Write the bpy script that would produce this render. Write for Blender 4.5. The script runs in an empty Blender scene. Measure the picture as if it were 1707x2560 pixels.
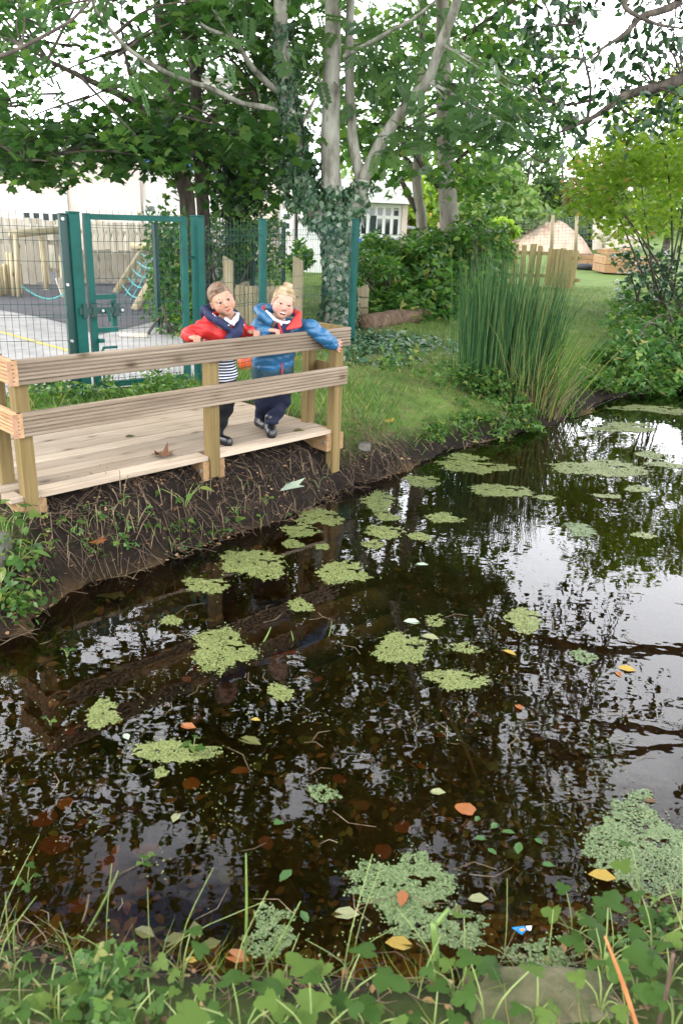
import bpy, math, random
import numpy as np
from mathutils import Vector, Matrix
PI = math.pi
rad = math.radians
rng = np.random.default_rng(11)
random.seed(5)
S = bpy.context.scene
COL = S.collection

# ------------------------------------------------------------------ camera
F_PX, PITCH, ROLL, CAM_H = 2011.4, 0.3587, 0.0404, 1.97
cam_d = bpy.data.cameras.new('camera')
cam = bpy.data.objects.new('camera', cam_d)
COL.objects.link(cam)
r0 = Vector((1, 0, 0)); u0 = Vector((0, math.sin(PITCH), math.cos(PITCH))); f0 = Vector((0, math.cos(PITCH), -math.sin(PITCH)))
cr, sr = math.cos(ROLL), math.sin(ROLL)
cX = cr * r0 + sr * u0; cY = -sr * r0 + cr * u0; cZ = -f0
cam.matrix_world = Matrix(((cX.x, cY.x, cZ.x, 0), (cX.y, cY.y, cZ.y, 0), (cX.z, cY.z, cZ.z, CAM_H), (0, 0, 0, 1)))
cam_d.sensor_fit = 'VERTICAL'
cam_d.sensor_height = 23.5
cam_d.sensor_width = 15.7
cam_d.lens = F_PX / 2560 * 23.5
cam_d.clip_start = 0.05
cam_d.clip_end = 600
cam_d.dof.use_dof = True
cam_d.dof.focus_distance = 5.5
cam_d.dof.aperture_fstop = 3.0
S.camera = cam

# ------------------------------------------------------------------ world, sun, exposure
SUN_EL, SUN_AZ = rad(42), rad(-105)      # azimuth measured from +Y towards +X: the sun stands to the left
world = bpy.data.worlds.new('World')
S.world = world
world.use_nodes = True
wn, wl = world.node_tree.nodes, world.node_tree.links
wn.clear()
w_out = wn.new('ShaderNodeOutputWorld'); w_bg = wn.new('ShaderNodeBackground')
w_sky = wn.new('ShaderNodeTexSky'); w_sky.sky_type = 'NISHITA'; w_sky.sun_disc = False
w_sky.sun_elevation = SUN_EL; w_sky.sun_rotation = SUN_AZ
w_tc = wn.new('ShaderNodeTexCoord')
w_map = wn.new('ShaderNodeMapping'); w_map.inputs['Scale'].default_value = (1.0, 1.0, 1.6)
w_map.inputs['Location'].default_value = (0.35, 0.1, 0.2)
w_no = wn.new('ShaderNodeTexNoise'); w_no.inputs['Scale'].default_value = 1.7; w_no.inputs['Detail'].default_value = 6
w_ra = wn.new('ShaderNodeValToRGB')
w_ra.color_ramp.elements[0].position = 0.36; w_ra.color_ramp.elements[1].position = 0.54
w_mix = wn.new('ShaderNodeMix'); w_mix.data_type = 'RGBA'
w_mix.inputs[7].default_value = (21, 21.4, 22.4, 1)       # bright cloud cover
wl.new(w_tc.outputs['Generated'], w_map.inputs['Vector']); wl.new(w_map.outputs[0], w_no.inputs['Vector'])
w_sep = wn.new('ShaderNodeSeparateXYZ'); wl.new(w_tc.outputs['Generated'], w_sep.inputs[0])
w_low = wn.new('ShaderNodeMapRange'); w_low.inputs['From Min'].default_value = .45; w_low.inputs['From Max'].default_value = .78    # cover thins towards the zenith
w_low.inputs['To Min'].default_value = .24; w_low.inputs['To Max'].default_value = -.17
wl.new(w_sep.outputs['Z'], w_low.inputs[0])
w_add = wn.new('ShaderNodeMath'); w_add.operation = 'ADD'; wl.new(w_no.outputs['Fac'], w_add.inputs[0]); wl.new(w_low.outputs[0], w_add.inputs[1])
wl.new(w_add.outputs[0], w_ra.inputs['Fac']); wl.new(w_ra.outputs['Color'], w_mix.inputs[0])
wl.new(w_sky.outputs[0], w_mix.inputs[6]); wl.new(w_mix.outputs[2], w_bg.inputs['Color'])
w_bg.inputs['Strength'].default_value = 0.12
wl.new(w_bg.outputs[0], w_out.inputs['Surface'])
sun_d = bpy.data.lights.new('sun', 'SUN'); sun = bpy.data.objects.new('sun', sun_d); COL.objects.link(sun)
sun_d.energy = 1.5; sun_d.angle = rad(12); sun_d.color = (1.0, 0.95, 0.86)
sv = Vector((math.sin(SUN_AZ) * math.cos(SUN_EL), math.cos(SUN_AZ) * math.cos(SUN_EL), math.sin(SUN_EL)))
sun.rotation_euler = sv.to_track_quat('Z', 'Y').to_euler()
S.view_settings.view_transform = 'Standard'
S.view_settings.look = 'None'
S.view_settings.exposure = 1.45
S.view_settings.gamma = 1
S.view_settings.use_curve_mapping = False
S.render.engine = 'CYCLES'
cy_ = S.cycles
cy_.max_bounces = 7; cy_.diffuse_bounces = 3; cy_.glossy_bounces = 3; cy_.transmission_bounces = 4; cy_.transparent_max_bounces = 8
cy_.caustics_reflective = False; cy_.caustics_refractive = False
cy_.use_denoising = True
cy_.sample_clamp_indirect = 6
S.render.film_transparent = False

# ------------------------------------------------------------------ placing helpers
def ray(px, py):
    """direction through a point of the 1707 x 2560 photograph"""
    x, y = px - 853.5, py - 1280
    x, y = cr * x + sr * y, -sr * x + cr * y
    X, up = x / F_PX, -y / F_PX
    return np.array([X, math.cos(PITCH) + up * math.sin(PITCH), -math.sin(PITCH) + up * math.cos(PITCH)])

def on_level(px, py, z):
    r = ray(px, py); t = (z - CAM_H) / r[2]
    return np.array([0, 0, CAM_H]) + t * r

def at_depth(px, py, Y):
    r = ray(px, py)
    return np.array([0, 0, CAM_H]) + r * Y / r[1]

def project(P):
    P = np.atleast_2d(np.asarray(P, float))
    X, Y, Z = P[:, 0], P[:, 1], P[:, 2] - CAM_H
    d = Y * math.cos(PITCH) - Z * math.sin(PITCH); up = Y * math.sin(PITCH) + Z * math.cos(PITCH)
    d = np.where(d < .01, .01, d)
    x, y = F_PX * X / d, -F_PX * up / d
    return np.stack([853.5 + cr * x - sr * y, 1280 + sr * x + cr * y], 1)

# ------------------------------------------------------------------ objects
def tag(o, label=None, cat=None, group=None, kind=None):
    if label: o['label'] = label
    if cat: o['category'] = cat
    if group: o['group'] = group
    if kind: o['kind'] = kind
    return o

def empty(name, loc, label, cat, group=None, rz=0):
    o = bpy.data.objects.new(name, None); COL.objects.link(o)
    o.location = loc; o.rotation_euler = (0, 0, rz); o.empty_display_size = .1
    return tag(o, label, cat, group)

def link(name, me, mat=None, parent=None, loc=None, rot=None):
    o = bpy.data.objects.new(name, me); COL.objects.link(o)
    if mat and not me.materials: me.materials.append(mat)
    if parent is not None: o.parent = parent
    if loc is not None: o.location = loc
    if rot is not None: o.rotation_euler = rot
    return o

def mesh_np(name, V, Fc, smooth=False, rnd=None, rname='rnd'):
    """mesh from arrays; Fc (n,3) or (n,4)"""
    V = np.asarray(V, np.float32); Fc = np.asarray(Fc, np.int32)
    me = bpy.data.meshes.new(name)
    n, k = Fc.shape
    me.vertices.add(len(V)); me.vertices.foreach_set('co', V.ravel())
    me.loops.add(n * k); me.loops.foreach_set('vertex_index', Fc.ravel())
    me.polygons.add(n); me.polygons.foreach_set('loop_start', np.arange(0, n * k, k, dtype=np.int32))
    if smooth: me.polygons.foreach_set('use_smooth', np.ones(n, bool))
    if rnd is not None:
        a = me.attributes.new(rname, 'FLOAT', 'FACE'); a.data.foreach_set('value', np.asarray(rnd, np.float32))
    me.update(calc_edges=True)
    return me

class MB:
    """collects pieces of ONE part and links them as one mesh"""
    def __init__(s): s.v = []; s.f = []; s.n = 0
    def add(s, V, Fs):
        s.v += [tuple(map(float, p)) for p in V]
        s.f += [tuple(i + s.n for i in f) for f in Fs]
        s.n += len(V); return s
    def box(s, lo, hi, M=None, bev=0.0):
        x0, y0, z0 = lo; x1, y1, z1 = hi
        if bev <= 0:
            V = [(x0,y0,z0),(x1,y0,z0),(x1,y1,z0),(x0,y1,z0),(x0,y0,z1),(x1,y0,z1),(x1,y1,z1),(x0,y1,z1)]
            Fs = [(0,3,2,1),(4,5,6,7),(0,1,5,4),(1,2,6,5),(2,3,7,6),(3,0,4,7)]
        else:
            b = bev; V = []; Fs = []
            def ring(z, i): return [(x0+i+b*0,y0+i,z),(x1-i,y0+i,z),(x1-i,y1-i,z),(x0+i,y1-i,z)]
            V = ring(z0, b) + ring(z0 + b, 0) + ring(z1 - b, 0) + ring(z1, b)
            Fs = [(3,2,1,0),(12,13,14,15)]
            for k in range(3):
                for i in range(4):
                    j = (i + 1) % 4
                    Fs.append((k*4+i, k*4+j, k*4+4+j, k*4+4+i))
        if M is not None: V = [tuple(M @ Vector(p)) for p in V]
        return s.add(V, Fs)
    def bar(s, a, b, wx, wy, up=(0, 0, 1), bev=0.0):
        """a box beam from a to b"""
        a = Vector(a); b = Vector(b); d = b - a; L = d.length; z = d / L
        x = Vector(up).cross(z)
        if x.length < 1e-4: x = Vector((1, 0, 0)).cross(z)
        x.normalize(); y = z.cross(x)
        M = Matrix(((x.x,y.x,z.x,a.x),(x.y,y.y,z.y,a.y),(x.z,y.z,z.z,a.z),(0,0,0,1)))
        return s.box((-wx/2,-wy/2,0),(wx/2,wy/2,L), M, bev)
    def tube(s, pts, rads, seg=8, caps=True, wob=0.0, seed=0):
        V, Fs = tube_np(pts, rads, seg, caps, wob, seed)
        return s.add(V, Fs)
    def prism(s, prof, axis_len, M):
        """profile (y,z) loop extruded along x from 0 to axis_len"""
        n = len(prof)
        V = [M @ Vector((0, p[0], p[1])) for p in prof] + [M @ Vector((axis_len, p[0], p[1])) for p in prof]
        Fs = [tuple(range(n - 1, -1, -1)), tuple(range(n, 2 * n))]
        for i in range(n):
            j = (i + 1) % n; Fs.append((i, j, n + j, n + i))
        return s.add(V, Fs)
    def mesh(s, name, smooth=False):
        me = bpy.data.meshes.new(name); me.from_pydata(s.v, [], s.f); me.update()
        if smooth: me.polygons.foreach_set('use_smooth', [True] * len(me.polygons))
        return me
    def build(s, name, mat, parent=None, smooth=False, loc=None):
        me = s.mesh(name, smooth)
        if mat: me.materials.append(mat)
        return link(name, me, None, parent, loc)

def tube_np(pts, rads, seg=8, caps=True, wob=0.0, seed=0):
    P = [Vector(p) for p in pts]; n = len(P); R = list(rads)
    V = []; Fs = []
    rr = random.Random(seed)
    x = None
    for i in range(n):
        d = (P[min(i + 1, n - 1)] - P[max(i - 1, 0)])
        d = d.normalized() if d.length > 1e-9 else Vector((0, 0, 1))
        if x is None:
            x = d.cross(Vector((0, 1, 0.123))); x = x.normalized()
        else:
            x = (x - d * x.dot(d)); x = x.normalized() if x.length > 1e-6 else d.orthogonal().normalized()
        y = d.cross(x)
        for k in range(seg):
            a = 2 * PI * k / seg
            r = R[i] * (1 + (rr.random() - .5) * 2 * wob)
            V.append(P[i] + x * (math.cos(a) * r) + y * (math.sin(a) * r))
    for i in range(n - 1):
        for k in range(seg):
            k2 = (k + 1) % seg
            Fs.append((i*seg+k, i*seg+k2, (i+1)*seg+k2, (i+1)*seg+k))
    if caps:
        Fs.append(tuple(range(seg - 1, -1, -1))); Fs.append(tuple(range((n-1)*seg, n*seg)))
    return V, Fs

def smooth_path(pts, rads, per=4):
    """Catmull-Rom through points with radii"""
    P = [np.array(p, float) for p in pts]; n = len(P); out = []; ro = []
    for i in range(n - 1):
        p0, p1, p2, p3 = P[max(i-1,0)], P[i], P[i+1], P[min(i+2,n-1)]
        for k in range(per):
            t = k / per
            q = .5*((2*p1)+(-p0+p2)*t+(2*p0-5*p1+4*p2-p3)*t*t+(-p0+3*p1-3*p2+p3)*t**3)
            out.append(q); ro.append(rads[i]*(1-t)+rads[i+1]*t)
    out.append(P[-1]); ro.append(rads[-1])
    return out, ro

# ------------------------------------------------------------------ materials
def new_mat(name):
    m = bpy.data.materials.new(name); m.use_nodes = True
    nt = m.node_tree; nt.nodes.clear()
    out = nt.nodes.new('ShaderNodeOutputMaterial')
    return m, nt, out

def ramp(nt, cols, fac):
    r = nt.nodes.new('ShaderNodeValToRGB'); e = r.color_ramp.elements
    while len(e) < len(cols): e.new(0.5)
    for i, (p, c) in enumerate(cols):
        e[i].position = p; e[i].color = (*c, 1)
    nt.links.new(fac, r.inputs['Fac'])
    return r.outputs['Color']

def noise(nt, scale, detail=4, rough=.6, stretch=(1, 1, 1), coord='Object', off=None):
    tc = nt.nodes.new('ShaderNodeTexCoord'); mp = nt.nodes.new('ShaderNodeMapping')
    mp.inputs['Scale'].default_value = stretch
    nt.links.new(tc.outputs[coord], mp.inputs['Vector'])
    if off is not None: nt.links.new(off, mp.inputs['Location'])
    n = nt.nodes.new('ShaderNodeTexNoise'); n.inputs['Scale'].default_value = scale
    n.inputs['Detail'].default_value = detail; n.inputs['Roughness'].default_value = rough
    nt.links.new(mp.outputs[0], n.inputs['Vector'])
    return n.outputs['Fac']

def surf(name, cols, scale=8, rough=.7, bump=.3, bscale=None, stretch=(1,1,1), spec=.3, metal=0, detail=5, bdist=.01, coord='Object'):
    """plain surface: noise-varied colour, roughness, small relief"""
    m, nt, out = new_mat(name)
    b = nt.nodes.new('ShaderNodeBsdfPrincipled'); nt.links.new(b.outputs[0], out.inputs['Surface'])
    b.inputs['Roughness'].default_value = rough; b.inputs['Metallic'].default_value = metal
    b.inputs['Specular IOR Level'].default_value = spec
    f = noise(nt, scale, detail, .6, stretch, coord)
    if len(cols) == 1:
        if isinstance(cols[0][1], (tuple, list)): cols = [cols[0][1]]
        cols = [(0.3, tuple(c * .82 for c in cols[0])), (.7, tuple(min(1, c * 1.12) for c in cols[0]))]
    elif not isinstance(cols[0][1], (tuple, list)):
        cols = [(0.3 + .4 * i / (len(cols) - 1), c) for i, c in enumerate(cols)]
    nt.links.new(ramp(nt, cols, f), b.inputs['Base Color'])
    if bump:
        bn = nt.nodes.new('ShaderNodeBump'); bn.inputs['Strength'].default_value = bump; bn.inputs['Distance'].default_value = bdist
        nt.links.new(noise(nt, bscale or scale * 4, 6, .65, stretch, coord), bn.inputs['Height']); nt.links.new(bn.outputs[0], b.inputs['Normal'])
    return m

def wood(name, cols, axis=0, scale=1.0, rough=.75, dark=.5, vary=.14):
    """sawn timber: grain along one axis, knots, per-object shift"""
    m, nt, out = new_mat(name)
    b = nt.nodes.new('ShaderNodeBsdfPrincipled'); nt.links.new(b.outputs[0], out.inputs['Surface'])
    b.inputs['Roughness'].default_value = rough; b.inputs['Specular IOR Level'].default_value = .25
    oi = nt.nodes.new('ShaderNodeObjectInfo'); mu = nt.nodes.new('ShaderNodeMath'); mu.operation = 'MULTIPLY'; mu.inputs[1].default_value = 37
    nt.links.new(oi.outputs['Random'], mu.inputs[0])
    cb = nt.nodes.new('ShaderNodeCombineXYZ')
    for i in range(3): nt.links.new(mu.outputs[0], cb.inputs[i])
    st = [28, 28, 28]; st[axis] = 1.1
    g = noise(nt, 1.6 * scale, 6, .65, st, off=cb.outputs[0])
    g2 = noise(nt, 1.2 * scale, 3, .5, [3 if i != axis else .9 for i in range(3)], off=cb.outputs[0])
    base = ramp(nt, cols, g)
    # knots and stains
    kst = [7, 7, 7]; kst[axis] = 3.2
    tc = nt.nodes.new('ShaderNodeTexCoord'); mp = nt.nodes.new('ShaderNodeMapping'); mp.inputs['Scale'].default_value = kst
    nt.links.new(tc.outputs['Object'], mp.inputs['Vector']); nt.links.new(cb.outputs[0], mp.inputs['Location'])
    vo = nt.nodes.new('ShaderNodeTexVoronoi'); vo.inputs['Scale'].default_value = 1.0; nt.links.new(mp.outputs[0], vo.inputs['Vector'])
    kf = ramp(nt, [(.03, (dark * .5, dark * .42, dark * .33)), (.16, (.9, .88, .85)), (.3, (1, 1, 1))], vo.outputs['Distance'])
    mx = nt.nodes.new('ShaderNodeMix'); mx.data_type = 'RGBA'; mx.blend_type = 'MULTIPLY'; mx.inputs[0].default_value = 1
    nt.links.new(base, mx.inputs[6]); nt.links.new(kf, mx.inputs[7])
    tint = ramp(nt, [(.25, (.78, .74, .68)), (.75, (1.08, 1.06, 1.02))], g2)
    mx2 = nt.nodes.new('ShaderNodeMix'); mx2.data_type = 'RGBA'; mx2.blend_type = 'MULTIPLY'; mx2.inputs[0].default_value = 1
    nt.links.new(mx.outputs[2], mx2.inputs[6]); nt.links.new(tint, mx2.inputs[7])
    hs = nt.nodes.new('ShaderNodeHueSaturation')
    mr = nt.nodes.new('ShaderNodeMapRange'); mr.inputs['To Min'].default_value = 1 - vary; mr.inputs['To Max'].default_value = 1 + vary * .85
    nt.links.new(oi.outputs['Random'], mr.inputs[0]); nt.links.new(mr.outputs[0], hs.inputs['Value'])
    nt.links.new(mx2.outputs[2], hs.inputs['Color']); nt.links.new(hs.outputs[0], b.inputs['Base Color'])
    bn = nt.nodes.new('ShaderNodeBump'); bn.inputs['Strength'].default_value = .35; bn.inputs['Distance'].default_value = .004
    nt.links.new(g, bn.inputs['Height']); nt.links.new(bn.outputs[0], b.inputs['Normal'])
    return m

def leaf_mat(name, cols, trans=.35, rough=.5, spec=.35, attr='rnd', tcol=None):
    """leaf: colour varies from leaf to leaf, light passes through"""
    m, nt, out = new_mat(name)
    at = nt.nodes.new('ShaderNodeAttribute'); at.attribute_name = attr; at.attribute_type = 'GEOMETRY'
    c = ramp(nt, [(i / (len(cols) - 1), k) for i, k in enumerate(cols)] if not isinstance(cols[0][1], (tuple, list)) else cols, at.outputs['Fac'])
    b = nt.nodes.new('ShaderNodeBsdfPrincipled'); b.inputs['Roughness'].default_value = rough; b.inputs['Specular IOR Level'].default_value = spec
    nt.links.new(c, b.inputs['Base Color'])
    t = nt.nodes.new('ShaderNodeBsdfTranslucent')
    tm = nt.nodes.new('ShaderNodeMix'); tm.data_type = 'RGBA'; tm.blend_type = 'MULTIPLY'; tm.inputs[0].default_value = 1
    tm.inputs[7].default_value = (*(tcol or (1.65, 1.75, 1.0)), 1); nt.links.new(c, tm.inputs[6]); nt.links.new(tm.outputs[2], t.inputs['Color'])
    mx = nt.nodes.new('ShaderNodeMixShader'); mx.inputs[0].default_value = trans
    nt.links.new(b.outputs[0], mx.inputs[1]); nt.links.new(t.outputs[0], mx.inputs[2]); nt.links.new(mx.outputs[0], out.inputs['Surface'])
    return m

# ------------------------------------------------------------------ leaves
def lobed(points):
    """leaf template from an outline (x,y): fan from the leaf's middle, slightly cupped"""
    n = len(points); V = [(0, .38, 0.0)] + [(x, y, -.10 * abs(x) * 1.5 - .10 * y * y) for x, y in points]
    return np.array(V, float), np.array([(0, i + 1, (i + 1) % n + 1) for i in range(n)])

def mirror(half):
    return [(x, y) for x, y in half] + [(-x, y) for x, y in reversed(half) if x > 1e-6]

T_SYC = lobed(mirror([(0, 0), (.42, -.06), (.30, .16), (.62, .42), (.30, .52), (.26, .62), (0, 1.0)]))
T_OVAL = (np.array([(0, 0, 0), (.27, .38, .05), (.2, .75, .03), (0, 1, -.05), (-.2, .75, .03), (-.27, .38, .05)], float), np.array([(0, 1, 2), (0, 2, 3), (0, 3, 4), (0, 4, 5)]))
T_IVY = lobed(mirror([(0, .02), (.45, .1), (.3, .5), (0, 1.0)]))
def compound(pairs, w=.16, l=.42):
    V = []; Fs = []
    def leaflet(x, y, ang, ln):
        b = len(V); c, s_ = math.cos(ang), math.sin(ang)
        for (a, d) in ((0, 0), (w * ln / l, ln * .5), (0, ln), (-w * ln / l, ln * .5)):
            V.append((x + c * a + s_ * d, y - s_ * a + c * d, -.12 * (abs(x) + d * .3)))
        Fs.append((b, b + 1, b + 2)); Fs.append((b, b + 2, b + 3))
    for i in range(pairs):
        y = .12 + .75 * i / pairs
        leaflet(0, y, 1.05, l); leaflet(0, y, -1.05, l)
    leaflet(0, .8, 0, l)
    return np.array(V, float), np.array(Fs)
T_ASH = compound(5, .10, .32)
T_BRAM = (np.array([(0,0,0),(.3,.35,.02),(.18,.75,0),(0,1,-.06),(-.18,.75,0),(-.3,.35,.02), (.1,.05,0),(.6,.0,-.03),(.8,.3,-.08),(.4,.4,-.02), (-.1,.05,0),(-.6,0,-.03),(-.8,.3,-.08),(-.4,.4,-.02)], float),
          np.array([(0,1,2),(0,2,3),(0,3,4),(0,4,5),(6,7,8),(6,8,9),(10,12,11),(10,13,12)]))
T_BLADE = (np.array([(-.5, 0, 0), (.5, 0, 0), (.32, .55, .04), (-.32, .55, .04), (0, 1, .16)], float), np.array([(0, 1, 2), (0, 2, 3), (3, 2, 4)]))

def frames(nrm, tip):
    nrm = nrm / (np.linalg.norm(nrm, axis=1, keepdims=True) + 1e-9)
    y = tip - nrm * (tip * nrm).sum(1, keepdims=True); y /= (np.linalg.norm(y, axis=1, keepdims=True) + 1e-9)
    x = np.cross(y, nrm)
    return np.stack([x, y, nrm], 2)          # columns

def scatter(tmpl, pos, nrm, tip, scale, rnd=None):
    """arrays for many copies of one small template"""
    TV, TF = tmpl; n = len(pos); k = len(TV)
    R = frames(nrm, tip)
    sc = np.asarray(scale, float)
    sc = sc.reshape(n, 1, -1) if sc.ndim > 1 else sc.reshape(n, 1, 1)
    V = np.einsum('nij,nkj->nki', R, TV[None] * sc) + pos[:, None, :]
    Fc = (TF[None] + (np.arange(n) * k)[:, None, None]).reshape(-1, 3)
    if rnd is None: rnd = rng.random(n)
    return V.reshape(-1, 3), Fc, np.repeat(rnd, len(TF))

def join_np(parts):
    V = []; Fc = []; R = []; o = 0
    for v, f, r in parts:
        V.append(v); Fc.append(f + o); R.append(r); o += len(v)
    return np.concatenate(V), np.concatenate(Fc), np.concatenate(R)

def scatter_obj(name, tmpl, pos, nrm, tip, scale, mat, parent=None, rnd=None, smooth=False):
    V, Fc, r = scatter(tmpl, np.asarray(pos, float), np.asarray(nrm, float), np.asarray(tip, float), scale, rnd)
    if parent is not None:
        V = V - np.array(parent.location)
    return link(name, mesh_np(name, V, Fc, smooth, r), mat, parent)

def unit(n):
    v = rng.normal(size=(n, 3)); return v / np.linalg.norm(v, axis=1, keepdims=True)
def smooth01(a, b, x):
    t = np.clip((x - a) / (b - a), 0, 1); return t * t * (3 - 2 * t)
# cheap 2-D value noise on arrays
_NG = np.random.default_rng(3).random((64, 64))
def vnoise(x, y):
    xi = np.floor(x).astype(int); yi = np.floor(y).astype(int); fx = x - xi; fy = y - yi
    fx = fx*fx*(3-2*fx); fy = fy*fy*(3-2*fy)
    g = lambda a, b: _NG[a % 64, b % 64]
    return (g(xi,yi)*(1-fx)+g(xi+1,yi)*fx)*(1-fy)+(g(xi,yi+1)*(1-fx)+g(xi+1,yi+1)*fx)*fy

# ================================================================== THE SETTING
GZ = 0.47                                  # level of lawn and playground
WZ = 0.08                                  # level of the water
def W0(px, py): return on_level(px, py, WZ)[:2]
pond = [(-2.9, 2.6), (-2.1, 2.95)] + [tuple(W0(*p)) for p in [(0,1603),(55,1590),(115,1528),(153,1493),(219,1458),(340,1433),(459,1386),(540,1357),(620,1328),(706,1304),(775,1276),(850,1236),(905,1213),(976,1190),(1036,1166),(1123,1131),(1205,1106),(1320,1081),(1400,1060),(1470,1030),(1510,1003),(1560,992),(1640,984),(1707,978)]] \
    + [(6.0, 9.6), (8.5, 8.5), (8.8, 5), (6.5, 2.9), (3.2, 2.2)] + [tuple(W0(*p)) for p in [(1707,2270),(1560,2350),(1400,2400),(1150,2450),(900,2455),(600,2440),(300,2420),(0,2360)]] + [(-1.8, 1.4), (-3.0, 1.8)]
pond = np.array(pond)
def sdist(X, Y):
    """signed distance to the pond's edge, positive on land"""
    P = np.stack([X.ravel(), Y.ravel()], 1); d = np.full(len(P), 1e9); ins = np.zeros(len(P), bool)
    n = len(pond)
    for i in range(n):
        a = pond[i]; b = pond[(i + 1) % n]; e = b - a; t = np.clip(((P - a) @ e) / (e @ e), 0, 1)
        d = np.minimum(d, np.linalg.norm(P - a - t[:, None] * e, axis=1))
        c = ((a[1] > P[:, 1]) != (b[1] > P[:, 1]))
        xs = (b[0] - a[0]) * (P[:, 1] - a[1]) / (b[1] - a[1] + 1e-12) + a[0]
        ins ^= c & (P[:, 0] < xs)
    return np.where(ins, -d, d).reshape(X.shape)

def height(X, Y):
    X = np.asarray(X, float); Y = np.asarray(Y, float)
    s = sdist(X, Y) + .10 * (vnoise(X * 2.3 + 9, Y * 2.3 + 4) - .5) + .05 * (vnoise(X * 7 + 3, Y * 7) - .5)
    Wd = .18 + .06 * smooth01(-1.2, -.2, X) + .22 * smooth01(.15, .6, X) + .25 * smooth01(.2, 1.2, X) * smooth01(5, 7, Y)
    near = smooth01(2.6, 2.0, Y)
    Wd = Wd * (1 - near) + .22 * near
    top = (GZ - WZ) * (1 - near) + .30 * near
    zl = WZ + top * (1 - np.exp(-np.maximum(s, 0) / Wd))
    hill = 1.5 * smooth01(0, 4.5, X - (3.5 + .33 * (Y - 9.5))) * smooth01(7.5, 10.5, Y) * smooth01(34, 24, Y)
    zl = zl + hill * smooth01(0, 1.0, s)
    rough = (vnoise(X * 5, Y * 5) - .5) * .05 + (vnoise(X * 14 + 7, Y * 14) - .5) * .035
    flat = smooth01(-1.4, -2.2, X - .2) * smooth01(6.2, 6.8, Y) + smooth01(14, 18, Y)
    zl = zl + rough * smooth01(0, .25, s) * (1 - np.clip(flat, 0, 1)) * .8
    far = smooth01(60, 110, np.hypot(X, Y)); zl = zl * (1 - far) + far * 2.5
    zb = -.10 - .42 * (1 - np.exp(s / .8)) + (vnoise(X * 3 + 5, Y * 3) - .5) * .08
    zb = np.minimum(zb, s * 1.2)
    return np.where(s > 0, zl + .004, zb + WZ)

# tabulated copies keep the many look-ups below quick
_tx, _ty = np.arange(-8, 12.01, .05), np.arange(-1.5, 24.01, .05)
_TX, _TY = np.meshgrid(_tx, _ty); _TS = sdist(_TX, _TY); _TH = height(_TX, _TY)
sdist_exact, height_exact = sdist, height
def _look(T, X, Y):
    X = np.asarray(X, float); Y = np.asarray(Y, float)
    fx = np.clip((X + 8) / .05, 0, len(_tx) - 1.001); fy = np.clip((Y + 1.5) / .05, 0, len(_ty) - 1.001); i, j = fx.astype(int), fy.astype(int); fx, fy = fx - i, fy - j
    return (T[j, i] * (1 - fx) + T[j, i + 1] * fx) * (1 - fy) + (T[j + 1, i] * (1 - fx) + T[j + 1, i + 1] * fx) * fy
def sdist(X, Y): return _look(_TS, X, Y)
def height(X, Y): return _look(_TH, X, Y)

xs = np.concatenate([-np.geomspace(170, 7, 24), np.arange(-6.6, 9, .07), np.geomspace(9.4, 170, 24)])
ys = np.concatenate([np.linspace(-60, -1.5, 8), np.arange(-1, 14, .07), np.geomspace(14.3, 220, 34)])
GX, GY = np.meshgrid(xs, ys)
GZs = height_exact(GX, GY)
nx, ny = len(xs), len(ys)
idx = np.arange(nx * ny).reshape(ny, nx)
Fq = np.stack([idx[:-1, :-1], idx[:-1, 1:], idx[1:, 1:], idx[1:, :-1]], -1).reshape(-1, 4)
me = mesh_np('ground', np.stack([GX, GY, GZs], -1).reshape(-1, 3), Fq, True)
sd_ = sdist_exact(GX, GY)
# where the turf stops and bare black soil starts
O2 = np.array([-1.6253, 3.8879]); PYAW = .8025
PU = np.array([math.cos(PYAW), math.sin(PYAW)]); PW = np.array([-PU[1], PU[0]])
uu = (GX - O2[0]) * PU[0] + (GY - O2[1]) * PU[1]; ww = (GX - O2[0]) * PW[0] + (GY - O2[1]) * PW[1]
under = smooth01(-.35, 0, uu) * smooth01(2.75, 2.35, uu) * smooth01(-1.1, -.6, ww) * smooth01(1.45, 1.2, ww)
nearbank = .55 * smooth01(2.9, 2.3, GY)
mud = np.clip(np.maximum(np.maximum(smooth01(.45, .1, sd_), under), nearbank), 0, 1)
a = me.attributes.new('mud', 'FLOAT', 'POINT'); a.data.foreach_set('value', mud.ravel().astype(np.float32))
a = me.attributes.new('bed', 'FLOAT', 'POINT'); a.data.foreach_set('value', smooth01(.02, -.05, sd_).ravel().astype(np.float32))
gm, nt, out = new_mat('turf_and_soil')
b = nt.nodes.new('ShaderNodeBsdfPrincipled'); b.inputs['Roughness'].default_value = .95; b.inputs['Specular IOR Level'].default_value = .15
nt.links.new(b.outputs[0], out.inputs['Surface'])
turf = ramp(nt, [(.25, (.045, .075, .018)), (.5, (.09, .14, .03)), (.64, (.12, .15, .042)), (.8, (.15, .145, .065))], noise(nt, 3.5, 8, .75))
soil = ramp(nt, [(.3, (.004, .003, .0025)), (.52, (.012, .008, .0055)), (.66, (.026, .018, .012)), (.8, (.055, .04, .027))], noise(nt, 9, 8, .75))
bed = ramp(nt, [(.3, (.030, .019, .007)), (.5, (.085, .052, .018)), (.68, (.17, .10, .034))], noise(nt, 6, 9, .8))
def mixc(nt, f, A, B):
    m = nt.nodes.new('ShaderNodeMix'); m.data_type = 'RGBA'
    nt.links.new(f, m.inputs[0]); nt.links.new(A, m.inputs[6]); nt.links.new(B, m.inputs[7]); return m.outputs[2]
def attr(nt, n):
    t = nt.nodes.new('ShaderNodeAttribute'); t.attribute_name = n; return t.outputs['Fac']
nt.links.new(mixc(nt, attr(nt, 'bed'), mixc(nt, attr(nt, 'mud'), turf, soil), bed), b.inputs['Base Color'])
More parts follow.
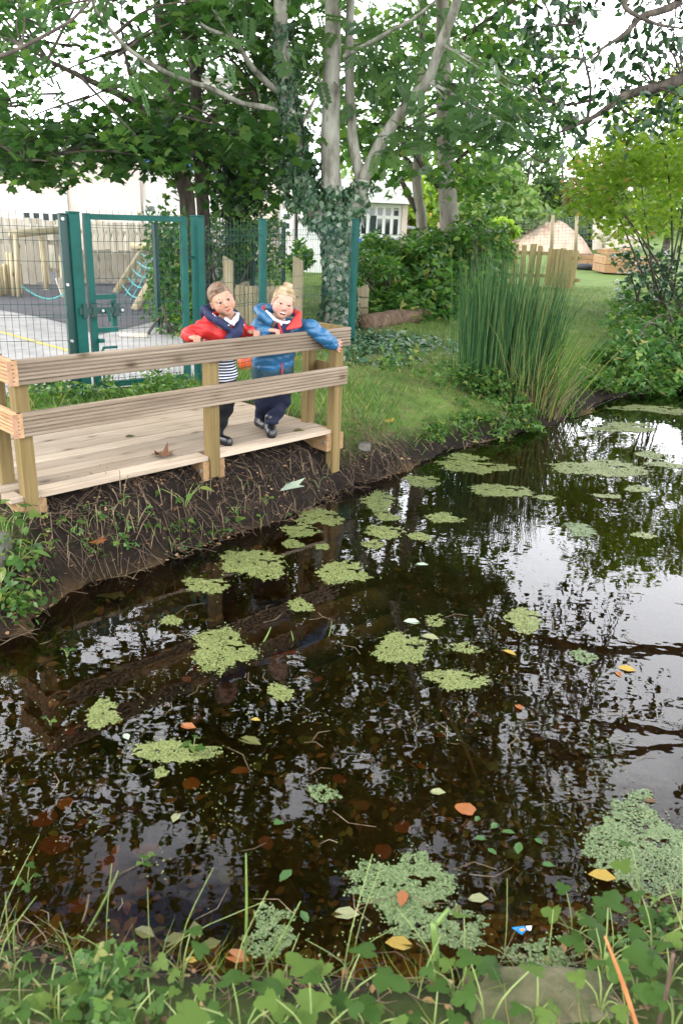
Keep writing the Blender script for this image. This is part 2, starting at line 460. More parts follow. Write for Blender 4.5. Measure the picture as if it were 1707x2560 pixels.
bn = nt.nodes.new('ShaderNodeBump'); bn.inputs['Strength'].default_value = .9; bn.inputs['Distance'].default_value = .02
nt.links.new(noise(nt, 30, 8, .75), bn.inputs['Height']); nt.links.new(bn.outputs[0], b.inputs['Normal'])
ground = link('ground', me, gm); tag(ground, kind='structure')

# water: one still, slightly rippled sheet that lets the bed show through
wm, nt, out = new_mat('pond_water')
tr = nt.nodes.new('ShaderNodeBsdfTransparent'); tr.inputs['Color'].default_value = (.80, .67, .42, 1)
gl = nt.nodes.new('ShaderNodeBsdfGlossy'); gl.inputs['Roughness'].default_value = .0; gl.inputs['Color'].default_value = (1, 1, 1, 1)
fr = nt.nodes.new('ShaderNodeFresnel'); fr.inputs['IOR'].default_value = 1.36
bp = nt.nodes.new('ShaderNodeBump'); bp.inputs['Strength'].default_value = .06; bp.inputs['Distance'].default_value = .012
nt.links.new(noise(nt, 6.0, 2, .5, (1, 1.5, 1)), bp.inputs['Height'])
nt.links.new(bp.outputs[0], gl.inputs['Normal']); nt.links.new(bp.outputs[0], fr.inputs['Normal'])
mx = nt.nodes.new('ShaderNodeMixShader'); nt.links.new(fr.outputs[0], mx.inputs[0]); nt.links.new(tr.outputs[0], mx.inputs[1]); nt.links.new(gl.outputs[0], mx.inputs[2])
nt.links.new(mx.outputs[0], out.inputs['Surface'])
wv = MB(); wv.add([(-4.5, .6, WZ), (10, .6, WZ), (10, 11.5, WZ), (-4.5, 11.5, WZ)], [(0, 1, 2, 3)])
water = wv.build('water', wm); tag(water, kind='structure')

# playground surfaces
M_asph = surf('grey_asphalt', [(.3, (.20, .195, .19)), (.5, (.27, .262, .258)), (.7, (.34, .33, .32))], 5, .95, .5, 160, detail=8, bdist=.004)
M_rub = surf('black_rubber_surface', [(.3, (.045, .045, .052)), (.6, (.075, .074, .082)), (.75, (.10, .098, .10))], 4, .95, .5, 120, detail=8, bdist=.004)
M_line = surf('yellow_line_paint', [(.3, (.35, .27, .07)), (.6, (.55, .42, .1))], 14, .8, 0)
def sheet(name, pts, z, mat, kind='structure'):
    m = MB(); m.add([(p[0], p[1], z) for p in pts], [tuple(range(len(pts)))]); o = m.build(name, mat); return tag(o, kind=kind)
asph = sheet('asphalt', [(-14, 2.6), (-4.2, 5.3), (-2.25, 6.55), (-1.35, 7.2), (-1.6, 9.3), (-2.2, 11.6), (-4.0, 12.2), (-14, 14)], GZ + .012, M_asph)
E_ = [on_level(*p, GZ + .016)[:2] for p in [(-160, 745), (0, 775), (90, 790), (190, 815), (240, 838), (340, 815), (395, 800)]]
rubber = sheet('rubber_surface', list(map(tuple, E_)) + [(-1.9, 12.5), (-1.6, 17.5), (-16, 19), (-16, 13.2)], GZ + .016, M_rub)
l0, l1 = np.array(on_level(-60, 812, GZ + .016)[:2]), np.array(on_level(205, 886, GZ + .016)[:2])
nn = np.array([-(l1 - l0)[1], (l1 - l0)[0]]); nn = nn / np.linalg.norm(nn) * .03
sheet('painted_line', [l0 - nn, l1 - nn, l1 + nn, l0 + nn], GZ + .0165, M_line)

# ------------------------------------------------------------------ school building
M_pink = surf('pink_brick', [(.3, (.60, .48, .43)), (.7, (.70, .58, .52))], 3, .9, .3, 40)
M_white = surf('white_paint', [(.3, (.72, .72, .71)), (.7, (.82, .82, .81))], 3, .6, 0)
M_render = surf('pale_render', [(.3, (.62, .58, .54)), (.7, (.7, .67, .63))], 2, .9, .1)
M_roof = surf('grey_roof_felt', [(.3, (.2, .2, .2)), (.7, (.3, .3, .3))], 3, .9, .2)
M_blue = surf('blue_panel', [(.3, (.03, .13, .42)), (.7, (.05, .19, .55))], 3, .5, 0)
M_blind = surf('pale_window_blind', [(.3, (.42, .42, .38)), (.7, (.52, .5, .46))], 2, .8, 0)
M_glass, nt, out = new_mat('window_glass')
b = nt.nodes.new('ShaderNodeBsdfPrincipled'); b.inputs['Base Color'].default_value = (.03, .04, .045, 1); b.inputs['Roughness'].default_value = .06; b.inputs['Specular IOR Level'].default_value = .6
nt.links.new(b.outputs[0], out.inputs['Surface'])

def window(parent, x0, x1, z0, z1, y, cols, rows, fw=.07, split=None, blind=False):
    """white frame with mullions, glass set back; y is the wall face"""
    m = MB(); d = .05
    m.box((x0, y - d, z0), (x1, y + .04, z0 + fw)); m.box((x0, y - d, z1 - fw), (x1, y + .04, z1))
    for i in range(cols + 1):
        x = x0 + (x1 - x0 - fw) * i / cols; m.box((x, y - d + .003, z0 + fw), (x + fw, y + .04, z1 - fw))
    hs = [split] if split else [z0 + (z1 - z0) * j / rows for j in range(1, rows)]
    for z in hs:
        for i in range(cols):
            xa = x0 + (x1 - x0 - fw) * i / cols + fw; xb = x0 + (x1 - x0 - fw) * (i + 1) / cols
            m.box((xa, y - d + .006, z - fw / 2), (xb, y + .04, z + fw / 2))
    w_ = m.build('window', M_white, parent)
    zz = [z0 + fw] + sum([[z - fw / 2, z + fw / 2] for z in hs], []) + [z1 - fw]
    for i in range(cols):
        xa = x0 + (x1 - x0 - fw) * i / cols + fw; xb = x0 + (x1 - x0 - fw) * (i + 1) / cols
        for j in range(0, len(zz), 2):
            p = MB(); p.box((xa, y - .012, zz[j]), (xb, y + .02, zz[j + 1])); p.build('pane', M_glass, w_)
            if blind and j == len(zz) - 2:
                q = MB(); q.box((xa + .01, y - .03, zz[j] + .12), (xb - .01, y - .016, zz[j + 1] - .01)); q.build('blind', M_blind, w_)
    return w_

YB = 23.0
def bx(px): return float(at_depth(px, 520, YB)[0])
def bz(py, px=200): return float(at_depth(px, py, YB)[2])
bld = empty('school_building', (0, 0, 0), 'overexposed pale pink brick school building with white framed windows behind the play area', 'building')
wl_ = MB(); wl_.box((bx(-260), YB + .1, .3), (bx(165), YB + 8, 2.95)); wl_.build('wall', M_pink, bld)
w2 = MB(); w2.box((bx(165) + .002, YB, .3), (bx(352), YB + 8, 3.25)); w2.build('wall', M_pink, bld)
w3 = MB(); w3.box((bx(352) + .002, YB + .15, .3), (bx(735), YB + 8, 5.0)); w3.build('wall', M_render, bld)
w4 = MB(); w4.box((bx(600), YB + .02, .3), (bx(690), YB + .15, 5.0)); w4.build('wall', M_pink, bld)
rf = MB(); rf.box((bx(-270), YB - .25, 2.952), (bx(165) - .004, YB + 8.1, 3.2)); rf.box((bx(165) - .1, YB - .3, 3.252), (bx(355), YB + 8.1, 3.5)); rf.box((bx(345), YB - .1, 5.002), (bx(745), YB + 8.1, 5.3))
rf.build('roof', M_white, bld)
dp = MB(); dp.tube([(bx(168), YB - .06, .4), (bx(168), YB - .06, 3.2)], [.05, .05], 8); dp.build('drainpipe', M_white, bld)
window(bld, bx(48), bx(152), bz(573), bz(528), YB + .1, 4, 1, .09)
window(bld, bx(357), bx(393), bz(530), bz(502), YB + .15, 1, 1, .08)
window(bld, bx(357), bx(393), bz(572), bz(545), YB + .15, 1, 1, .08)
window(bld, bx(705) - .05, bx(732), bz(560), bz(505), YB + .15, 1, 2, .09)
pb = MB(); pb.box((bx(365), YB + .06, 2.75), (bx(480), YB + .146, 3.15)); pb.build('sign_board', M_blue, bld)

Y2 = 21.0
def cx_(px): return float(at_depth(px, 550, Y2)[0])
def cz_(py): return float(at_depth(940, py, Y2)[2])
cls = empty('classroom_block', (0, 0, 0), 'white classroom block with tall white windows over blue panels beside the ivy tree', 'building')
m = MB(); m.box((cx_(744), Y2 + .1, .3), (cx_(1018), Y2 + 6, cz_(508))); m.build('wall', M_white, cls)
m = MB(); m.box((cx_(730), Y2 - .3, cz_(507)), (cx_(1026), Y2 + 6.1, cz_(452))); m.build('roof', M_white, cls)
window(cls, cx_(876), cx_(1003), cz_(594), cz_(510), Y2 + .1, 6, 2, .075, cz_(542), True)
window(cls, cx_(752), cx_(800), cz_(570), cz_(512), Y2 + .1, 2, 2, .08, cz_(540))
for a_, b_ in ((870, 906), (916, 950), (962, 1000)):
    m = MB(); m.box((cx_(a_), Y2 + .03, cz_(628)), (cx_(b_), Y2 + .098, cz_(598))); m.build('blue_panel', M_blue, cls)
m = MB(); m.box((cx_(1004), Y2 + .02, .4), (cx_(1018), Y2 + .098, cz_(509))); m.build('corner_post', M_pink, cls)
shed = empty('low_shed', (0, 0, 0), 'low white shed with grey sloping roof right of the classroom block', 'shed')
m = MB(); m.box((cx_(1022), Y2 + 1.5, .3), (cx_(1180), Y2 + 4, cz_(595))); m.build('wall', M_render, shed)
m = MB(); m.add([(cx_(1014), Y2 + 1.3, cz_(568)), (cx_(1190), Y2 + 1.3, cz_(591)), (cx_(1190), Y2 + 4.1, cz_(591)), (cx_(1014), Y2 + 4.1, cz_(568)), (cx_(1014), Y2 + 1.3, cz_(563)), (cx_(1190), Y2 + 1.3, cz_(586)), (cx_(1190), Y2 + 4.1, cz_(586)), (cx_(1014), Y2 + 4.1, cz_(563))], [(0,3,2,1),(4,5,6,7),(0,1,5,4),(1,2,6,5),(2,3,7,6),(3,0,4,7)]); m.build('roof', M_roof, shed)

# ================================================================== PLATFORM
M_rail = wood('grooved_rail_timber', [(.25, (.115, .088, .064)), (.5, (.20, .158, .118)), (.75, (.275, .225, .175))], 0)
M_deck = wood('deck_timber', vary=.30, cols= [(.25, (.22, .17, .125)), (.5, (.33, .27, .21)), (.75, (.42, .36, .295))], axis=0, dark=.7)
M_post = wood('treated_post_timber', [(.25, (.095, .066, .025)), (.5, (.155, .112, .044)), (.75, (.205, .155, .07))], 2)
M_joist = wood('dark_joist_timber', [(.25, (.16, .09, .045)), (.5, (.24, .15, .075)), (.75, (.32, .21, .11))], 1)
M_rail_lit = wood('warm_lit_rail_timber', [(.25, (.27, .155, .085)), (.5, (.36, .225, .125)), (.75, (.42, .29, .175))], 0)  # lighter, warmer rail timber: light on the left end is painted in
M_end = wood('sawn_end_timber', [(.3, (.30, .16, .10)), (.6, (.40, .24, .16))], 1)
M_steel = surf('zinc_bolt', [(.4, (.55, .55, .55))], 20, .35, 0, metal=.9)
ZD = .51
plat = empty('viewing_platform', (O2[0], O2[1], ZD), 'new timber pond viewing platform with grooved boards, posts and two rails on the bank', 'platform', rz=PYAW)

def groove_profile(h, t, n=5, gw=.0085, gd=.010, margin=.013):
    """board standing on edge: (y depth, z height); grooves cut in the y = 0 face"""
    pr = [(.003, 0), (0, .004)]
    pitch = (h - 2 * margin) / (n)
    for i in range(n):
        zc = margin + pitch * (i + .5)
        pr += [(0, zc - gw / 2), (gd, zc - gw / 2 + .0015), (gd, zc + gw / 2 - .0015), (0, zc + gw / 2)]
    pr += [(0, h - .004), (.003, h), (t - .003, h), (t, h - .003), (t, .003), (t - .003, 0)]
    return pr[::-1]
def groove_board(name, L, h, t, mat, parent, loc, rz=0, rx=0, n=5, gw=.0085, gd=.010, me=None):
    if me is None:
        m = MB(); m.prism(groove_profile(h, t, n, gw, gd), L, Matrix.Identity(4)); me = m.mesh(name)
        me.materials.append(mat)
    return link(name, me, None, parent, loc, (rx, 0, rz))
LR = 2.365
# two front rails
for z in (.590, .326):
    dz = .004 if z > .5 else -.004
    o = groove_board('rail', LR - (0.004 if z > .5 else .02), .125, .028, M_rail, plat, (.0, 0, z))
# short side rails (left pair runs back past the frame edge, warm light put into its colour; end grain shows at the corner)
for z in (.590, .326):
    r = groove_board('side_rail', .40, .125, .028, M_rail_lit, plat, (-.004, .398, z), rz=-PI / 2); r['label'] = 'orange side rail at the left end, warm light painted into its colour'
    # end of the side rail seen between the two boards
    m = MB(); m.box((-.028, -.0015, z + .002), (-.003, .0015, z + .123)); m.build('rail_end', M_end, plat)
for z in (.590, .326):
    r = groove_board('side_rail', .40, .125, .028, M_rail, plat, (LR - .033, .002 + .028, z), rz=PI / 2 ) if False else None
    m = MB(); m.box((LR - .036, .0282, z), (LR - .010, .42, z + .125), bev=.003); m.build('side_rail', M_post, plat)
# posts: three along the front, two more behind
def post(u0, u1, w0, w1, z0, z1):
    m = MB(); m.box((u0, w0, z0), (u1, w1, z1), bev=.003)
    me = m.mesh('post'); me.materials.append(M_post); return link('post', me, None, plat)
post(.010, .080, .0285, .0985, -.75, .70)
post(1.190, 1.260, .0285, .0985, -.136, .70)
post(2.255, 2.326, .0285, .0985, -.75, .70)
post(.010, .080, .30, .37, -.6, .70)
post(2.255, 2.326, .30, .37, -.6, .70)
# deck boards, each its own object; the front one is notched round the posts
def deck_profile(wd, t):
    n = 6; pr = [(0, .004), (.004, 0)]; pr = []
    top = []
    g = wd / (n + 1)
    top.append((.0035, t)); 
    for i in range(n):
        c = g * (i + 1)
        top += [(c - .002, t), (c - .001, t - .0014), (c + .001, t - .0014), (c + .002, t)]
    top.append((wd - .0035, t))
    return [(0, .003), (.003, 0), (wd - .003, 0), (wd, .003), (wd, t - .0035)] + top[::-1] + [(0, t - .0035)]
BW, BT, NB = .118, .028, 10
prof = deck_profile(BW, BT)
def deck_board(u0, u1, w, z=-BT):
    m = MB(); m.prism(prof, u1 - u0, Matrix.Identity(4)); me = m.mesh('deck_board'); me.materials.append(M_deck)
    o = link('deck_board', me, None, plat, (u0, w, z + random.uniform(-.0012, .0012)), (random.uniform(-.002, .002), 0, 0)); return o
w = .050
for i in range(NB):
    if i == 0:
        deck_board(-.06, .008, w); deck_board(.082, 1.188, w); deck_board(1.262, 2.253, w)
    elif i == 2:
        deck_board(-.06, .008, w); deck_board(.082, 2.253, w)
    else:
        deck_board(-.06 + random.uniform(-.006, .006), 2.285 + random.uniform(-.008, .008), w)
    w += BW + .012
    if i == 1: w += 0.0
WB = w
# joists either side of every post, with bolts
for u in (.010, 1.190, 2.255):
    for (a_, b_) in ((u - .047, u - .002), (u + .072, u + .117)):
        m = MB(); m.box((a_, .045, -.155), (b_, WB - .01, -.0295), bev=.003); me = m.mesh('joist'); me.materials.append(M_joist); j = link('joist', me, None, plat)
    for s_, x in ((-1, u - .047), (1, u + .117)):
        for w_ in (.066, .335):
            q = MB(); q.tube([(x, w_, -.09), (x + s_ * .012, w_, -.09)], [.013, .011], 6); q.build('bolt', M_steel, plat)
# back legs hidden in the shade below
for u in (.012, 1.192, 2.257):
    m = MB(); m.box((u, WB - .12, -.6), (u + .066, WB - .05, -.0295)); me = m.mesh('back_leg'); me.materials.append(M_joist); link('back_leg', me, None, plat)
def PP(u, w, z):
    """platform coordinates to world"""
    p = O2 + PU * u + PW * w; return np.array([p[0], p[1], ZD + z])

# ================================================================== GREEN MESH FENCE AND GATE
M_green = surf('green_powder_coat', [(.3, (.0025, .045, .037)), (.7, (.004, .072, .058))], 6, .5, .04, 60, spec=.2)
M_wiregreen = surf('green_wire', [(.3, (.003, .03, .025)), (.7, (.004, .04, .034))], 6, .5, 0, spec=.3)
M_dgreen = surf('dark_green_powder_coat', [(.3, (.003, .026, .022)), (.7, (.004, .036, .030))], 6, .4, .04, 60, spec=.5)
ZT, ZB_ = 1.87, GZ + .03
def V3(p, z): return Vector((p[0], p[1], z))
def mesh_panel(parent, a, b, z0, z1, step=.05, wr=.0022, folds=(), hs=.2, name='wire_mesh', mat=None, top_spikes=.03):
    """welded wire panel: upright wires with folds, doubled level wires"""
    a = np.array(a[:2]); b = np.array(b[:2]); L = np.linalg.norm(b - a); d = (b - a) / L; nrm = np.array([d[1], -d[0]])
    m = MB(); n = max(1, int(L / step))
    for i in range(n + 1):
        p = a + d * (L * i / n); pts = [(p[0], p[1], z0)]
        for f in folds:
            q = p + nrm * .028
            pts += [(p[0], p[1], f - .05), (q[0], q[1], f), (p[0], p[1], f + .05)]
        pts.append((p[0], p[1], z1 + top_spikes))
        m.tube(pts, [wr] * len(pts), 4, False)
    z = z0 + .02
    while z < z1 + .01:
        m.bar(V3(a, z), V3(b, z), wr * 2.2, wr * 2.2); z += hs
    for f in folds:
        for o_ in (-.05, .05): m.bar(V3(a, f + o_), V3(b, f + o_), wr * 2, wr * 2)
    return m.build(name, mat or M_wiregreen, parent)
def fence_post(parent, p, z0, z1, s=.06, yaw=0., mat=None, name='post'):
    m = MB(); m.box((-s/2, -s/2, 0), (s/2, s/2, z1 - z0 - .012), bev=.004)
    m.box((-s/2 - .003, -s/2 - .003, z1 - z0 - .012), (s/2 + .003, s/2 + .003, z1 - z0), bev=.003)
    o = m.build(name, mat or M_green, parent); o.location = (p[0], p[1], z0); o.rotation_euler = (0, 0, yaw); return o
FOLD = (1.72, 1.15, .62)
gL = np.array([-2.10, 6.50]); gR = np.array([-1.36, 7.08])
gdir = (gR - gL) / np.linalg.norm(gR - gL); gy = math.atan2(gdir[1], gdir[0]); gn = np.array([gdir[1], -gdir[0]])
# gate
gate = empty('mesh_gate', (0, 0, 0), 'green metal mesh gate with box latch and drop bolt, standing closed behind the platform', 'gate')
gp0 = gL + gdir * .045; gp1 = gR - gdir * .03
GZ0, GZ1 = GZ + .05, 1.875
fr_ = MB(); fw = .05
fr_.bar(V3(gp0 + gdir*.025, GZ0), V3(gp0 + gdir*.025, GZ1), fw, .045, up=(gn[0], gn[1], 0))
fr_.build('frame_stile', M_green, gate)
fr_ = MB(); fr_.bar(V3(gp1 - gdir*.025, GZ0), V3(gp1 - gdir*.025, GZ1), fw, .045, up=(gn[0], gn[1], 0)); fr_.build('frame_stile', M_green, gate)
for z in (GZ0 + .025, GZ1 - .025):
    fr_ = MB(); fr_.bar(V3(gp0 + gdir*.0505, z), V3(gp1 - gdir*.0505, z), .05, .042); fr_.build('frame_rail', M_green, gate)
mesh_panel(gate, gp0 + gdir * .052, gp1 - gdir * .052, GZ0 + .05, GZ1 - .05, .05, .0016, FOLD, top_spikes=0)
sp = MB()
for i in range(14):
    q = gp0 + gdir * (.03 + i * .052); sp.tube([V3(q, GZ1 - .01), V3(q, GZ1 + .028)], [.0018] * 2, 4, False)
sp.build('wire_tip', M_green, gate)
# latch box, bar, handle and drop bolt stand in front of the stile
lz = GZ + .68
def gpt(s, o=0): return gp0 + gdir * s + gn * o
bxm = MB()
bxm.bar(V3(gpt(.051, .0), lz + .10), V3(gpt(.22, .0), lz + .10), .05, .035); bxm.bar(V3(gpt(.051, .0), lz - .16), V3(gpt(.22, .0), lz - .16), .05, .035)
bxm.bar(V3(gpt(.20, .0), lz - .134), V3(gpt(.20, .0), lz + .074), .038, .033, up=(gn[0], gn[1], 0))
bxm.build('latch_box', M_green, gate)
la = MB(); la.bar(V3(gpt(-.10, .045), lz), V3(gpt(.265, .045), lz), .022, .05); la.build('latch_bar', M_dgreen, gate)
for s_ in (-.055, .02, .205):
    g_ = MB(); g_.bar(V3(gpt(s_, .04), lz - .05), V3(gpt(s_, .04), lz + .055), .035, .05, up=(gn[0], gn[1], 0)); g_.build('latch_guide', M_dgreen, gate)
hd = MB(); hd.tube([V3(gpt(.10, .055), lz + .01), V3(gpt(.105, .085), lz), V3(gpt(.125, .09), lz - .03), V3(gpt(.13, .09), lz - .085)], [.01, .01, .01, .009], 8); hd.build('handle', M_green, gate)
for s_ in (.085, .245):
    bt = MB(); bt.tube([V3(gpt(s_, .06), lz), V3(gpt(s_, .075), lz)], [.012, .012], 8); bt.build('bolt_head', M_steel, gate)
db = MB(); db.tube([V3(gpt(.065, .05), GZ + .02), V3(gpt(.065, .05), GZ + .36), V3(gpt(.075, .05), GZ + .385), V3(gpt(.19, .05), GZ + .385)], [.011] * 4, 8); db.build('drop_bolt', M_green, gate)
for z in (GZ + .44, GZ + .2):
    kb = MB(); kb.bar(V3(gpt(.045, .035), z), V3(gpt(.09, .035), z), .03, .03); kb.build('bolt_keeper', M_green, gate)
# run of fence: left panel, gate posts, two panels to the right
fen = empty('mesh_fence', (0, 0, 0), 'green welded mesh fence with square posts either side of the gate', 'fence')
lp = gL - gdir * .035
fence_post(fen, lp, GZ - .1, 1.885, .08, gy)
fence_post(fen, lp - gdir * .072 + gn * -.02, GZ - .1, 1.87, .055, gy + .0, M_dgreen, 'clamp_post')
for z in (1.83, 1.35, .92, .58):
    cb_ = MB(); q = lp - gdir * .085 + gn * .012; cb_.tube([V3(q, z), V3(q + gn * .014, z)], [.014, .012], 6); cb_.build('clamp_bolt', M_steel, fen)
rp = gR + gdir * .075
fence_post(fen, rp, GZ - .1, 1.885, .08, gy + .35)
for z in (1.55, .72):
    hg = MB(); hg.tube([V3(gR - gdir * .035, z), V3(rp - gdir * .02, z)], [.012, .012], 6); hg.build('hinge', M_dgreen, fen)
mesh_panel(fen, np.array([-4.6, 5.55]), lp - gdir * .1, GZ + .03, 1.85, .05, .0017, FOLD)
fdir = np.array([.47, .883])
p1 = rp + fdir * .97; p2 = rp + fdir * 2.83
fence_post(fen, p1, GZ - .1, 1.87, .055, .7); fence_post(fen, p2, GZ - .1, 1.885, .062, .75)
mesh_panel(fen, rp + fdir * .05, p1 - fdir * .03, GZ + .03, 1.83, .05, .0016, FOLD)
mesh_panel(fen, p1 + fdir * .03, p2 - fdir * .03, GZ + .03, 1.83, .05, .0016, FOLD)
# second mesh fence beyond, overgrown
fen2 = empty('mesh_fence', (0, 0, 0), 'vine covered green mesh fence farther back behind the gate', 'fence')
q0 = np.array([-2.42, 10.4]); q1 = np.array([-1.45, 12.3]); q2 = np.array([-1.2, 14.8])
for p in (q0, q1, q2): fence_post(fen2, p, GZ - .1, 1.74, .055, .9, M_dgreen)
mesh_panel(fen2, q0, q1, GZ + .05, 1.7, .06, .0025, (1.5, 1.05), mat=M_dgreen); mesh_panel(fen2, q1, q2, GZ + .05, 1.7, .06, .0025, (1.5, 1.05), mat=M_dgreen)
fp3 = at_depth(931, 590, 17); f3 = empty('green_fence_post', (fp3[0], 17, GZ), 'single dark green metal post in front of the classroom windows', 'post')
m = MB(); m.box((-.06, -.06, -.2), (.06, .06, float(at_depth(931, 541, 17)[2]) - GZ), bev=.006); m.build('shaft', M_dgreen, f3)
m = MB(); m.box((-.068, -.068, float(at_depth(931, 541, 17)[2]) - GZ + .001), (.068, .068, float(at_depth(931, 541, 17)[2]) - GZ + .02), bev=.004); m.build('cap', M_dgreen, f3)

# ================================================================== PLAYGROUND TIMBER
M_pale = wood('sunbleached_timber', [(.25, (.42, .37, .30)), (.5, (.53, .48, .41)), (.75, (.62, .58, .51))], 2)
M_log = wood('peeled_log_timber', [(.25, (.40, .33, .21)), (.5, (.50, .43, .29)), (.75, (.58, .52, .38))], 2)
M_rope = surf('turquoise_rope', [(.3, (.08, .32, .30)), (.7, (.13, .42, .40))], 40, .8, .3)
M_oldwood = wood('weathered_grey_timber', [(.25, (.15, .13, .08)), (.5, (.22, .19, .12)), (.75, (.28, .25, .17))], 2)

def board_fence(label, a, b, h, bw, gap, z0, mat, rails=(.25, .75), posts=2.0, name='wooden_fence', tops=.03):
    a = np.array(a[:2], float); b = np.array(b[:2], float); L = np.linalg.norm(b - a); d = (b - a) / L; yaw = math.atan2(d[1], d[0])
    f = empty(name, (a[0], a[1], z0), label, 'fence', rz=yaw)
    me = None; n = int(L / (bw + gap))
    for i in range(n):
        if me is None:
            m = MB(); m.box((0, 0, .03), (bw, .02, h), bev=.003); me = m.mesh('board'); me.materials.append(mat)
        o = link('board', me, None, f, (i * (bw + gap), random.uniform(-.003, .003), random.uniform(-tops, tops)), (0, random.uniform(-.012, .012), 0))
    for r_ in rails:
        m = MB(); m.box((0, .022, h * r_), (L, .062, h * r_ + .08)); m.build('rail', mat, f)
    k = max(1, int(L / posts))
    for i in range(k + 1):
        m = MB(); m.box((L * i / k - .05, .064, -.3), (L * i / k + .05, .164, h + .05), bev=.005); m.build('post', mat, f)
    return f
board_fence('sunbleached board fence along the far left side of the rubber play surface', (-9.5, 13.6), (-5.35, 15.3), .95, .12, .012, GZ, M_pale)
board_fence('sunbleached board fence behind the slanted climbing logs', (-5.2, 15.5), (-2.1, 17.6), .62, .12, .012, GZ, M_pale)
board_fence('higher sunbleached board fence close to the pink building wall', (-8.6, 18.6), (-2.9, 19.6), 1.05, .12, .015, GZ, M_pale)

pal = empty('log_palisade', (-5.9, 13.4, GZ), 'row of upright round logs of rising height at the far left edge', 'play equipment')
for px, yt, yb, wpx in ((2, 664, 742, 12), (9, 664, 740, 12), (20, 660, 738, 12), (27, 630, 738, 10), (36, 632, 742, 11), (48, 585, 744, 12), (58, 660, 735, 9), (-12, 690, 745, 12), (-26, 690, 745, 12)):
    P = on_level(px, yb, GZ); top = at_depth(px - 8, yt, P[1])
    m = MB(); r_ = wpx / 2 / F_PX * P[1]
    m.tube([P - np.array([-5.9, 13.4, GZ]), top - np.array([-5.9, 13.4, GZ])], [r_, r_ * .96], 10); m.build('log', M_log, pal, True)
m = MB(); a_ = at_depth(25, 586, 13.9); b_ = at_depth(168, 573, 14.6); m.tube([a_ - np.array([-5.9, 13.4, GZ]), b_ - np.array([-5.9, 13.4, GZ])], [.06, .06], 10); m.build('beam', M_log, pal, True)
for px, yt in ((105, 590), (162, 578)):
    P = at_depth(px, yt, 14.3); m = MB(); m.tube([np.array([P[0], P[1], GZ - .1]) - np.array([-5.9, 13.4, GZ]), P - np.array([-5.9, 13.4, GZ])], [.05, .05], 8); m.build('log', M_log, pal, True)
m = MB(); a_ = on_level(55, 715, GZ + .25); b_ = at_depth(185, 718, a_[1])
pts = [a_ + (b_ - a_) * t + np.array([0, 0, -.18 * math.sin(PI * t)]) for t in np.linspace(0, 1, 9)]
m.tube([p - np.array([-5.9, 13.4, GZ]) for p in pts], [.012] * 9, 6); m.build('rope', M_rope, pal)

clb = empty('rope_climber', (-3.7, 13.2, GZ), 'climbing frame of two slanted peeled logs with a turquoise rope net', 'play equipment')
oc = np.array([-3.7, 13.2, GZ])
def cl(px, py, Y): return at_depth(px, py, Y) - oc
fA = on_level(290, 733, GZ); fB = on_level(338, 776, GZ)
A0, A1 = fA - oc, cl(361, 622, fA[1] + .9); B0, B1 = fB - oc, cl(388, 690, fB[1] + .2)
for a_, b_ in ((A0, A1), (B0, B1 + (B1 - B0) * .9)):
    m = MB(); m.tube([a_, b_], [.07, .065], 12); m.build('log', M_log, clb, True)
m = MB(); m.tube([A1 + np.array([-.25, .1, .03]), A1 + np.array([1.2, -.1, .03])], [.07, .07], 10); m.build('beam', M_log, clb, True)
nt_ = MB(); C1 = B1 + (B1 - B0) * .9
for i in range(6):
    t = .04 + i * .17; a_ = A0 + (A1 - A0) * t; b_ = B0 + (C1 - B0) * t
    pts = [a_ + (b_ - a_) * s_ - np.array([0, 0, .10 * math.sin(PI * s_)]) for s_ in np.linspace(0, 1, 7)]; nt_.tube(pts, [.011] * 7, 6)
for s_ in (.3, .55, .8):
    pts = [(A0 + (A1 - A0) * t) * (1 - s_) + (B0 + (C1 - B0) * t) * s_ - np.array([0, 0, .10 * math.sin(PI * s_)]) for t in np.linspace(.04, .89, 9)]; nt_.tube(pts, [.011] * 9, 6)
nt_.build('rope_net', M_rope, clb)
for k, (px, yt, yb, w_) in enumerate(((274, 628, 708, 13), (333, 565, 650, 12), (245, 574, 640, 7), (160, 636, 730, 10))):
    P = on_level(px, yb, GZ); T = at_depth(px - 3, yt, P[1]); r_ = w_ / 2 / F_PX * P[1]
    e = empty('wooden_post', P, ['thick upright log post behind the gate latch', 'tall square post close to the building window', 'thin upright post left of the gate frame', 'short round post on the rubber left of the gate post'][k], 'post')
    m = MB(); m.tube([(0, 0, -.2), (0, 0, T[2] - P[2] - .03)], [r_, r_], 10); m.build('shaft', M_log, e, True)
    m = MB(); m.tube([(0, 0, T[2] - P[2] - .029), (0, 0, T[2] - P[2])], [r_ * 1.0, r_ * .7], 10); m.build('top', M_pale, e, True)
leanp = on_level(165, 745, GZ); e = empty('leaning_plank', leanp, 'short pale plank leaning over on the rubber near the left posts', 'plank'); m = MB(); m.bar((0, 0, 0), (-.12, .1, .30), .12, .03, bev=.004); m.build('plank', M_pale, e)
fl = on_level(335, 838, GZ + .03); e = empty('loose_plank', fl, 'small pale plank lying on the asphalt seen through the gate', 'plank'); m = MB(); m.box((-.16, -.04, -.015), (.16, .04, .02), bev=.004); m.build('plank', M_pale, e)

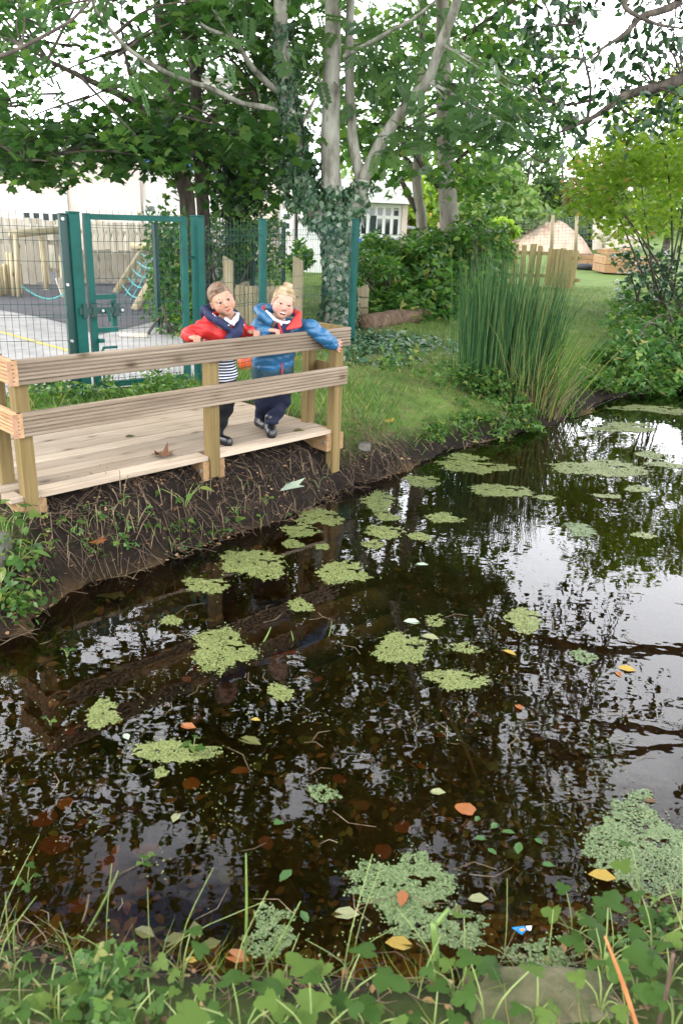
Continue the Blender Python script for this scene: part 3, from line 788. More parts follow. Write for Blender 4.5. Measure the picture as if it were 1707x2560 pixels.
# timber behind the children
for k, (px, yt, yb, w_) in enumerate(((573, 640, 868, 22), (742, 640, 862, 24))):
    P = on_level(px, yb, GZ); T = at_depth(px, yt, P[1]); r_ = w_ / F_PX * P[1] * .5
    e = empty('wooden_post', P, ['square timber post with slanted top behind the boy', 'square timber post with slanted top behind the girl'][k], 'post')
    m = MB(); m.box((-r_, -r_, -.2), (r_, r_, T[2] - P[2] - .06), bev=.004); m.build('shaft', M_oldwood, e)
    m = MB(); h_ = T[2] - P[2]; m.add([(-r_, -r_, h_ - .059), (r_, -r_, h_ - .059), (r_, r_, h_ - .059), (-r_, r_, h_ - .059), (-r_, -r_, h_), (r_, -r_, h_ - .055), (r_, r_, h_ - .055), (-r_, r_, h_)], [(0,3,2,1),(4,5,6,7),(0,1,5,4),(1,2,6,5),(2,3,7,6),(3,0,4,7)]); m.build('cap', M_oldwood, e)
bb0 = on_level(588, 846, GZ); bb1 = at_depth(738, 850, bb0[1])
comp = empty('slatted_bin', (bb0[0], bb0[1] + .1, GZ), 'slatted grey timber bin behind the mesh between the two children', 'bin')
ztop = float(at_depth(650, 717, bb0[1])[2]) - GZ; Lb = float(bb1[0] - bb0[0])
nS = 14; mes = None
for i in range(nS):
    if mes is None:
        m = MB(); m.box((0, 0, .02), (Lb / nS - .008, .02, ztop), bev=.003); mes = m.mesh('slat'); mes.materials.append(M_oldwood)
    link('slat', mes, None, comp, (i * Lb / nS, random.uniform(-.004, .004), random.uniform(-.015, .01)))
for z in (.1, ztop - .12):
    m = MB(); m.box((-.02, .022, z), (Lb, .05, z + .07)); m.build('rail', M_oldwood, comp)
for x_ in (-.02, Lb - .07):
    m = MB(); m.box((x_, .051, .0), (x_ + .07, .9, ztop - .03)); m.build('side_panel', M_oldwood, comp)

# small stacked boards box beside the ivy tree
sb = on_level(888, 822, GZ); sbx = empty('plank_box', sb, 'small box of stacked grey planks beside the ivy tree foot', 'box')
for i in range(4):
    z0 = .02 + i * .135
    m = MB(); m.box((-.26, -.02, z0), (.16, .02, z0 + .12), bev=.004); m.build('plank', M_oldwood, sbx); 
    m = MB(); m.box((.115, .022, z0), (.155, .5, z0 + .12), bev=.004); m.build('plank', M_oldwood, sbx)
m = MB(); m.box((.06, .022, 0), (.112, .075, .56), bev=.003); m.build('corner_post', M_oldwood, sbx)

# log lying on the lawn in front of the brambles
M_bark = surf('brown_bark', [(.3, (.05, .032, .02)), (.5, (.11, .07, .045)), (.7, (.17, .12, .08))], 9, .95, .9, 30, bdist=.02)
la_, lb_ = on_level(905, 812, GZ + .08), on_level(1068, 786, GZ + .08)
lg = MB(); pts, rr_ = smooth_path([la_, la_ * .6 + lb_ * .4 + np.array([0, .1, 0]), lb_], [.13, .12, .09], 6); lg.tube(pts, rr_, 12, True, .08, 3)
tag(lg.build('fallen_log', M_bark, None, True), 'brown fallen log lying along the foot of the brambles on the lawn', 'log')

# ------------------------------------------------------------------ picket fence, gate panel, planters, mound
M_picket = wood('picket_timber', [(.25, (.20, .16, .07)), (.5, (.28, .23, .11)), (.75, (.34, .29, .16))], 2)
def pickets(label, a, b, h, pw, pitch, zf, name='picket_fence'):
    a = np.array(a[:2], float); b = np.array(b[:2], float); L = np.linalg.norm(b - a); d = (b - a) / L
    f = empty(name, (a[0], a[1], zf), label, 'fence', rz=math.atan2(d[1], d[0]))
    m = MB(); m.box((0, 0, .04), (pw, .022, h - .012), bev=.003); m.box((.004, .002, h - .0119), (pw - .004, .02, h)); me = m.mesh('picket'); me.materials.append(M_picket)
    for i in range(int(L / pitch)): link('picket', me, None, f, (i * pitch, random.uniform(-.004, .004), random.uniform(-.015, .015)), (0, random.uniform(-.02, .02), 0))
    for z in (h * .22, h * .76):
        m = MB(); m.box((0, .024, z), (L, .065, z + .08)); m.build('rail', M_picket, f)
    for x in np.arange(.3, L, 1.9):
        m = MB(); m.box((x, .066, -.3), (x + .09, .156, h + .02), bev=.004); m.build('post', M_picket, f)
    return f
zf = GZ
pa, pb_ = at_depth(905, 640, 18.4), at_depth(1372, 640, 19.6)
pickets('wooden picket fence with gaps running behind the brambles to the panel', pa, pb_, float(at_depth(1300, 611, 19.3)[2]) - zf, .12, .20, zf)
pc = at_depth(1368, 640, 19.4); pd = at_depth(1452, 640, 18.6)
pickets('close boarded picket gate at the right end of the picket fence', pc, pd, float(at_depth(1410, 623, 19)[2]) - zf, .115, .125, zf, 'picket_gate')
M_orange = wood('orange_stained_timber', [(.25, (.24, .14, .07)), (.5, (.31, .19, .10)), (.75, (.37, .24, .13))], 0)
def planter(label, px0, px1, yt, yb, Y, dep):
    P0 = at_depth(px0, yb, Y); P1 = at_depth(px1, yb, Y); h = float(at_depth(px0, yt, Y)[2] - P0[2]); L = float(P1[0] - P0[0])
    e = empty('raised_planter', P0, label, 'planter')
    for k in range(2):
        z = h * k / 2
        for (lo, hi) in (((0, 0, z), (L, .05, z + h / 2 - .012)), ((0, dep, z), (L, dep + .05, z + h / 2 - .012)), ((.0, .052, z), (.05, dep - .002, z + h / 2 - .012)), ((L - .05, .052, z), (L, dep - .002, z + h / 2 - .012))):
            m = MB(); m.box(lo, hi, bev=.006); m.build('sleeper', M_orange, e)
    m = MB(); m.box((.052, .052, 0), (L - .052, dep - .002, h * .85)); tag(m.build('soil', surf('dark_compost', [(.4, (.05, .035, .025))], 20, .95, .6), e), kind='stuff')
planter('orange timber raised bed nearest the right bank, two sleepers high', 1508, 1640, 640, 682, 25, 1.2)
planter('long low orange timber raised bed right behind the picket gate', 1430, 1512, 636, 658, 30, 1.5)
planter('orange raised bed farther back against the mound', 1516, 1580, 619, 636, 37, 1.5)
# tyre by the planter
ty = on_level(1462, 667, GZ + .1); m = MB(); N = 18
for k in range(N):
    pass
tpts = [(ty[0] + .3 * math.cos(t), ty[1] + .3 * math.sin(t), GZ + .1) for t in np.linspace(0, 2 * PI, 19)]
m.tube(tpts, [.085] * 19, 10, False); tag(m.build('old_tyre', surf('black_tyre', [(.4, (.03, .03, .035))], 10, .7, .2), None, True), 'old black tyre lying on the grass beside the orange bed', 'tyre')

YM = 38
mp0 = at_depth(1385, 622, YM); mtop = float(at_depth(1400, 553, YM)[2])
M_sand = surf('red_sandy_rubble', [(.32, (.30, .235, .17)), (.5, (.38, .29, .215)), (.6, (.33, .185, .125)), (.7, (.40, .31, .235))], 2.2, .95, .9, 14, bdist=.05)
nn_ = 60; ax = np.linspace(-1, 1, nn_); MX, MY = np.meshgrid(ax, ax); r_ = np.hypot(MX, MY)
zz = (mtop - .3) * np.clip(1 - r_ ** 2.1 * (1 + .25 * (vnoise(MX * 3 + 8, MY * 3 + 2) - .5)), -.1, 1) * (1 + .12 * (vnoise(MX * 4, MY * 4 + 7) - .5)) + .06 * (vnoise(MX * 20, MY * 20) - .5)
ii = np.arange(nn_ * nn_).reshape(nn_, nn_)
tag(link('sand_mound', mesh_np('sand_mound', np.stack([mp0[0] + MX * 2.35, mp0[1] + 2 + MY * 3, zz + .3], -1).reshape(-1, 3), np.stack([ii[:-1, :-1], ii[:-1, 1:], ii[1:, 1:], ii[1:, :-1]], -1).reshape(-1, 4), True), M_sand), 'large pale and reddish mound of sandy rubble behind the posts', 'mound')
# wire fence with round posts in front of the mound
wf = empty('wire_fence', (0, 0, 0), 'thin wire fence on round wooden posts in front of the sandy mound', 'fence')
M_wire = surf('grey_wire', [(.4, (.12, .13, .13))], 10, .5, 0, metal=.3)
Yw = 30
for px, yt, yb in ((1381, 538, 618), (1441, 540, 628), (1249, 547, 600), (1097, 556, 610)):
    P = at_depth(px - 4, yb + 25, Yw); T = at_depth(px, yt, Yw); m = MB(); m.tube([P, T], [.065, .06], 8); m.build('post', M_oldwood, wf, True)
wm_ = MB()
for k in range(9):
    a_ = at_depth(1180, 552 + k * 8, Yw); b_ = at_depth(1490, 542 + k * 8, Yw); wm_.bar(a_, b_, .008, .008)
for px in range(1190, 1490, 9): wm_.bar(at_depth(px, 548, Yw), at_depth(px - 3, 612, Yw), .007, .007)
wm_.build('wire_mesh', M_wire, wf)
# pale leaning boards right of the mound
Yp = 31
pf = empty('pale_board_screen', (0, 0, 0), 'pale weathered board screen with a pointed first board right of the mound', 'screen')
for i in range(10):
    px = 1487 + i * 12; yt = 545 + i * 3 + (0 if i else -4); yb = 612 - i
    a_ = at_depth(px, yb + 12, Yp + i * .12); b_ = at_depth(px + 1, yt, Yp + i * .12)
    m = MB(); m.bar(a_, b_, .17 if i else .2, .03, up=(0, 1, 0), bev=.004); m.build('board', M_pale, pf)
m = MB(); m.tube([at_depth(1508, 620, Yp - .2), at_depth(1511, 540, Yp - .2)], [.07, .065], 8); m.build('post', M_pale, pf, True)
m = MB(); m.bar(at_depth(1487, 585, Yp - .1), at_depth(1600, 596, Yp + .9), .05, .1); m.build('rail', M_pale, pf)

# ================================================================== TREES
def bark(name, cols, scale=10, bump=.6):
    return surf(name, cols, scale, .92, bump, 26, (1, 1, .35), .15, bdist=.02, detail=8)
M_dark_bark = bark('dark_grey_bark', [(.3, (.035, .030, .025)), (.5, (.075, .062, .05)), (.7, (.13, .11, .085))])
M_pale_bark = bark('pale_ash_bark', [(.30, (.07, .068, .05)), (.42, (.20, .19, .15)), (.54, (.33, .315, .265)), (.64, (.40, .385, .33)), (.74, (.14, .155, .085))], 7, .9)
M_smooth_bark = bark('smooth_grey_bark', [(.3, (.13, .12, .10)), (.5, (.24, .22, .18)), (.62, (.30, .28, .23)), (.72, (.14, .09, .06))], 6, .4)
L_syc = leaf_mat('sycamore_leaf', [(0, (.018, .052, .014)), (.5, (.034, .086, .020)), (.85, (.060, .128, .028)), (1, (.10, .165, .034))], .48, .5)
L_syc2 = leaf_mat('lighter_maple_leaf', [(0, (.034, .085, .02)), (.5, (.056, .125, .027)), (.9, (.095, .165, .036)), (1, (.15, .20, .045))], .45, .5)
L_ash = leaf_mat('ash_leaflets', [(0, (.045, .10, .04)), (.6, (.075, .145, .055)), (1, (.11, .19, .07))], .45, .5)
L_dark = leaf_mat('dark_ivy_leaf', [(0, (.008, .028, .010)), (.6, (.018, .055, .016)), (1, (.035, .085, .022))], .18, .35, .5)
L_ivy = leaf_mat('ivy_leaf', [(0, (.018, .055, .026)), (.5, (.034, .09, .040)), (.85, (.075, .14, .065)), (1, (.20, .25, .17))], .2, .34, .5)
L_far = leaf_mat('distant_leaf', [(0, (.05, .10, .025)), (.5, (.085, .15, .035)), (1, (.15, .20, .06))], .4, .6)
L_far_y = leaf_mat('yellow_green_leaf', [(0, (.11, .20, .022)), (.6, (.18, .27, .035)), (.965, (.21, .27, .04)), (.985, (.22, .25, .045)), (1, (.40, .20, .10))], .52, .5)
L_far_d = leaf_mat('distant_dark_leaf', [(0, (.03, .06, .025)), (.6, (.05, .09, .03)), (1, (.08, .13, .045))], .35, .6)
L_far_r = leaf_mat('rusty_leaf', [(0, (.13, .13, .04)), (.6, (.20, .16, .06)), (1, (.34, .16, .09))], .4, .6)
L_bram = leaf_mat('bramble_leaf', [(0, (.03, .085, .018)), (.5, (.055, .14, .028)), (.85, (.10, .20, .04)), (.96, (.19, .25, .06)), (1, (.32, .27, .09))], .35, .45)
L_oval = leaf_mat('shrub_leaf', [(0, (.035, .10, .018)), (.55, (.06, .155, .025)), (.9, (.12, .22, .035)), (1, (.25, .26, .05))], .4, .45)

def clump_leaves(tmpl, clumps, size, flat=.6, up=.9, droop=.45, jitter=.35, keep=None):
    """leaves round clump centres: (x,y,z,radius,count)"""
    P = []; 
    for (x, y, z, r, n) in clumps:
        q = unit(n) * (rng.random(n) ** .45)[:, None] * r
        q[:, 2] *= flat
        P.append(q + np.array([x, y, z]))
    P = np.concatenate(P)
    if keep is not None: P = P[keep(P)]
    n = len(P)
    nrm = unit(n) * .75 + np.array([0, 0, up])
    tip = unit(n) * .8 + np.array([0, 0, -droop])
    sc = size * (1 + jitter * (rng.random(n) * 2 - 1))
    return scatter(tmpl, P, nrm, tip, sc)

def crown_part(tree, parts, mat, name='crown'):
    V, Fc, r = join_np(parts)
    V = V - np.array(tree.location)
    o = link(name, mesh_np(name, V, Fc, False, r), mat, tree); o['kind'] = 'stuff'; return o

def limb(tree, name, pts, rads, mat, seg=10, per=4, wob=.05, seed=1):
    p, r = smooth_path(pts, rads, per); loc = np.array(tree.location)
    m = MB(); m.tube([np.array(q) - loc for q in p], r, seg, True, wob, seed); return m.build(name, mat, tree, True)

def px_path(pts, Y, dY=0.0):
    """points given on the picture at one depth (changing evenly by dY along the way)"""
    n = len(pts); return [at_depth(p[0], p[1], Y + dY * i / max(1, n - 1)) for i, p in enumerate(pts)]

def twigs(tree, mat, starts, ends, r0=.018, seed=0, name='twigs'):
    """thin wood from limb points to the clumps they carry"""
    m = MB(); rr = random.Random(seed); starts = np.array(starts); loc = np.array(tree.location)
    for e in ends:
        e = np.array(e[:3]); d = np.linalg.norm(starts - e, axis=1); s = starts[int(np.argmin(d))]
        if d.min() > 1.8: s = e + (s - e) * (1.2 / d.min())
        mid = (s + e) / 2 + np.array([rr.uniform(-.2, .2), rr.uniform(-.2, .2), rr.uniform(0, .25)]) * min(1, np.linalg.norm(e - s) * .4)
        p, r = smooth_path([s, mid, e], [r0, r0 * .6, r0 * .2], 4)
        m.tube([q - loc for q in p], r, 5, False)
    o = m.build(name, mat, tree, True); o['kind'] = 'stuff'; return o

def fill_clumps(n, lo, hi, r, cnt, test=None, seed=0):
    g = np.random.default_rng(seed); out = []
    tries = 0
    while len(out) < n and tries < n * 40:
        tries += 1
        p = np.array(lo) + g.random(3) * (np.array(hi) - np.array(lo))
        if test is not None and not test(p, g): continue
        k = g.uniform(.75, 1.3)
        out.append((*p, r * k, int(cnt * k * k)))
    return out

def mirror_px(p):
    return project((p[0], p[1], 2 * WZ - p[2]))[0]
SKY_GAPS = [[(1060,1170),(1500,1150),(1560,1400),(1560,1560),(1480,1800),(1330,1760),(1340,1560),(1230,1520),(1130,1380)],
            [(240,2080),(470,1990),(580,2120),(580,2330),(460,2460),(260,2440),(200,2250)], [(1030,2030),(1140,2050),(1210,2200),(1080,2240)], [(690,1890),(780,1900),(800,2080),(700,2040)], [(790,2050),(860,2080),(850,2300),(780,2260)], [(380,1460),(450,1460),(420,1580),(370,1560)], [(900,1180),(960,1180),(960,1330),(900,1330)], [(0,1780),(70,1800),(60,2000),(0,1980)]]
def open_sky(p, g, soft=.07):
    x, y = mirror_px(p)
    for h in SKY_GAPS:
        if in_poly(x, y, h): return g.random() > soft
    return False
def in_poly(px, py, poly):
    c = False; j = len(poly) - 1
    for i in range(len(poly)):
        xi, yi = poly[i]; xj, yj = poly[j]
        if ((yi > py) != (yj > py)) and (px < (xj - xi) * (py - yi) / (yj - yi + 1e-9) + xi): c = not c
        j = i
    return c

# ---- sycamore pair at the left
YA = 12.0
bA = at_depth(478, 640, YA); tA = empty('sycamore_tree', (bA[0], YA, GZ), 'sycamore with forked dark trunk spreading its leaves over the gate', 'tree')
gA = (bA[0], YA, GZ - .1)
limb(tA, 'trunk', [gA, at_depth(470, 525, YA), at_depth(462, 470, YA), at_depth(455, 410, YA)], [.125, .11, .105, .10], M_dark_bark, 12)
lbA1 = px_path([(453, 400), (417, 378), (385, 330), (362, 285), (329, 252), (263, 219), (200, 190), (120, 150)], YA, -2.2)
lbA2 = px_path([(457, 405), (450, 351), (436, 296), (424, 240), (417, 200), (400, 120), (395, 30), (380, -120), (370, -300)], YA, 0.3)
lbA3 = px_path([(380, 345), (345, 338), (307, 345), (236, 356), (150, 385), (60, 400)], YA - .3, -2.0)
limb(tA, 'limb', lbA1, [.08, .075, .07, .06, .05, .04, .03, .02], M_dark_bark, 9); limb(tA, 'limb', lbA2, [.085, .08, .075, .07, .065, .06, .05, .04, .03], M_dark_bark, 9); limb(tA, 'limb', lbA3, [.045, .04, .035, .03, .02, .012], M_dark_bark, 7)
lbA4 = px_path([(440, 300), (405, 285), (360, 250), (330, 200), (310, 120)], YA, .8)
limb(tA, 'limb', lbA4, [.05, .045, .04, .03, .02], M_dark_bark, 7)
holesA = [[(70,215),(190,205),(195,300),(120,310),(60,330)], [(150,180),(210,190),(215,225),(150,220)], [(0,275),(70,260),(70,330),(0,330)], [(500,110),(585,110),(590,185),(500,185)], [(230,25),(300,20),(290,60),(250,70)], [(120,50),(150,45),(150,70)], [(375,325),(410,330),(405,350)],[(640,215),(690,200),(690,270),(625,270)]]
lowA = [(-900,520),(-500,470),(0,470),(20,430),(90,400),(105,440),(150,430),(175,480),(200,470),(230,420),(300,440),(345,440),(400,415),(440,400),(520,420),(560,470),(590,450),(620,380),(720,380),(720,-3000),(-900,-3000)]
TRUNK_A = [(472,540),(455,405),(436,296),(420,215)]; TRUNK_A2 = [(453,400),(385,330),(329,252)]; TRUNK_B = [(508,560),(490,219),(473,0)]
def near_line(x, y, L, d):
    for a, b in zip(L[:-1], L[1:]):
        a = np.array(a, float); b = np.array(b, float); e = b - a; t = np.clip(((np.array([x, y]) - a) @ e) / (e @ e), 0, 1)
        if np.linalg.norm(np.array([x, y]) - a - t * e) < d: return True
    return False
def testA(p, g):
    q = project(p)[0]
    if p[1] < 12.4 and (near_line(*q, TRUNK_A, 38) or near_line(*q, TRUNK_A2, 30) or near_line(*q, TRUNK_B, 26)) and g.random() < .85: return False
    x, y = project(p)[0]
    if not in_poly(x, y + 22, lowA): return False
    for h in holesA:
        if in_poly(x, y, h): return g.random() < .06
    return g.random() < .45 + .55 * vnoise(np.array(p[0] * 1.1 + 5), np.array(p[2] * 1.1 + p[1] * .5))
cA = fill_clumps(270, (-8.5, 8.6, 2.3), (-.6, 14.5, 7.2), .5, 34, testA, 4)
cA2 = fill_clumps(300, (-9.5, 7.8, 6.5), (.3, 15.0, 13.0), .55, 22, lambda p, g: not open_sky(p, g) and vnoise(np.array(p[0] * 1.5 + 15), np.array(p[2] * 1.4 + p[1] * .9)) > .48, 5)
g = np.random.default_rng(6)
for k in range(75):
    P = at_depth(g.uniform(-60, 470), g.uniform(300, 425) + 20 * math.sin(k), g.uniform(9.4, 12.2)); cA.append((*P, .42, 26))
crown_part(tA, [clump_leaves(T_SYC, cA, .125, .55, 1.0, .5), clump_leaves(T_SYC, cA2, .15, .55, 1.0, .5)], L_syc)
allA = lbA1 + lbA2 + lbA3 + lbA4
twigs(tA, M_dark_bark, allA, cA[::2], .02, 3)
# slender second trunk
YB2 = 12.6
bB = at_depth(515, 640, YB2); tB = empty('sycamore_tree', (bB[0], YB2, GZ), 'slender straight sycamore trunk rising just right of the forked trunk', 'tree')
pB = [(bB[0], YB2, GZ - .1), *px_path([(510, 548), (496, 384), (490, 219), (483, 110), (473, 0), (466, -150), (462, -320)], YB2)]
limb(tB, 'trunk', pB, [.11, .095, .085, .08, .075, .07, .06, .04], M_dark_bark, 11)
lB = [px_path([(490, 200), (520, 120), (560, 40), (580, -60)], YB2, .4), px_path([(497, 330), (540, 280), (590, 240), (640, 230)], YB2, -.5), px_path([(486, 120), (440, 40), (420, -60)], YB2, .3)]
for k, l in enumerate(lB): limb(tB, 'limb', l, np.linspace(.05, .015, len(l)), M_dark_bark, 7)
crB = [[(500,110),(585,110),(590,185),(500,185)],[(645,210),(690,200),(690,290),(625,280)]]
lowB = [(400,470),(520,470),(545,500),(600,520),(650,505),(700,520),(715,470),(700,420),(740,400),(740,-2000),(400,-2000)]
TRUNK_I = [(770,510),(736,329),(703,0)]; TRUNK_I2 = [(828,500),(826,300),(833,0)]; TRUNK_I3 = [(905,450),(1030,246),(1101,109),(1142,0)]; TRUNK_I4 = [(888,390),(872,109),(876,0)]; TRUNK_D = [(1126,600),(1112,382),(1107,109),(1104,0)]; TRUNK_E = [(1052,560),(1041,437),(1052,273)]
def testB(p, g):
    q = project(p)[0]
    if p[1] < 12.8 and near_line(*q, TRUNK_B, 30) and g.random() < .85: return False
    if p[1] < 11.2 and (near_line(*q, TRUNK_I, 30) or near_line(*q, TRUNK_I2, 34)) and g.random() < .9: return False
    x, y = project(p)[0]
    if not in_poly(x, y + 15, lowB): return False
    for h in crB:
        if in_poly(x, y, h): return g.random() < .05
    return g.random() < .5 + .5 * vnoise(np.array(p[0] * 1.3 + 25), np.array(p[2] * 1.3 + p[1] * .5))
cB = fill_clumps(115, (-3.3, 10.8, 2.0), (-.5, 14.2, 5.6), .5, 30, testB, 14)
cB2 = fill_clumps(110, (-3.5, 10.5, 5.2), (1.2, 15, 12), .5, 20, lambda p, g: not open_sky(p, g) and vnoise(np.array(p[0] * 1.6 + 35), np.array(p[2] * 1.5 + p[1] * .9)) > .50, 15)
crown_part(tB, [clump_leaves(T_SYC, cB, .13, .6, .9, .6), clump_leaves(T_SYC, cB2, .15, .55, 1.0, .5)], L_syc)
twigs(tB, M_dark_bark, pB[2:] + sum(lB, []), cB[::2], .02, 8)

# dark overgrown stump between the trunks and the ivy tree
YS = 13.2
bS = at_depth(595, 640, YS); tS = empty('ivy_stump', (bS[0], YS, GZ), 'dark ivy smothered stem hanging with leaves behind the mesh between the trunks', 'tree')
limb(tS, 'trunk', [(bS[0], YS, GZ - .1), at_depth(594, 560, YS), at_depth(590, 470, YS), at_depth(588, 400, YS), at_depth(600, 300, YS)], [.22, .18, .16, .12, .06], M_dark_bark, 10)
cS = [(*(at_depth(x, y, YS + dy)), r, n) for x, y, dy, r, n in ((590,420,0,.55,260),(560,450,-.1,.45,180),(625,440,.1,.5,200),(590,480,-.2,.5,240),(600,520,-.1,.42,200),(575,500,0,.4,170),(600,560,0,.3,150),(592,610,0,.3,150),(600,660,0,.32,150),(610,390,.2,.5,160),(640,480,.3,.42,140),(550,400,.2,.42,130))]
crown_part(tS, [clump_leaves(T_IVY, cS, .085, 1.0, .3, .9)], L_dark)

# ---- the ivy-clad ash with three pale stems
YI = 10.75
bI = at_depth(846, 700, YI); tI = empty('ash_tree', (bI[0], YI, GZ), 'three stemmed pale ash tree with an ivy covered foot behind the platform corner', 'tree')
loc = np.array(tI.location)
foot = [(bI[0], YI, GZ - .1), at_depth(848, 760, YI), at_depth(846, 680, YI), at_depth(842, 610, YI), at_depth(838, 560, YI)]
limb(tI, 'trunk', foot, [.26, .20, .175, .17, .18], M_pale_bark, 14)
s1 = px_path([(825, 590), (800, 545), (775, 510), (752, 411), (736, 329), (720, 247), (709, 165), (703, 55), (698, -60), (690, -200), (670, -350)], YI, -.3)
s2 = px_path([(838, 580), (832, 520), (826, 435), (826, 300), (828, 218), (832, 110), (833, 0), (836, -120), (845, -250), (850, -380)], YI, .2)
s3 = px_path([(850, 600), (872, 545), (895, 503), (905, 450)], YI - .05, 0)
s3a = px_path([(905, 452), (888, 390), (876, 275), (872, 109), (876, 0), (880, -120), (890, -260)], YI, .5)
s3b = px_path([(905, 452), (921, 421), (959, 344), (1030, 246), (1069, 202), (1101, 109), (1129, 44), (1142, 0), (1180, -100), (1220, -230)], YI, -1.0)
for nm, p, r in (('stem', s1, [.15,.12,.10,.09,.088,.085,.085,.08,.07,.06,.04]), ('stem', s2, [.17,.15,.125,.115,.11,.10,.095,.08,.06,.04]), ('stem', s3, [.15,.12,.10,.09]), ('stem', s3a, [.075,.065,.06,.055,.05,.045,.03]), ('stem', s3b, [.085,.075,.07,.065,.06,.055,.05,.048,.035,.02])):
    limb(tI, nm, p, r, M_pale_bark, 11)
br = [(px_path([(690, 277), (660, 268), (603, 258), (537, 225), (472, 203), (417, 181), (329, 129), (274, 71), (240, 25), (228, -20)], YI - .2, -2.6), .036),
      (px_path([(712, 235), (686, 222), (636, 175), (612, 140), (587, 101), (548, 44), (499, 0), (460, -60)], YI - .1, -1.2), .042),
      (px_path([(587, 101), (548, 84), (510, 66), (472, 33), (450, 0)], YI - .75, -.5), .028),
      (px_path([(861, 142), (890, 125), (921, 109), (975, 78), (1030, 49), (1090, 0), (1140, -50)], YI, -.7), .032),
      (px_path([(728, 380), (760, 300), (790, 240), (800, 200)], YI, .2), .025),
      (px_path([(815, 250), (800, 210), (795, 170)], YI, .2), .02)]
for p, r in br: limb(tI, 'branch', p, np.linspace(r, r * .35, len(p)), M_pale_bark, 8)
# ash leaves: sprays along the upper stems
ashpts = s3b[3:] + s3a[3:] + s2[4:] + br[3][0][2:] + br[0][0][4:] + br[1][0][3:]
cI = []
g = np.random.default_rng(9)
for px, py, dy in ((1010,330,-1),(1060,290,-.8),(1100,310,-.9),(1160,310,-1),(1220,330,-1.2),(1290,320,-1.3),(1330,330,-1.4),(1130,240,-.8),(1180,270,-.9),(1060,380,-.7),(1000,200,.3),(960,130,.3),(930,190,.2),(790,100,.2),(760,180,0),(1120,150,-.6),(1180,180,-.8),(1230,250,-1),(1250,290,-1),(870,40,.4),(1000,60,.2),(900,100,.4),(1350,280,-1.2),(1400,300,-1.4),(960,260,.2),(1030,150,0)):
    P = at_depth(px, py, YI + dy); cI.append((*P, .5, 17))
cI = [c for c in cI if not (near_line(*project(c[:3])[0], TRUNK_D, 46) or near_line(*project(c[:3])[0], TRUNK_I3, 26) or near_line(*project(c[:3])[0], TRUNK_I4, 26)) or c[1] > YI + .6]
for p in ashpts:
    q = p + g.normal(size=3) * np.array([.5, .5, .3]); 
    if q[1] < YI + .4 and (near_line(*project(q)[0], TRUNK_I3, 40) or near_line(*project(q)[0], TRUNK_I4, 40) or near_line(*project(q)[0], TRUNK_I2, 40)): q[1] += 1.2
    cI.append((*q, .42, 12))
cI2 = fill_clumps(110, (-2.2, 8.0, 5.2), (3.4, 13, 11.5), .5, 14, lambda p, g: not open_sky(p, g) and vnoise(np.array(p[0] * 1.6 + 45), np.array(p[2] * 1.5 + p[1] * .9)) > .50, 16)
crown_part(tI, [clump_leaves(T_ASH, cI, .24, .6, .7, .4), clump_leaves(T_ASH, cI2, .26, .6, .8, .3)], L_ash)
twigs(tI, M_pale_bark, ashpts + s3b + s3a, cI[:20], .014, 12)
# ivy up the foot and the first stem
ivP, ivN = [], []
def wrap(path, rads, n, spread=.05, side=None):
    p, r = smooth_path(path, rads, 6); p = np.array(p); r = np.array(r)
    t = rng.random(n) * (len(p) - 1.001); i = t.astype(int); f = (t - i)[:, None]
    c = p[i] * (1 - f) + p[i + 1] * f; rr = r[i]
    a = rng.random(n) * 2 * PI
    d = np.stack([np.cos(a), np.sin(a), rng.normal(size=n) * .15], 1)
    ivP.append(c + d * (rr + rng.random(n) ** 1.5 * spread + .005)[:, None]); ivN.append(d + unit(n) * .45)
wrap(foot, [.28, .205, .175, .17, .175], 2100, .045)
wrap([at_depth(800, 545, YI), at_depth(838, 560, YI), at_depth(842, 470, YI)], [.18, .21, .14], 1500, .12)
wrap([at_depth(775, 520, YI), at_depth(752, 450, YI), at_depth(750, 400, YI)], [.22, .17, .14], 900, .14)
wrap(s1[2:8], [.11, .10, .095, .09, .088, .085], 700, .06)
wrap(s1[3:7], [.12, .11, .10, .10], 300, .14)
wrap(s3, [.17, .14, .12, .1], 380, .06)
gx = rng.normal(size=(1400, 2)) * np.array([.55, .42]) + np.array([bI[0] + .35, YI - .9])
gz_ = height(gx[:, 0], gx[:, 1]); ivP.append(np.stack([gx[:, 0], gx[:, 1], gz_ + rng.random(1400) * .10], 1)); ivN.append(np.array([0, 0, 1.]) + unit(1400) * .5)
IP, IN = np.concatenate(ivP), np.concatenate(ivN); n = len(IP)
V, Fc, r_ = scatter(T_IVY, IP, IN, unit(n) * .6 + np.array([0, 0, -.9]), .062 * (.6 + .8 * rng.random(n)))
o = link('ivy', mesh_np('ivy', V - loc, Fc, False, r_), L_ivy, tI); o['kind'] = 'stuff'

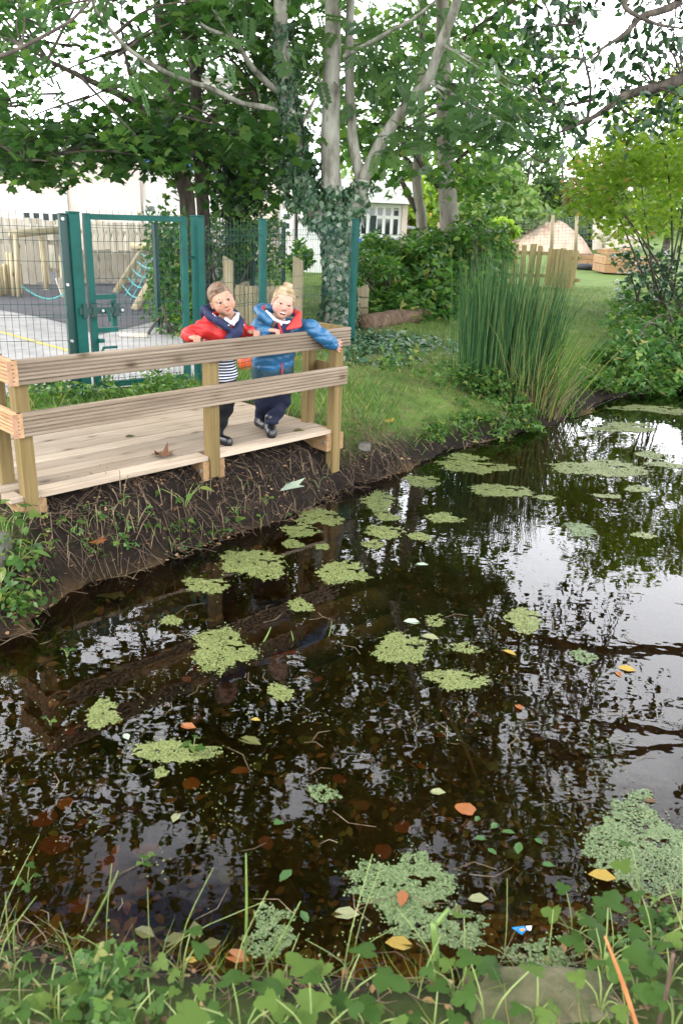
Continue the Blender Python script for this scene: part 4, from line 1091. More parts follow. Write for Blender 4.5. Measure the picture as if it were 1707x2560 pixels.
# ---- two trees right of the ash
YD = 15.5
bD = at_depth(1128, 640, YD); tD = empty('maple_tree', (bD[0], YD, GZ), 'thick smooth grey trunk rising out of the bramble bush', 'tree')
pD = [(bD[0], YD, GZ - .1), at_depth(1127, 640, YD), *px_path([(1123, 557), (1118, 481), (1113, 382), (1110, 273), (1107, 109), (1104, 0), (1100, -150), (1096, -300)], YD)]
limb(tD, 'trunk', pD, [.22, .185, .17, .162, .15, .14, .125, .11, .09, .05], M_smooth_bark, 14, seed=5)
lD = [px_path([(1096, 464), (1069, 432), (1041, 393), (1019, 355), (1005, 310)], YD, -.4), px_path([(1130, 430), (1156, 388), (1222, 344), (1287, 306), (1358, 251), (1410, 210)], YD, -1.4), px_path([(1108, 150), (1180, 80), (1260, 20), (1330, -40)], YD, -.7), px_path([(1000, 316), (1123, 331), (1222, 347), (1287, 363), (1358, 407), (1386, 377), (1440, 358)], YD - 2.2, -.4)]
for l, r in zip(lD, (.065, .045, .05, .022)): limb(tD, 'limb', l, np.linspace(r, r * .3, len(l)), M_dark_bark, 8)
lowD = [(880,440),(930,470),(985,480),(1040,490),(1140,480),(1180,500),(1220,470),(1260,430),(1310,380),(1300,330),(1330,250),(1410,220),(1420,120),(1340,110),(1280,0),(1500,-100),(1700,-2500),(760,-2500),(780,300)]
holD = [[(1255,155),(1330,150),(1340,200),(1260,205)],[(920,160),(970,150),(975,190),(930,195)],[(1100,260),(1120,255),(1120,280)]]
def testD(p, g):
    q = project(p)[0]
    if p[1] < 15.8 and near_line(*q, TRUNK_D, 36) and g.random() < .9: return False
    if p[1] < 16.8 and near_line(*q, TRUNK_E, 26) and g.random() < .85: return False
    x, y = project(p)[0]
    if not in_poly(x, y + 12, lowD): return False
    for h in holD:
        if in_poly(x, y, h): return g.random() < .1
    return g.random() < .40 + .6 * vnoise(np.array(p[0] * 1.0 + 55), np.array(p[2] * 1.0 + p[1] * .5))
cD = fill_clumps(150, (-.5, 12.5, 2.4), (6.2, 18.5, 8.2), .55, 34, testD, 24)
cD2 = fill_clumps(190, (-.5, 12, 7.8), (6.5, 19, 15), .6, 24, lambda p, g: not open_sky(p, g, .2) and vnoise(np.array(p[0] * 1.4 + 65), np.array(p[2] * 1.3 + p[1] * .9)) > .48, 25)
crown_part(tD, [clump_leaves(T_SYC, cD, .15, .6, .9, .5), clump_leaves(T_SYC, cD2, .17, .55, 1, .5)], L_syc2)
twigs(tD, M_dark_bark, pD[3:] + sum(lD, []), cD[::2], .022, 18)
YE = 16.6
bE = at_depth(1057, 640, YE); tE = empty('maple_tree', (bE[0], YE, GZ), 'thinner dark trunk with low side limb left of the thick grey trunk', 'tree')
pE = [(bE[0], YE, GZ - .1), *px_path([(1054, 570), (1046, 500), (1041, 437), (1047, 355), (1052, 273), (1053, 137), (1055, 0), (1060, -150)], YE)]
limb(tE, 'trunk', pE, [.13, .105, .095, .088, .084, .08, .075, .07, .04], M_smooth_bark, 12, seed=6)
lE = [px_path([(1042, 528), (1014, 475), (987, 410), (970, 380)], YE, .1), px_path([(1041, 440), (1020, 400), (985, 380)], YE, .4)]
for l in lE: limb(tE, 'limb', l, np.linspace(.06, .025, len(l)), M_dark_bark, 8)
cE = fill_clumps(60, (.6, 15, 2.9), (4.5, 19.5, 7.5), .55, 34, lambda p, g: in_poly(*project(p)[0], lowD) and g.random() < .7, 34)
crown_part(tE, [clump_leaves(T_SYC, cE, .15, .6, .9, .5)], L_syc2); twigs(tE, M_dark_bark, pE[2:] + sum(lE, []), cE[::2], .022, 19)

# ---- far trees behind the mound, each its own
def far_tree(px, base_py, top_py, wpx, Y, mat, label, n=26, leaf=.30, seed=0, name='background_tree', trunk=True, cnt=70, wob=.2, group=None):
    B = at_depth(px, base_py, Y); T = at_depth(px, top_py, Y); R = wpx / 2 / F_PX * Y; H = T[2] - GZ
    t = empty(name, (B[0], Y, GZ), label, 'tree', group)
    g = np.random.default_rng(seed); c = []
    if trunk:
        limb(t, 'trunk', [(B[0], Y, GZ - .2), (B[0] + g.normal() * .1, Y, GZ + H * .45), (B[0] + g.normal() * .3, Y, GZ + H * .85)], [.16 + .01 * H, .12, .04], M_dark_bark, 8)
    cz = GZ + H * .52
    for i in range(n):
        d = g.normal(size=3); d /= np.linalg.norm(d); k = g.random() ** .4
        q = np.array([B[0], Y, cz]) + d * k * np.array([R * .8, R * .8, H * .42]) * (1 + wob * (g.random() - .5))
        q[2] = max(q[2], GZ + .25)
        c.append((*q, R * g.uniform(.25, .42), int(cnt * g.uniform(.7, 1.3))))
    crown_part(t, [clump_leaves(T_OVAL, c, leaf, .8, .7, .3)], mat); return t
FT = [(1215, 640, 360, 230, 44, L_far, 'pale green bushy tree directly behind the thick grey trunk'),
      (1300, 640, 330, 200, 50, L_far_d, 'grey green rounded tree above the left end of the mound'),
      (1385, 640, 345, 190, 54, L_far, 'pale hazy tree rising above the middle of the mound'),
      (1470, 640, 375, 190, 50, L_far_r, 'reddish autumn tree above the right end of the mound'),
      (1560, 640, 330, 210, 46, L_far, 'light green tree above the pale board screen'),
      (1660, 640, 290, 240, 42, L_far, 'tall light tree behind the yellow green shrub at right'),
      (1130, 640, 400, 190, 48, L_far_y, 'yellow lit tree seen between the two right trunks'),
      (1020, 640, 420, 150, 50, L_far_y, 'yellow lit tree just right of the classroom block'),
      (1270, 640, 480, 200, 40, L_far, 'low olive bush left of the mound at the back'),
      (1440, 640, 490, 170, 47, L_far_d, 'dark low bush right behind the top of the mound')]
for k, (px, b_, t_, w_, Y, mt, lb) in enumerate(FT): far_tree(px, b_, t_, w_, Y, mt, lb, 30, .34, 40 + k, cnt=75)
far_tree(1350, 640, 520, 220, 42, L_far_d, 'dark green hedge like tree peeping over the left slope of the mound', 22, .3, 61, cnt=70)
far_tree(1248, 640, 528, 82, 27, L_far_y, 'small rounded bright yellow green shrub beside the mound', 16, .14, 62, 'round_shrub', False, 120)
far_tree(742, 660, 585, 90, 17, L_oval, 'clipped bright green hedge bush under the school window', 12, .1, 63, 'hedge_bush', False, 90)
tl = []
g = np.random.default_rng(77)
for i in range(150):
    x = g.uniform(-4, 75); y = g.uniform(62, 80); h = g.uniform(4, 9) * (.75 + .35 * math.sin(x * .3)); tl.append((x, y, GZ + h * g.random() ** .6, 1.8, 70))
V, Fc, r_ = clump_leaves(T_OVAL, tl, .6, .9, .5, .3)
o = link('far_wood', mesh_np('far_wood', V, Fc, False, r_), L_far); tag(o, 'pale distant wood closing the view at the right', 'wood', kind='stuff')

# ---- yellow-green maple shrub at the right edge and the bank brambles
def shrub(label, name, clumps, tmpl, size, mat, stems=None, smat=None, flat=.7, up=.9, droop=.4, cat='shrub'):
    c0 = np.array(clumps)[:, :3].mean(0); x, y = c0[0], c0[1]
    z = float(height(np.array([x]), np.array([y]))[0])
    t = empty(name, (x, y, z), label, cat)
    crown_part(t, [clump_leaves(tmpl, clumps, size, flat, up, droop)], mat, 'foliage')
    if stems:
        m = MB(); rr = random.Random(len(clumps))
        for k in range(stems):
            c = clumps[rr.randrange(len(clumps))]; b_ = np.array([x + rr.uniform(-.4, .4), y + rr.uniform(-.3, .3), z - .05])
            e = np.array(c[:3]); mid = (b_ + e) / 2 + np.array([rr.uniform(-.15, .15), rr.uniform(-.15, .15), .25])
            p, r = smooth_path([b_, mid, e], [.022, .014, .005], 4); m.tube([q - np.array([x, y, z]) for q in p], r, 5, False)
        o = m.build('stems', smat or M_dark_bark, t, True); o['kind'] = 'stuff'
    return t
def pxclumps(lst, r, n, jit=0, seed=1):
    g = np.random.default_rng(seed); out = []
    for (x, y, Y) in lst: out.append((*at_depth(x, y, Y + g.normal() * jit), r * g.uniform(.8, 1.25), int(n * g.uniform(.8, 1.25))))
    return out
g = np.random.default_rng(5)
polyR = [(1420,470),(1470,400),(1560,300),(1590,220),(1650,200),(1760,190),(2000,150),(2050,640),(1707,640),(1620,620),(1560,640),(1545,580),(1500,560),(1470,520)]
lst = []
while len(lst) < 150:
    x, y = g.uniform(1400, 2050), g.uniform(150, 650)
    if in_poly(x, y, polyR) and g.random() < .2 + .8 * (vnoise(np.array(x / 75.), np.array(y / 60.)) > .40): lst.append((x, y, 14.0 + g.uniform(-1.8, 1.8)))
shR = shrub('sunlit yellow green maple with a few pink leaves overhanging the right bank', 'field_maple', pxclumps(lst, .46, 70, 0, 3), T_SYC, .085, L_far_y, 16, M_dark_bark, cat='tree')
# ivied post in the shrub
ip = on_level(1600, 690, 1.0)
# brambles under the trees left of the rushes
polyB = [(878,690),(890,640),(930,600),(1000,610),(1060,590),(1130,600),(1180,560),(1230,560),(1260,620),(1240,700),(1190,760),(1100,790),(1000,795),(900,790),(878,760)]
lst = []
while len(lst) < 175:
    x, y = g.uniform(870, 1260), g.uniform(550, 800)
    if in_poly(x, y, polyB): lst.append((x, y, 13.6 + (700 - y) / 100 * 1.2 + g.uniform(-.3, .8)))
shrub('big bramble bush with toothed leaves round the foot of the grey trunk', 'bramble_bush', pxclumps(lst, .34, 62, 0, 4), T_BRAM, .105, L_bram, 24, cat='bramble')
lst = [(x + g.normal() * 12, y + g.normal() * 12, 12.9 + g.uniform(-.3, .3)) for x, y in ((905,640),(925,660),(950,640),(890,690),(915,700),(940,680),(965,665),(985,690),(900,730),(930,740))]
shrub('yellowish young shrub at the left end of the brambles beside the ash', 'leafy_shrub', pxclumps(lst, .24, 60, 0, 6), T_OVAL, .09, L_oval, 8)
# saplings with larger leaves above brambles
lst = [(1190,560,13.6),(1205,520,13.6),(1215,600,13.4),(1180,590,13.5),(1232,575,13.7),(1200,630,13.3),(1222,650,13.2)]
shrub('upright sapling with broad leaves between the grey trunk and the picket fence', 'sapling', pxclumps(lst, .22, 24, 0, 8), T_OVAL, .13, L_bram, 5)
lst = [(1080,720,12.9),(1110,735,12.8),(1140,690,13.0),(1055,750,12.7),(1130,750,12.6),(1090,690,13.1)]
shrub('patch of broad pale green leaves low in the bramble bush', 'broadleaf_weed', pxclumps(lst, .28, 34, 0, 9), T_OVAL, .15, L_oval, 6, cat='weed')
# vines on the second fence
lst = []
for i in range(80): lst.append((g.uniform(392, 470), g.uniform(540, 840), g.uniform(10.5, 11.5)))
for i in range(60): lst.append((g.uniform(505, 700), g.uniform(545, 700), g.uniform(11.9, 13.4)))
shrub('climbing vine with small green leaves spread over the rear mesh fence', 'climbing_vine', pxclumps(lst, .22, 34, 0, 10), T_OVAL, .075, L_bram, 22, M_dark_bark, 1.0, .5, .6, cat='vine')
lst = [(g.uniform(415, 470), g.uniform(760, 850), g.uniform(9.6, 10.2)) for i in range(16)]
shrub('low weeds at the foot of the vine covered rear fence', 'weed_clump', pxclumps(lst, .16, 40, 0, 12), T_OVAL, .07, L_oval, 6, cat='weed')
# right bank brambles
polyK = [(1545,760),(1600,690),(1620,630),(1720,600),(1900,560),(1950,960),(1707,980),(1600,980),(1560,975),(1535,930),(1530,850)]
lst = []
while len(lst) < 150:
    x, y = g.uniform(1520, 1950), g.uniform(560, 985)
    if in_poly(x, y, polyK):
        # find the bank along this ray
        best = None
        for Y in np.arange(8.8, 16.5, .25):
            P = at_depth(x, y, Y)
            if P[2] < float(height(np.array([P[0]]), np.array([Y]))[0]) + .18: best = Y; break
        if best: lst.append((x, y, best))
shrub('tangle of brambles and nettles covering the right hand bank', 'bramble_bank', pxclumps(lst, .22, 44, 0, 13), T_BRAM, .075, L_bram, 30, cat='bramble')
lst = [(1560,640,15.5),(1590,660,15.2),(1620,650,15),(1650,670,14.6),(1690,650,14.4),(1580,690,14.5),(1640,710,13.6),(1700,700,13.4),(1730,690,13.2)]
shrub('darker ivy leaved bush beneath the yellow green maple', 'ivy_bush', pxclumps(lst, .34, 70, 0, 15), T_IVY, .09, L_ivy, 6)
# ---- overhanging willow-like tree on the right (its trunk stands outside the frame)
YW = 7.0
bW = np.array([4.6, 7.6, float(height(np.array([4.6]), np.array([7.6]))[0])])
bW = np.array([5.6, 10.2, float(height(np.array([5.6]), np.array([10.2]))[0])])
tW = empty('alder_tree', bW, 'dark alder reaching thin sparse leaved branches in from the right edge', 'tree')
limb(tW, 'trunk', [bW - np.array([0, 0, .2]), bW + np.array([-.1, -.3, 2.2]), bW + np.array([-.3, -.6, 4.4]), bW + np.array([-.2, -.9, 7.5])], [.26, .22, .17, .07], M_dark_bark, 12)
lw = [[bW + np.array([-.2, -.4, 3.0])] + px_path([(1760, 180), (1707, 197), (1637, 219), (1571, 235), (1533, 257), (1506, 279), (1467, 300), (1400, 330)], 9.2, -.8),
      [bW + np.array([-.3, -.6, 4.3])] + px_path([(1760, -40), (1690, 10), (1640, 30), (1604, 40), (1560, 85), (1506, 120), (1450, 160)], 8.4, -.7),
      [bW + np.array([-.3, -.6, 4.4])] + px_path([(1780, -160), (1680, -60), (1590, -20), (1560, 5), (1575, 30), (1640, 60), (1700, 70)], 8.0, -.5),
      px_path([(1540, 255), (1560, 280), (1590, 300)], 9.0, 0), px_path([(1467, 300), (1475, 220), (1460, 150), (1440, 60)], 8.6, -.3),
      px_path([(1480, 250), (1400, 262), (1330, 225)], 8.6, .4)]
rw = [(.075, .012), (.05, .006), (.05, .006), (.02, .006), (.018, .005), (.015, .005)]
for l, (a_, b_) in zip(lw, rw): limb(tW, 'branch', l, np.linspace(a_, b_, len(l)), M_dark_bark, 8)
cW = []
g = np.random.default_rng(21)
for px, py, n in ((1410,100,18),(1440,140,16),(1470,180,18),(1500,160,14),(1380,60,24),(1340,20,30),(1300,70,26),(1290,120,20),(1360,150,18),(1390,200,16),(1330,190,16),(1420,240,14),(1470,260,18),(1530,150,14),(1560,120,10),(1590,180,12),(1610,130,12),(1640,90,8),(1680,120,10),(1690,60,10),(1700,20,16),(1660,160,8),(1560,240,14),(1600,270,16),(1500,310,16),(1450,330,14),(1380,300,14),(1350,260,14),(1640,260,14),(1690,240,14),(1250,200,10),(1400,20,22),(1450,-20,30),(1550,-30,30),(1640,-30,30)):
    cW.append((*at_depth(px, py, 8.7 + g.normal() * .4), .34, n))
cW2 = fill_clumps(230, (.6, 4.2, 4.4), (8.5, 11.5, 11.5), .45, 34, lambda p, g: not open_sky(p, g, .22) and (vnoise(np.array(p[0] * 1.5 + 75), np.array(p[2] * 1.4 + p[1] * .9)) > .47) and project(p)[0][1] < -60, 26)
g = np.random.default_rng(22)
k_ = 0
while k_ < 330:      # thin sprays hanging into the open sky at the right
    x, y = g.uniform(1080, 1640), g.uniform(1180, 1800); Y = g.uniform(8.2, 10.5)
    if not in_poly(x, y, SKY_GAPS[0]) or vnoise(np.array(x / 70.), np.array(y / 50.)) < .40: continue
    r = ray(x, y); P = np.array([0, 0, CAM_H]) + r * (Y / r[1]); P[2] = 2 * WZ - P[2]; k_ += 1
    y_ = project(P)[0][1]
    if P[2] < 2.6 or y_ > 330 or (y_ > -30 and g.random() < .72): continue
    cW.append((*P, .30, int(g.integers(8, 18))))
crown_part(tW, [clump_leaves(T_OVAL, cW, .10, .8, .5, .7), clump_leaves(T_OVAL, cW2, .13, .7, .8, .5)], L_dark)
twigs(tW, M_dark_bark, sum(lw, []), cW, .01, 31)
# oak standing over the photographer: only its boughs overhead and their reflection matter
bO = np.array([-4.8, 4.2, GZ]); tO = empty('oak_tree', bO, 'broad oak left of the pond whose boughs hang above it', 'tree')
limb(tO, 'trunk', [bO - np.array([0, 0, .2]), bO + np.array([.1, 0, 2.5]), bO + np.array([.4, .1, 5]), bO + np.array([.7, .2, 8.5])], [.4, .34, .28, .1], M_dark_bark, 12)
lO = [[bO + np.array([.3, .1, 4.0]), bO + np.array([1.6, 1.2, 5.0]), bO + np.array([3.2, 2.2, 5.6]), bO + np.array([5.0, 2.8, 6.2])], [bO + np.array([.4, .1, 4.6]), bO + np.array([1.5, -.6, 6.2]), bO + np.array([3.4, -1.6, 7.2])],
      px_path([(-120, 160), (0, 140), (55, 118), (165, 60), (203, 27), (228, 0), (250, -60)], 5.2, .4)]
for l, r in zip(lO, (.14, .12, .014)): limb(tO, 'limb', l, np.linspace(r, r * .35, len(l)), M_dark_bark, 9)
cO = fill_clumps(360, (-6.5, 1.6, 5.0), (2.4, 8.4, 9.6), .45, 36, lambda p, g: not open_sky(p, g) and (vnoise(np.array(p[0] * 1.4 + 85), np.array(p[1] * 1.4 + p[2] * .8)) > .43) and project(p)[0][1] < -60, 27)
cO2 = [(*at_depth(px, py, 5.6 + dy), .3, 22) for px, py, dy in ((20,60,0),(60,30,.2),(10,110,.1),(100,70,.3),(40,-10,0),(120,20,.2),(-30,90,0),(170,15,.3))]
crown_part(tO, [clump_leaves(T_OVAL, cO, .13, .6, 1, .4), clump_leaves(T_OVAL, cO2, .075, .7, .8, .5)], L_syc)
twigs(tO, M_dark_bark, sum(lO, []), cO[::5] + cO2, .008, 33)

# ================================================================== PEOPLE
class SDF:
    """signed distance field on a grid; smooth unions give one continuous surface"""
    def __init__(s, lo, hi, h):
        s.lo = np.array(lo, float); s.h = h
        s.n = np.ceil((np.array(hi) - s.lo) / h).astype(int) + 1
        s.D = np.full(s.n, .2, np.float32)
    def block(s, lo, hi, pad):
        a = np.clip(np.floor((np.array(lo) - pad - s.lo) / s.h).astype(int), 0, s.n - 1)
        b = np.clip(np.ceil((np.array(hi) + pad - s.lo) / s.h).astype(int) + 1, 1, s.n)
        sl = tuple(slice(a[i], b[i]) for i in range(3))
        ax = [s.lo[i] + s.h * np.arange(a[i], b[i]) for i in range(3)]
        return sl, np.stack(np.meshgrid(*ax, indexing='ij'), -1).astype(np.float32)
    def put(s, sl, d, k, op='u'):
        A = s.D[sl]
        if op == 'u':
            if k <= 0: s.D[sl] = np.minimum(A, d)
            else:
                h = np.clip(.5 + .5 * (A - d) / k, 0, 1); s.D[sl] = A * (1 - h) + d * h - k * h * (1 - h)
        else:   # subtract d
            d = -d; h = np.clip(.5 - .5 * (A - d) / max(k, 1e-6), 0, 1); s.D[sl] = A * (1 - h) + d * h + k * h * (1 - h)
    def cap(s, a, b, ra, rb=None, k=.02, op='u', quilt=0, amp=0.0):
        rb = ra if rb is None else rb; a = np.array(a, np.float32); b = np.array(b, np.float32); R = max(ra, rb) + amp
        sl, P = s.block(np.minimum(a, b) - R, np.maximum(a, b) + R, k + .03)
        ab = b - a; t = np.clip(((P - a) @ ab) / max(float(ab @ ab), 1e-9), 0, 1)
        r = ra + (rb - ra) * t
        if quilt: r = r + amp * (np.abs(np.sin(PI * quilt * t)) ** .6 - .6)
        s.put(sl, np.linalg.norm(P - (a + t[..., None] * ab), axis=-1) - r, k, op); return s
    def ell(s, c, r, R=None, k=.02, op='u'):
        c = np.array(c, np.float32); r = np.array(r, np.float32); m = float(r.max())
        sl, P = s.block(c - m, c + m, k + .03); q = P - c
        if R is not None: q = q @ np.array(R, np.float32)
        k0 = np.linalg.norm(q / r, axis=-1); k1 = np.linalg.norm(q / (r * r), axis=-1)
        s.put(sl, k0 * (k0 - 1) / np.maximum(k1, 1e-6), k, op); return s
    def cut(s, n, c):
        """keep the half space n.p > c"""
        ax = [s.lo[i] + s.h * np.arange(s.n[i]) for i in range(3)]
        P = np.stack(np.meshgrid(*ax, indexing='ij'), -1); s.D = np.maximum(s.D, (c - P @ np.array(n)).astype(np.float32)); return s
    def field(s, fn):
        ax = [s.lo[i] + s.h * np.arange(s.n[i]) for i in range(3)]
        P = np.stack(np.meshgrid(*ax, indexing='ij'), -1); s.D = fn(s.D, P).astype(np.float32); return s
    def mesh(s):
        D = s.D.copy(); D[0] = D[-1] = .1; D[:, 0] = D[:, -1] = .1; D[:, :, 0] = D[:, :, -1] = .1
        S_ = D < 0; n = np.array(D.shape); c = n - 1
        off = [(i, j, k) for i in (0, 1) for j in (0, 1) for k in (0, 1)]
        cnt = np.zeros(c, np.int8)
        for o in off: cnt += S_[o[0]:o[0] + c[0], o[1]:o[1] + c[1], o[2]:o[2] + c[2]]
        act = np.argwhere((cnt > 0) & (cnt < 8)); idx = -np.ones(c, np.int64); idx[tuple(act.T)] = np.arange(len(act))
        acc = np.zeros((len(act), 3)); num = np.zeros(len(act))
        for a in off:
            for x in range(3):
                if a[x] == 0:
                    b = list(a); b[x] = 1
                    da = D[tuple((act + a).T)]; db = D[tuple((act + b).T)]; m = (da < 0) != (db < 0)
                    t = np.where(m, da / np.where(m, da - db, 1), 0); p = np.tile(np.array(a, float), (len(act), 1)); p[:, x] = t
                    acc[m] += p[m]; num[m] += 1
        V = s.lo + s.h * (act + acc / num[:, None]); Fs = []
        for x in range(3):
            y, z = (x + 1) % 3, (x + 2) % 3
            sl0 = [slice(None)] * 3; sl1 = [slice(None)] * 3; sl0[x] = slice(0, -1); sl1[x] = slice(1, None)
            A, B = S_[tuple(sl0)], S_[tuple(sl1)]
            e = np.argwhere(A != B); e = e[(e[:, y] > 0) & (e[:, z] > 0) & (e[:, y] < c[y]) & (e[:, z] < c[z])]
            def cell(dy, dz): q = e.copy(); q[:, y] += dy; q[:, z] += dz; return idx[tuple(q.T)]
            f = np.stack([cell(-1, -1), cell(0, -1), cell(0, 0), cell(-1, 0)], 1)
            fl = A[tuple(e.T)]
            f = np.where(fl[:, None], f, f[:, ::-1]); Fs.append(f)
        return V, np.concatenate(Fs)
    def obj(s, name, mat, parent=None, rot=None, loc=None, blush=None):
        V, Fc = s.mesh()
        if rot is not None: V = V @ np.array(rot).T
        if loc is not None: V = V + np.array(loc)
        me = mesh_np(name, V, Fc, True)
        if blush is not None:
            a = me.attributes.new('blush', 'FLOAT', 'POINT'); a.data.foreach_set('value', blush(V).astype(np.float32))
        return link(name, me, mat, parent)

def skin_mat(name, base, pink):
    m, nt, out = new_mat(name); b = nt.nodes.new('ShaderNodeBsdfPrincipled'); nt.links.new(b.outputs[0], out.inputs['Surface'])
    A = nt.nodes.new('ShaderNodeRGB'); A.outputs[0].default_value = (*base, 1); B = nt.nodes.new('ShaderNodeRGB'); B.outputs[0].default_value = (*pink, 1)
    nt.links.new(mixc(nt, attr(nt, 'blush'), A.outputs[0], B.outputs[0]), b.inputs['Base Color'])
    b.inputs['Roughness'].default_value = .55; b.inputs['Specular IOR Level'].default_value = .28
    b.inputs['Subsurface Weight'].default_value = .12; b.inputs['Subsurface Scale'].default_value = .01; b.inputs['Subsurface Radius'].default_value = (1, .35, .2)
    return m
def cloth(name, col, rough=.8, bump=.25, scale=12, spec=.25, bd=.01):
    return surf(name, [(.3, tuple(c * .85 for c in col)), (.7, tuple(min(1, c * 1.1) for c in col))], scale, rough, bump, scale, spec=spec, bdist=bd)
M_skin_b = skin_mat('fair_skin', (.345, .195, .130), (.36, .125, .090)); M_skin_g = skin_mat('pale_skin', (.38, .23, .168), (.39, .145, .112))
M_red = cloth('red_raincoat', (.40, .014, .014), .55, .5, 14, .4, .02)
M_navy = cloth('navy_cloth', (.014, .018, .05), .75, .3, 20); M_navyd = cloth('dark_navy_trousers', (.008, .011, .028), .8, .6, 10, bd=.02)
M_blackc = cloth('black_trousers', (.006, .006, .008), .85, .5, 12, bd=.02); M_collar = cloth('white_cotton', (.52, .54, .58), .85, .1, 20)
M_puff = cloth('blue_quilted_nylon', (.016, .095, .20), .42, .45, 26, .5, .01); M_puff_shade = cloth('shade_painted_nylon', (.008, .038, .055), .42, .4, 26, .5)  # the darker nylon has the lower coat's shade painted in
M_coral = cloth('coral_red_lining', (.42, .034, .03), .6, .3, 18); M_boot = surf('black_leather_boot', [(.4, (.006, .006, .007))], 20, .32, .15, 40, spec=.5)
M_lip = surf('lip', [(.4, (.34, .085, .075))], 30, .4, 0); M_mouth = surf('mouth_inside', [(.4, (.10, .012, .012))], 30, .5, 0); M_teeth = surf('tooth', [(.4, (.75, .72, .66))], 30, .3, 0)
M_eyew = surf('eye_white', [(.4, (.62, .60, .58))], 30, .25, 0); M_iris = surf('dark_iris', [(.4, (.018, .010, .007))], 30, .1, 0, spec=.6); M_lash = surf('eyelash', [(.4, (.035, .018, .012))], 30, .8, 0)
M_brow_b = surf('brown_brow', [(.4, (.24, .14, .09))], 30, .9, 0); M_brow_g = surf('fair_brow', [(.4, (.46, .30, .20))], 30, .9, 0)
def hair_mat(name, cols):
    return surf(name, cols, 30, .5, .9, 60, (1.0, 1.0, .22), .4, bdist=.006, detail=6)
M_hair_b = hair_mat('short_brown_hair', [(.3, (.065, .036, .02)), (.5, (.13, .077, .044)), (.7, (.20, .13, .08))])
M_hair_g = hair_mat('blond_hair', [(.3, (.17, .11, .055)), (.5, (.29, .21, .115)), (.7, (.40, .32, .20))])
m_, nt, out = new_mat('striped_jersey'); b = nt.nodes.new('ShaderNodeBsdfPrincipled'); b.inputs['Roughness'].default_value = .9
tc = nt.nodes.new('ShaderNodeTexCoord'); wv_ = nt.nodes.new('ShaderNodeTexWave'); wv_.wave_type = 'BANDS'; wv_.bands_direction = 'Z'; wv_.inputs['Scale'].default_value = 16.5; wv_.inputs['Distortion'].default_value = .6; wv_.inputs['Detail Scale'].default_value = .3
nt.links.new(tc.outputs['Object'], wv_.inputs['Vector'])
rc = nt.nodes.new('ShaderNodeValToRGB'); rc.color_ramp.interpolation = 'CONSTANT'; rc.color_ramp.elements[0].color = (.012, .016, .045, 1); rc.color_ramp.elements[1].position = .66; rc.color_ramp.elements[1].color = (.68, .70, .74, 1)
nt.links.new(wv_.outputs['Fac'], rc.inputs['Fac']); nt.links.new(rc.outputs[0], b.inputs['Base Color']); nt.links.new(b.outputs[0], out.inputs['Surface']); M_stripe = m_

def rotm(yaw, tilt, pitch):
    return np.array(Matrix.Rotation(rad(yaw), 3, 'Z') @ Matrix.Rotation(rad(tilt), 3, 'Y') @ Matrix.Rotation(rad(pitch), 3, 'X'))

def hand(sd, wrist, palm, fdir, across, down, s=1.0, spread=0.0, curl=1.0):
    """palm with four unequal bent fingers and a thumb. fdir: way the fingers start, across: towards the thumb, down: way they bend"""
    W = np.array(wrist, float); P = np.array(palm, float); f = np.array(fdir, float); f /= np.linalg.norm(f); a = np.array(across, float); a /= np.linalg.norm(a); d = np.array(down, float); d /= np.linalg.norm(d)
    for t in (-.016, -.005, .006, .016): sd.cap(W + a * t * .6, P + a * t * s, .011 * s, .0105 * s, .010)
    for i, (o, ln) in enumerate(((.019, .030), (.0065, .034), (-.006, .031), (-.018, .025))):
        k0 = P + a * o * s; k1 = k0 + (f * .016 + a * o * spread) * s; k2 = k1 + (f * (.5 - .5 * curl) + d * curl + a * o * spread * 10) * ln * .62 * s; k3 = k2 + (d * .9 - f * .35 * curl) * ln * .45 * s
        sd.cap(k0, k1, .0078 * s, .0074 * s, .004); sd.cap(k1, k2, .0072 * s, .0066 * s, .004); sd.cap(k2, k3, .0064 * s, .0056 * s, .003)
    t0 = W * .55 + P * .45 + a * .012 * s; t1 = t0 + (a * .022 + f * .008) * s; t2 = t1 + (f * .020 + d * .004 + a * .002) * s
    sd.cap(t0, t1, .0095 * s, .0085 * s, .006); sd.cap(t1, t2, .0082 * s, .0068 * s, .004)

def head_into(sd, c, R, s=1.0, cheeks=1.0, smile=0.0):
    """skull, face, ears and neck added to a body field; points are in head axes, the face looks along -y"""
    c = np.array(c, float)
    def T(p): return c + R @ (np.array(p) * s)
    E = lambda p, r, k, op='u': sd.ell(T(p), np.array(r) * s, R, k, op)
    E((0, .018, .028), (.073, .090, .084), .02); E((0, -.020, -.028), (.064, .064, .072), .03)
    for x in (-1, 1):
        E((x * .035, -.043, -.036), (.033 * cheeks, .034, .034), .02)                           # cheeks
        E((x * .030, -.089, .002), (.016, .009, .009), .014, 's')                              # eye sockets
        E((x * .029, -.068, .022), (.022, .007, .007), .02)                                   # brow
        E((x * .030, -.073, .009), (.017, .010, .0055), .006)                                  # upper lid
        E((x * .030, -.073, -.010), (.016, .010, .006), .008)                                  # lower lid
        E((x * .074, .012, -.012), (.010, .020, .029), .006); E((x * .080, .004, -.012), (.006, .010, .016), .004, 's')
        E((x * .0085, -.089, -.031), (.0072, .0075, .0065), .005)
    E((0, -.060, -.084), (.021, .018, .016), .022); E((0, -.060, -.062), (.030, .022, .022), .015)
    sd.cap(T((0, -.078, .006)), T((0, -.099, -.026)), .0064 * s, .0108 * s, .009)
    sd.cap(T((0, .020, -.070)), T((0, .034, -.150)), .040 * s, .044 * s, .02)
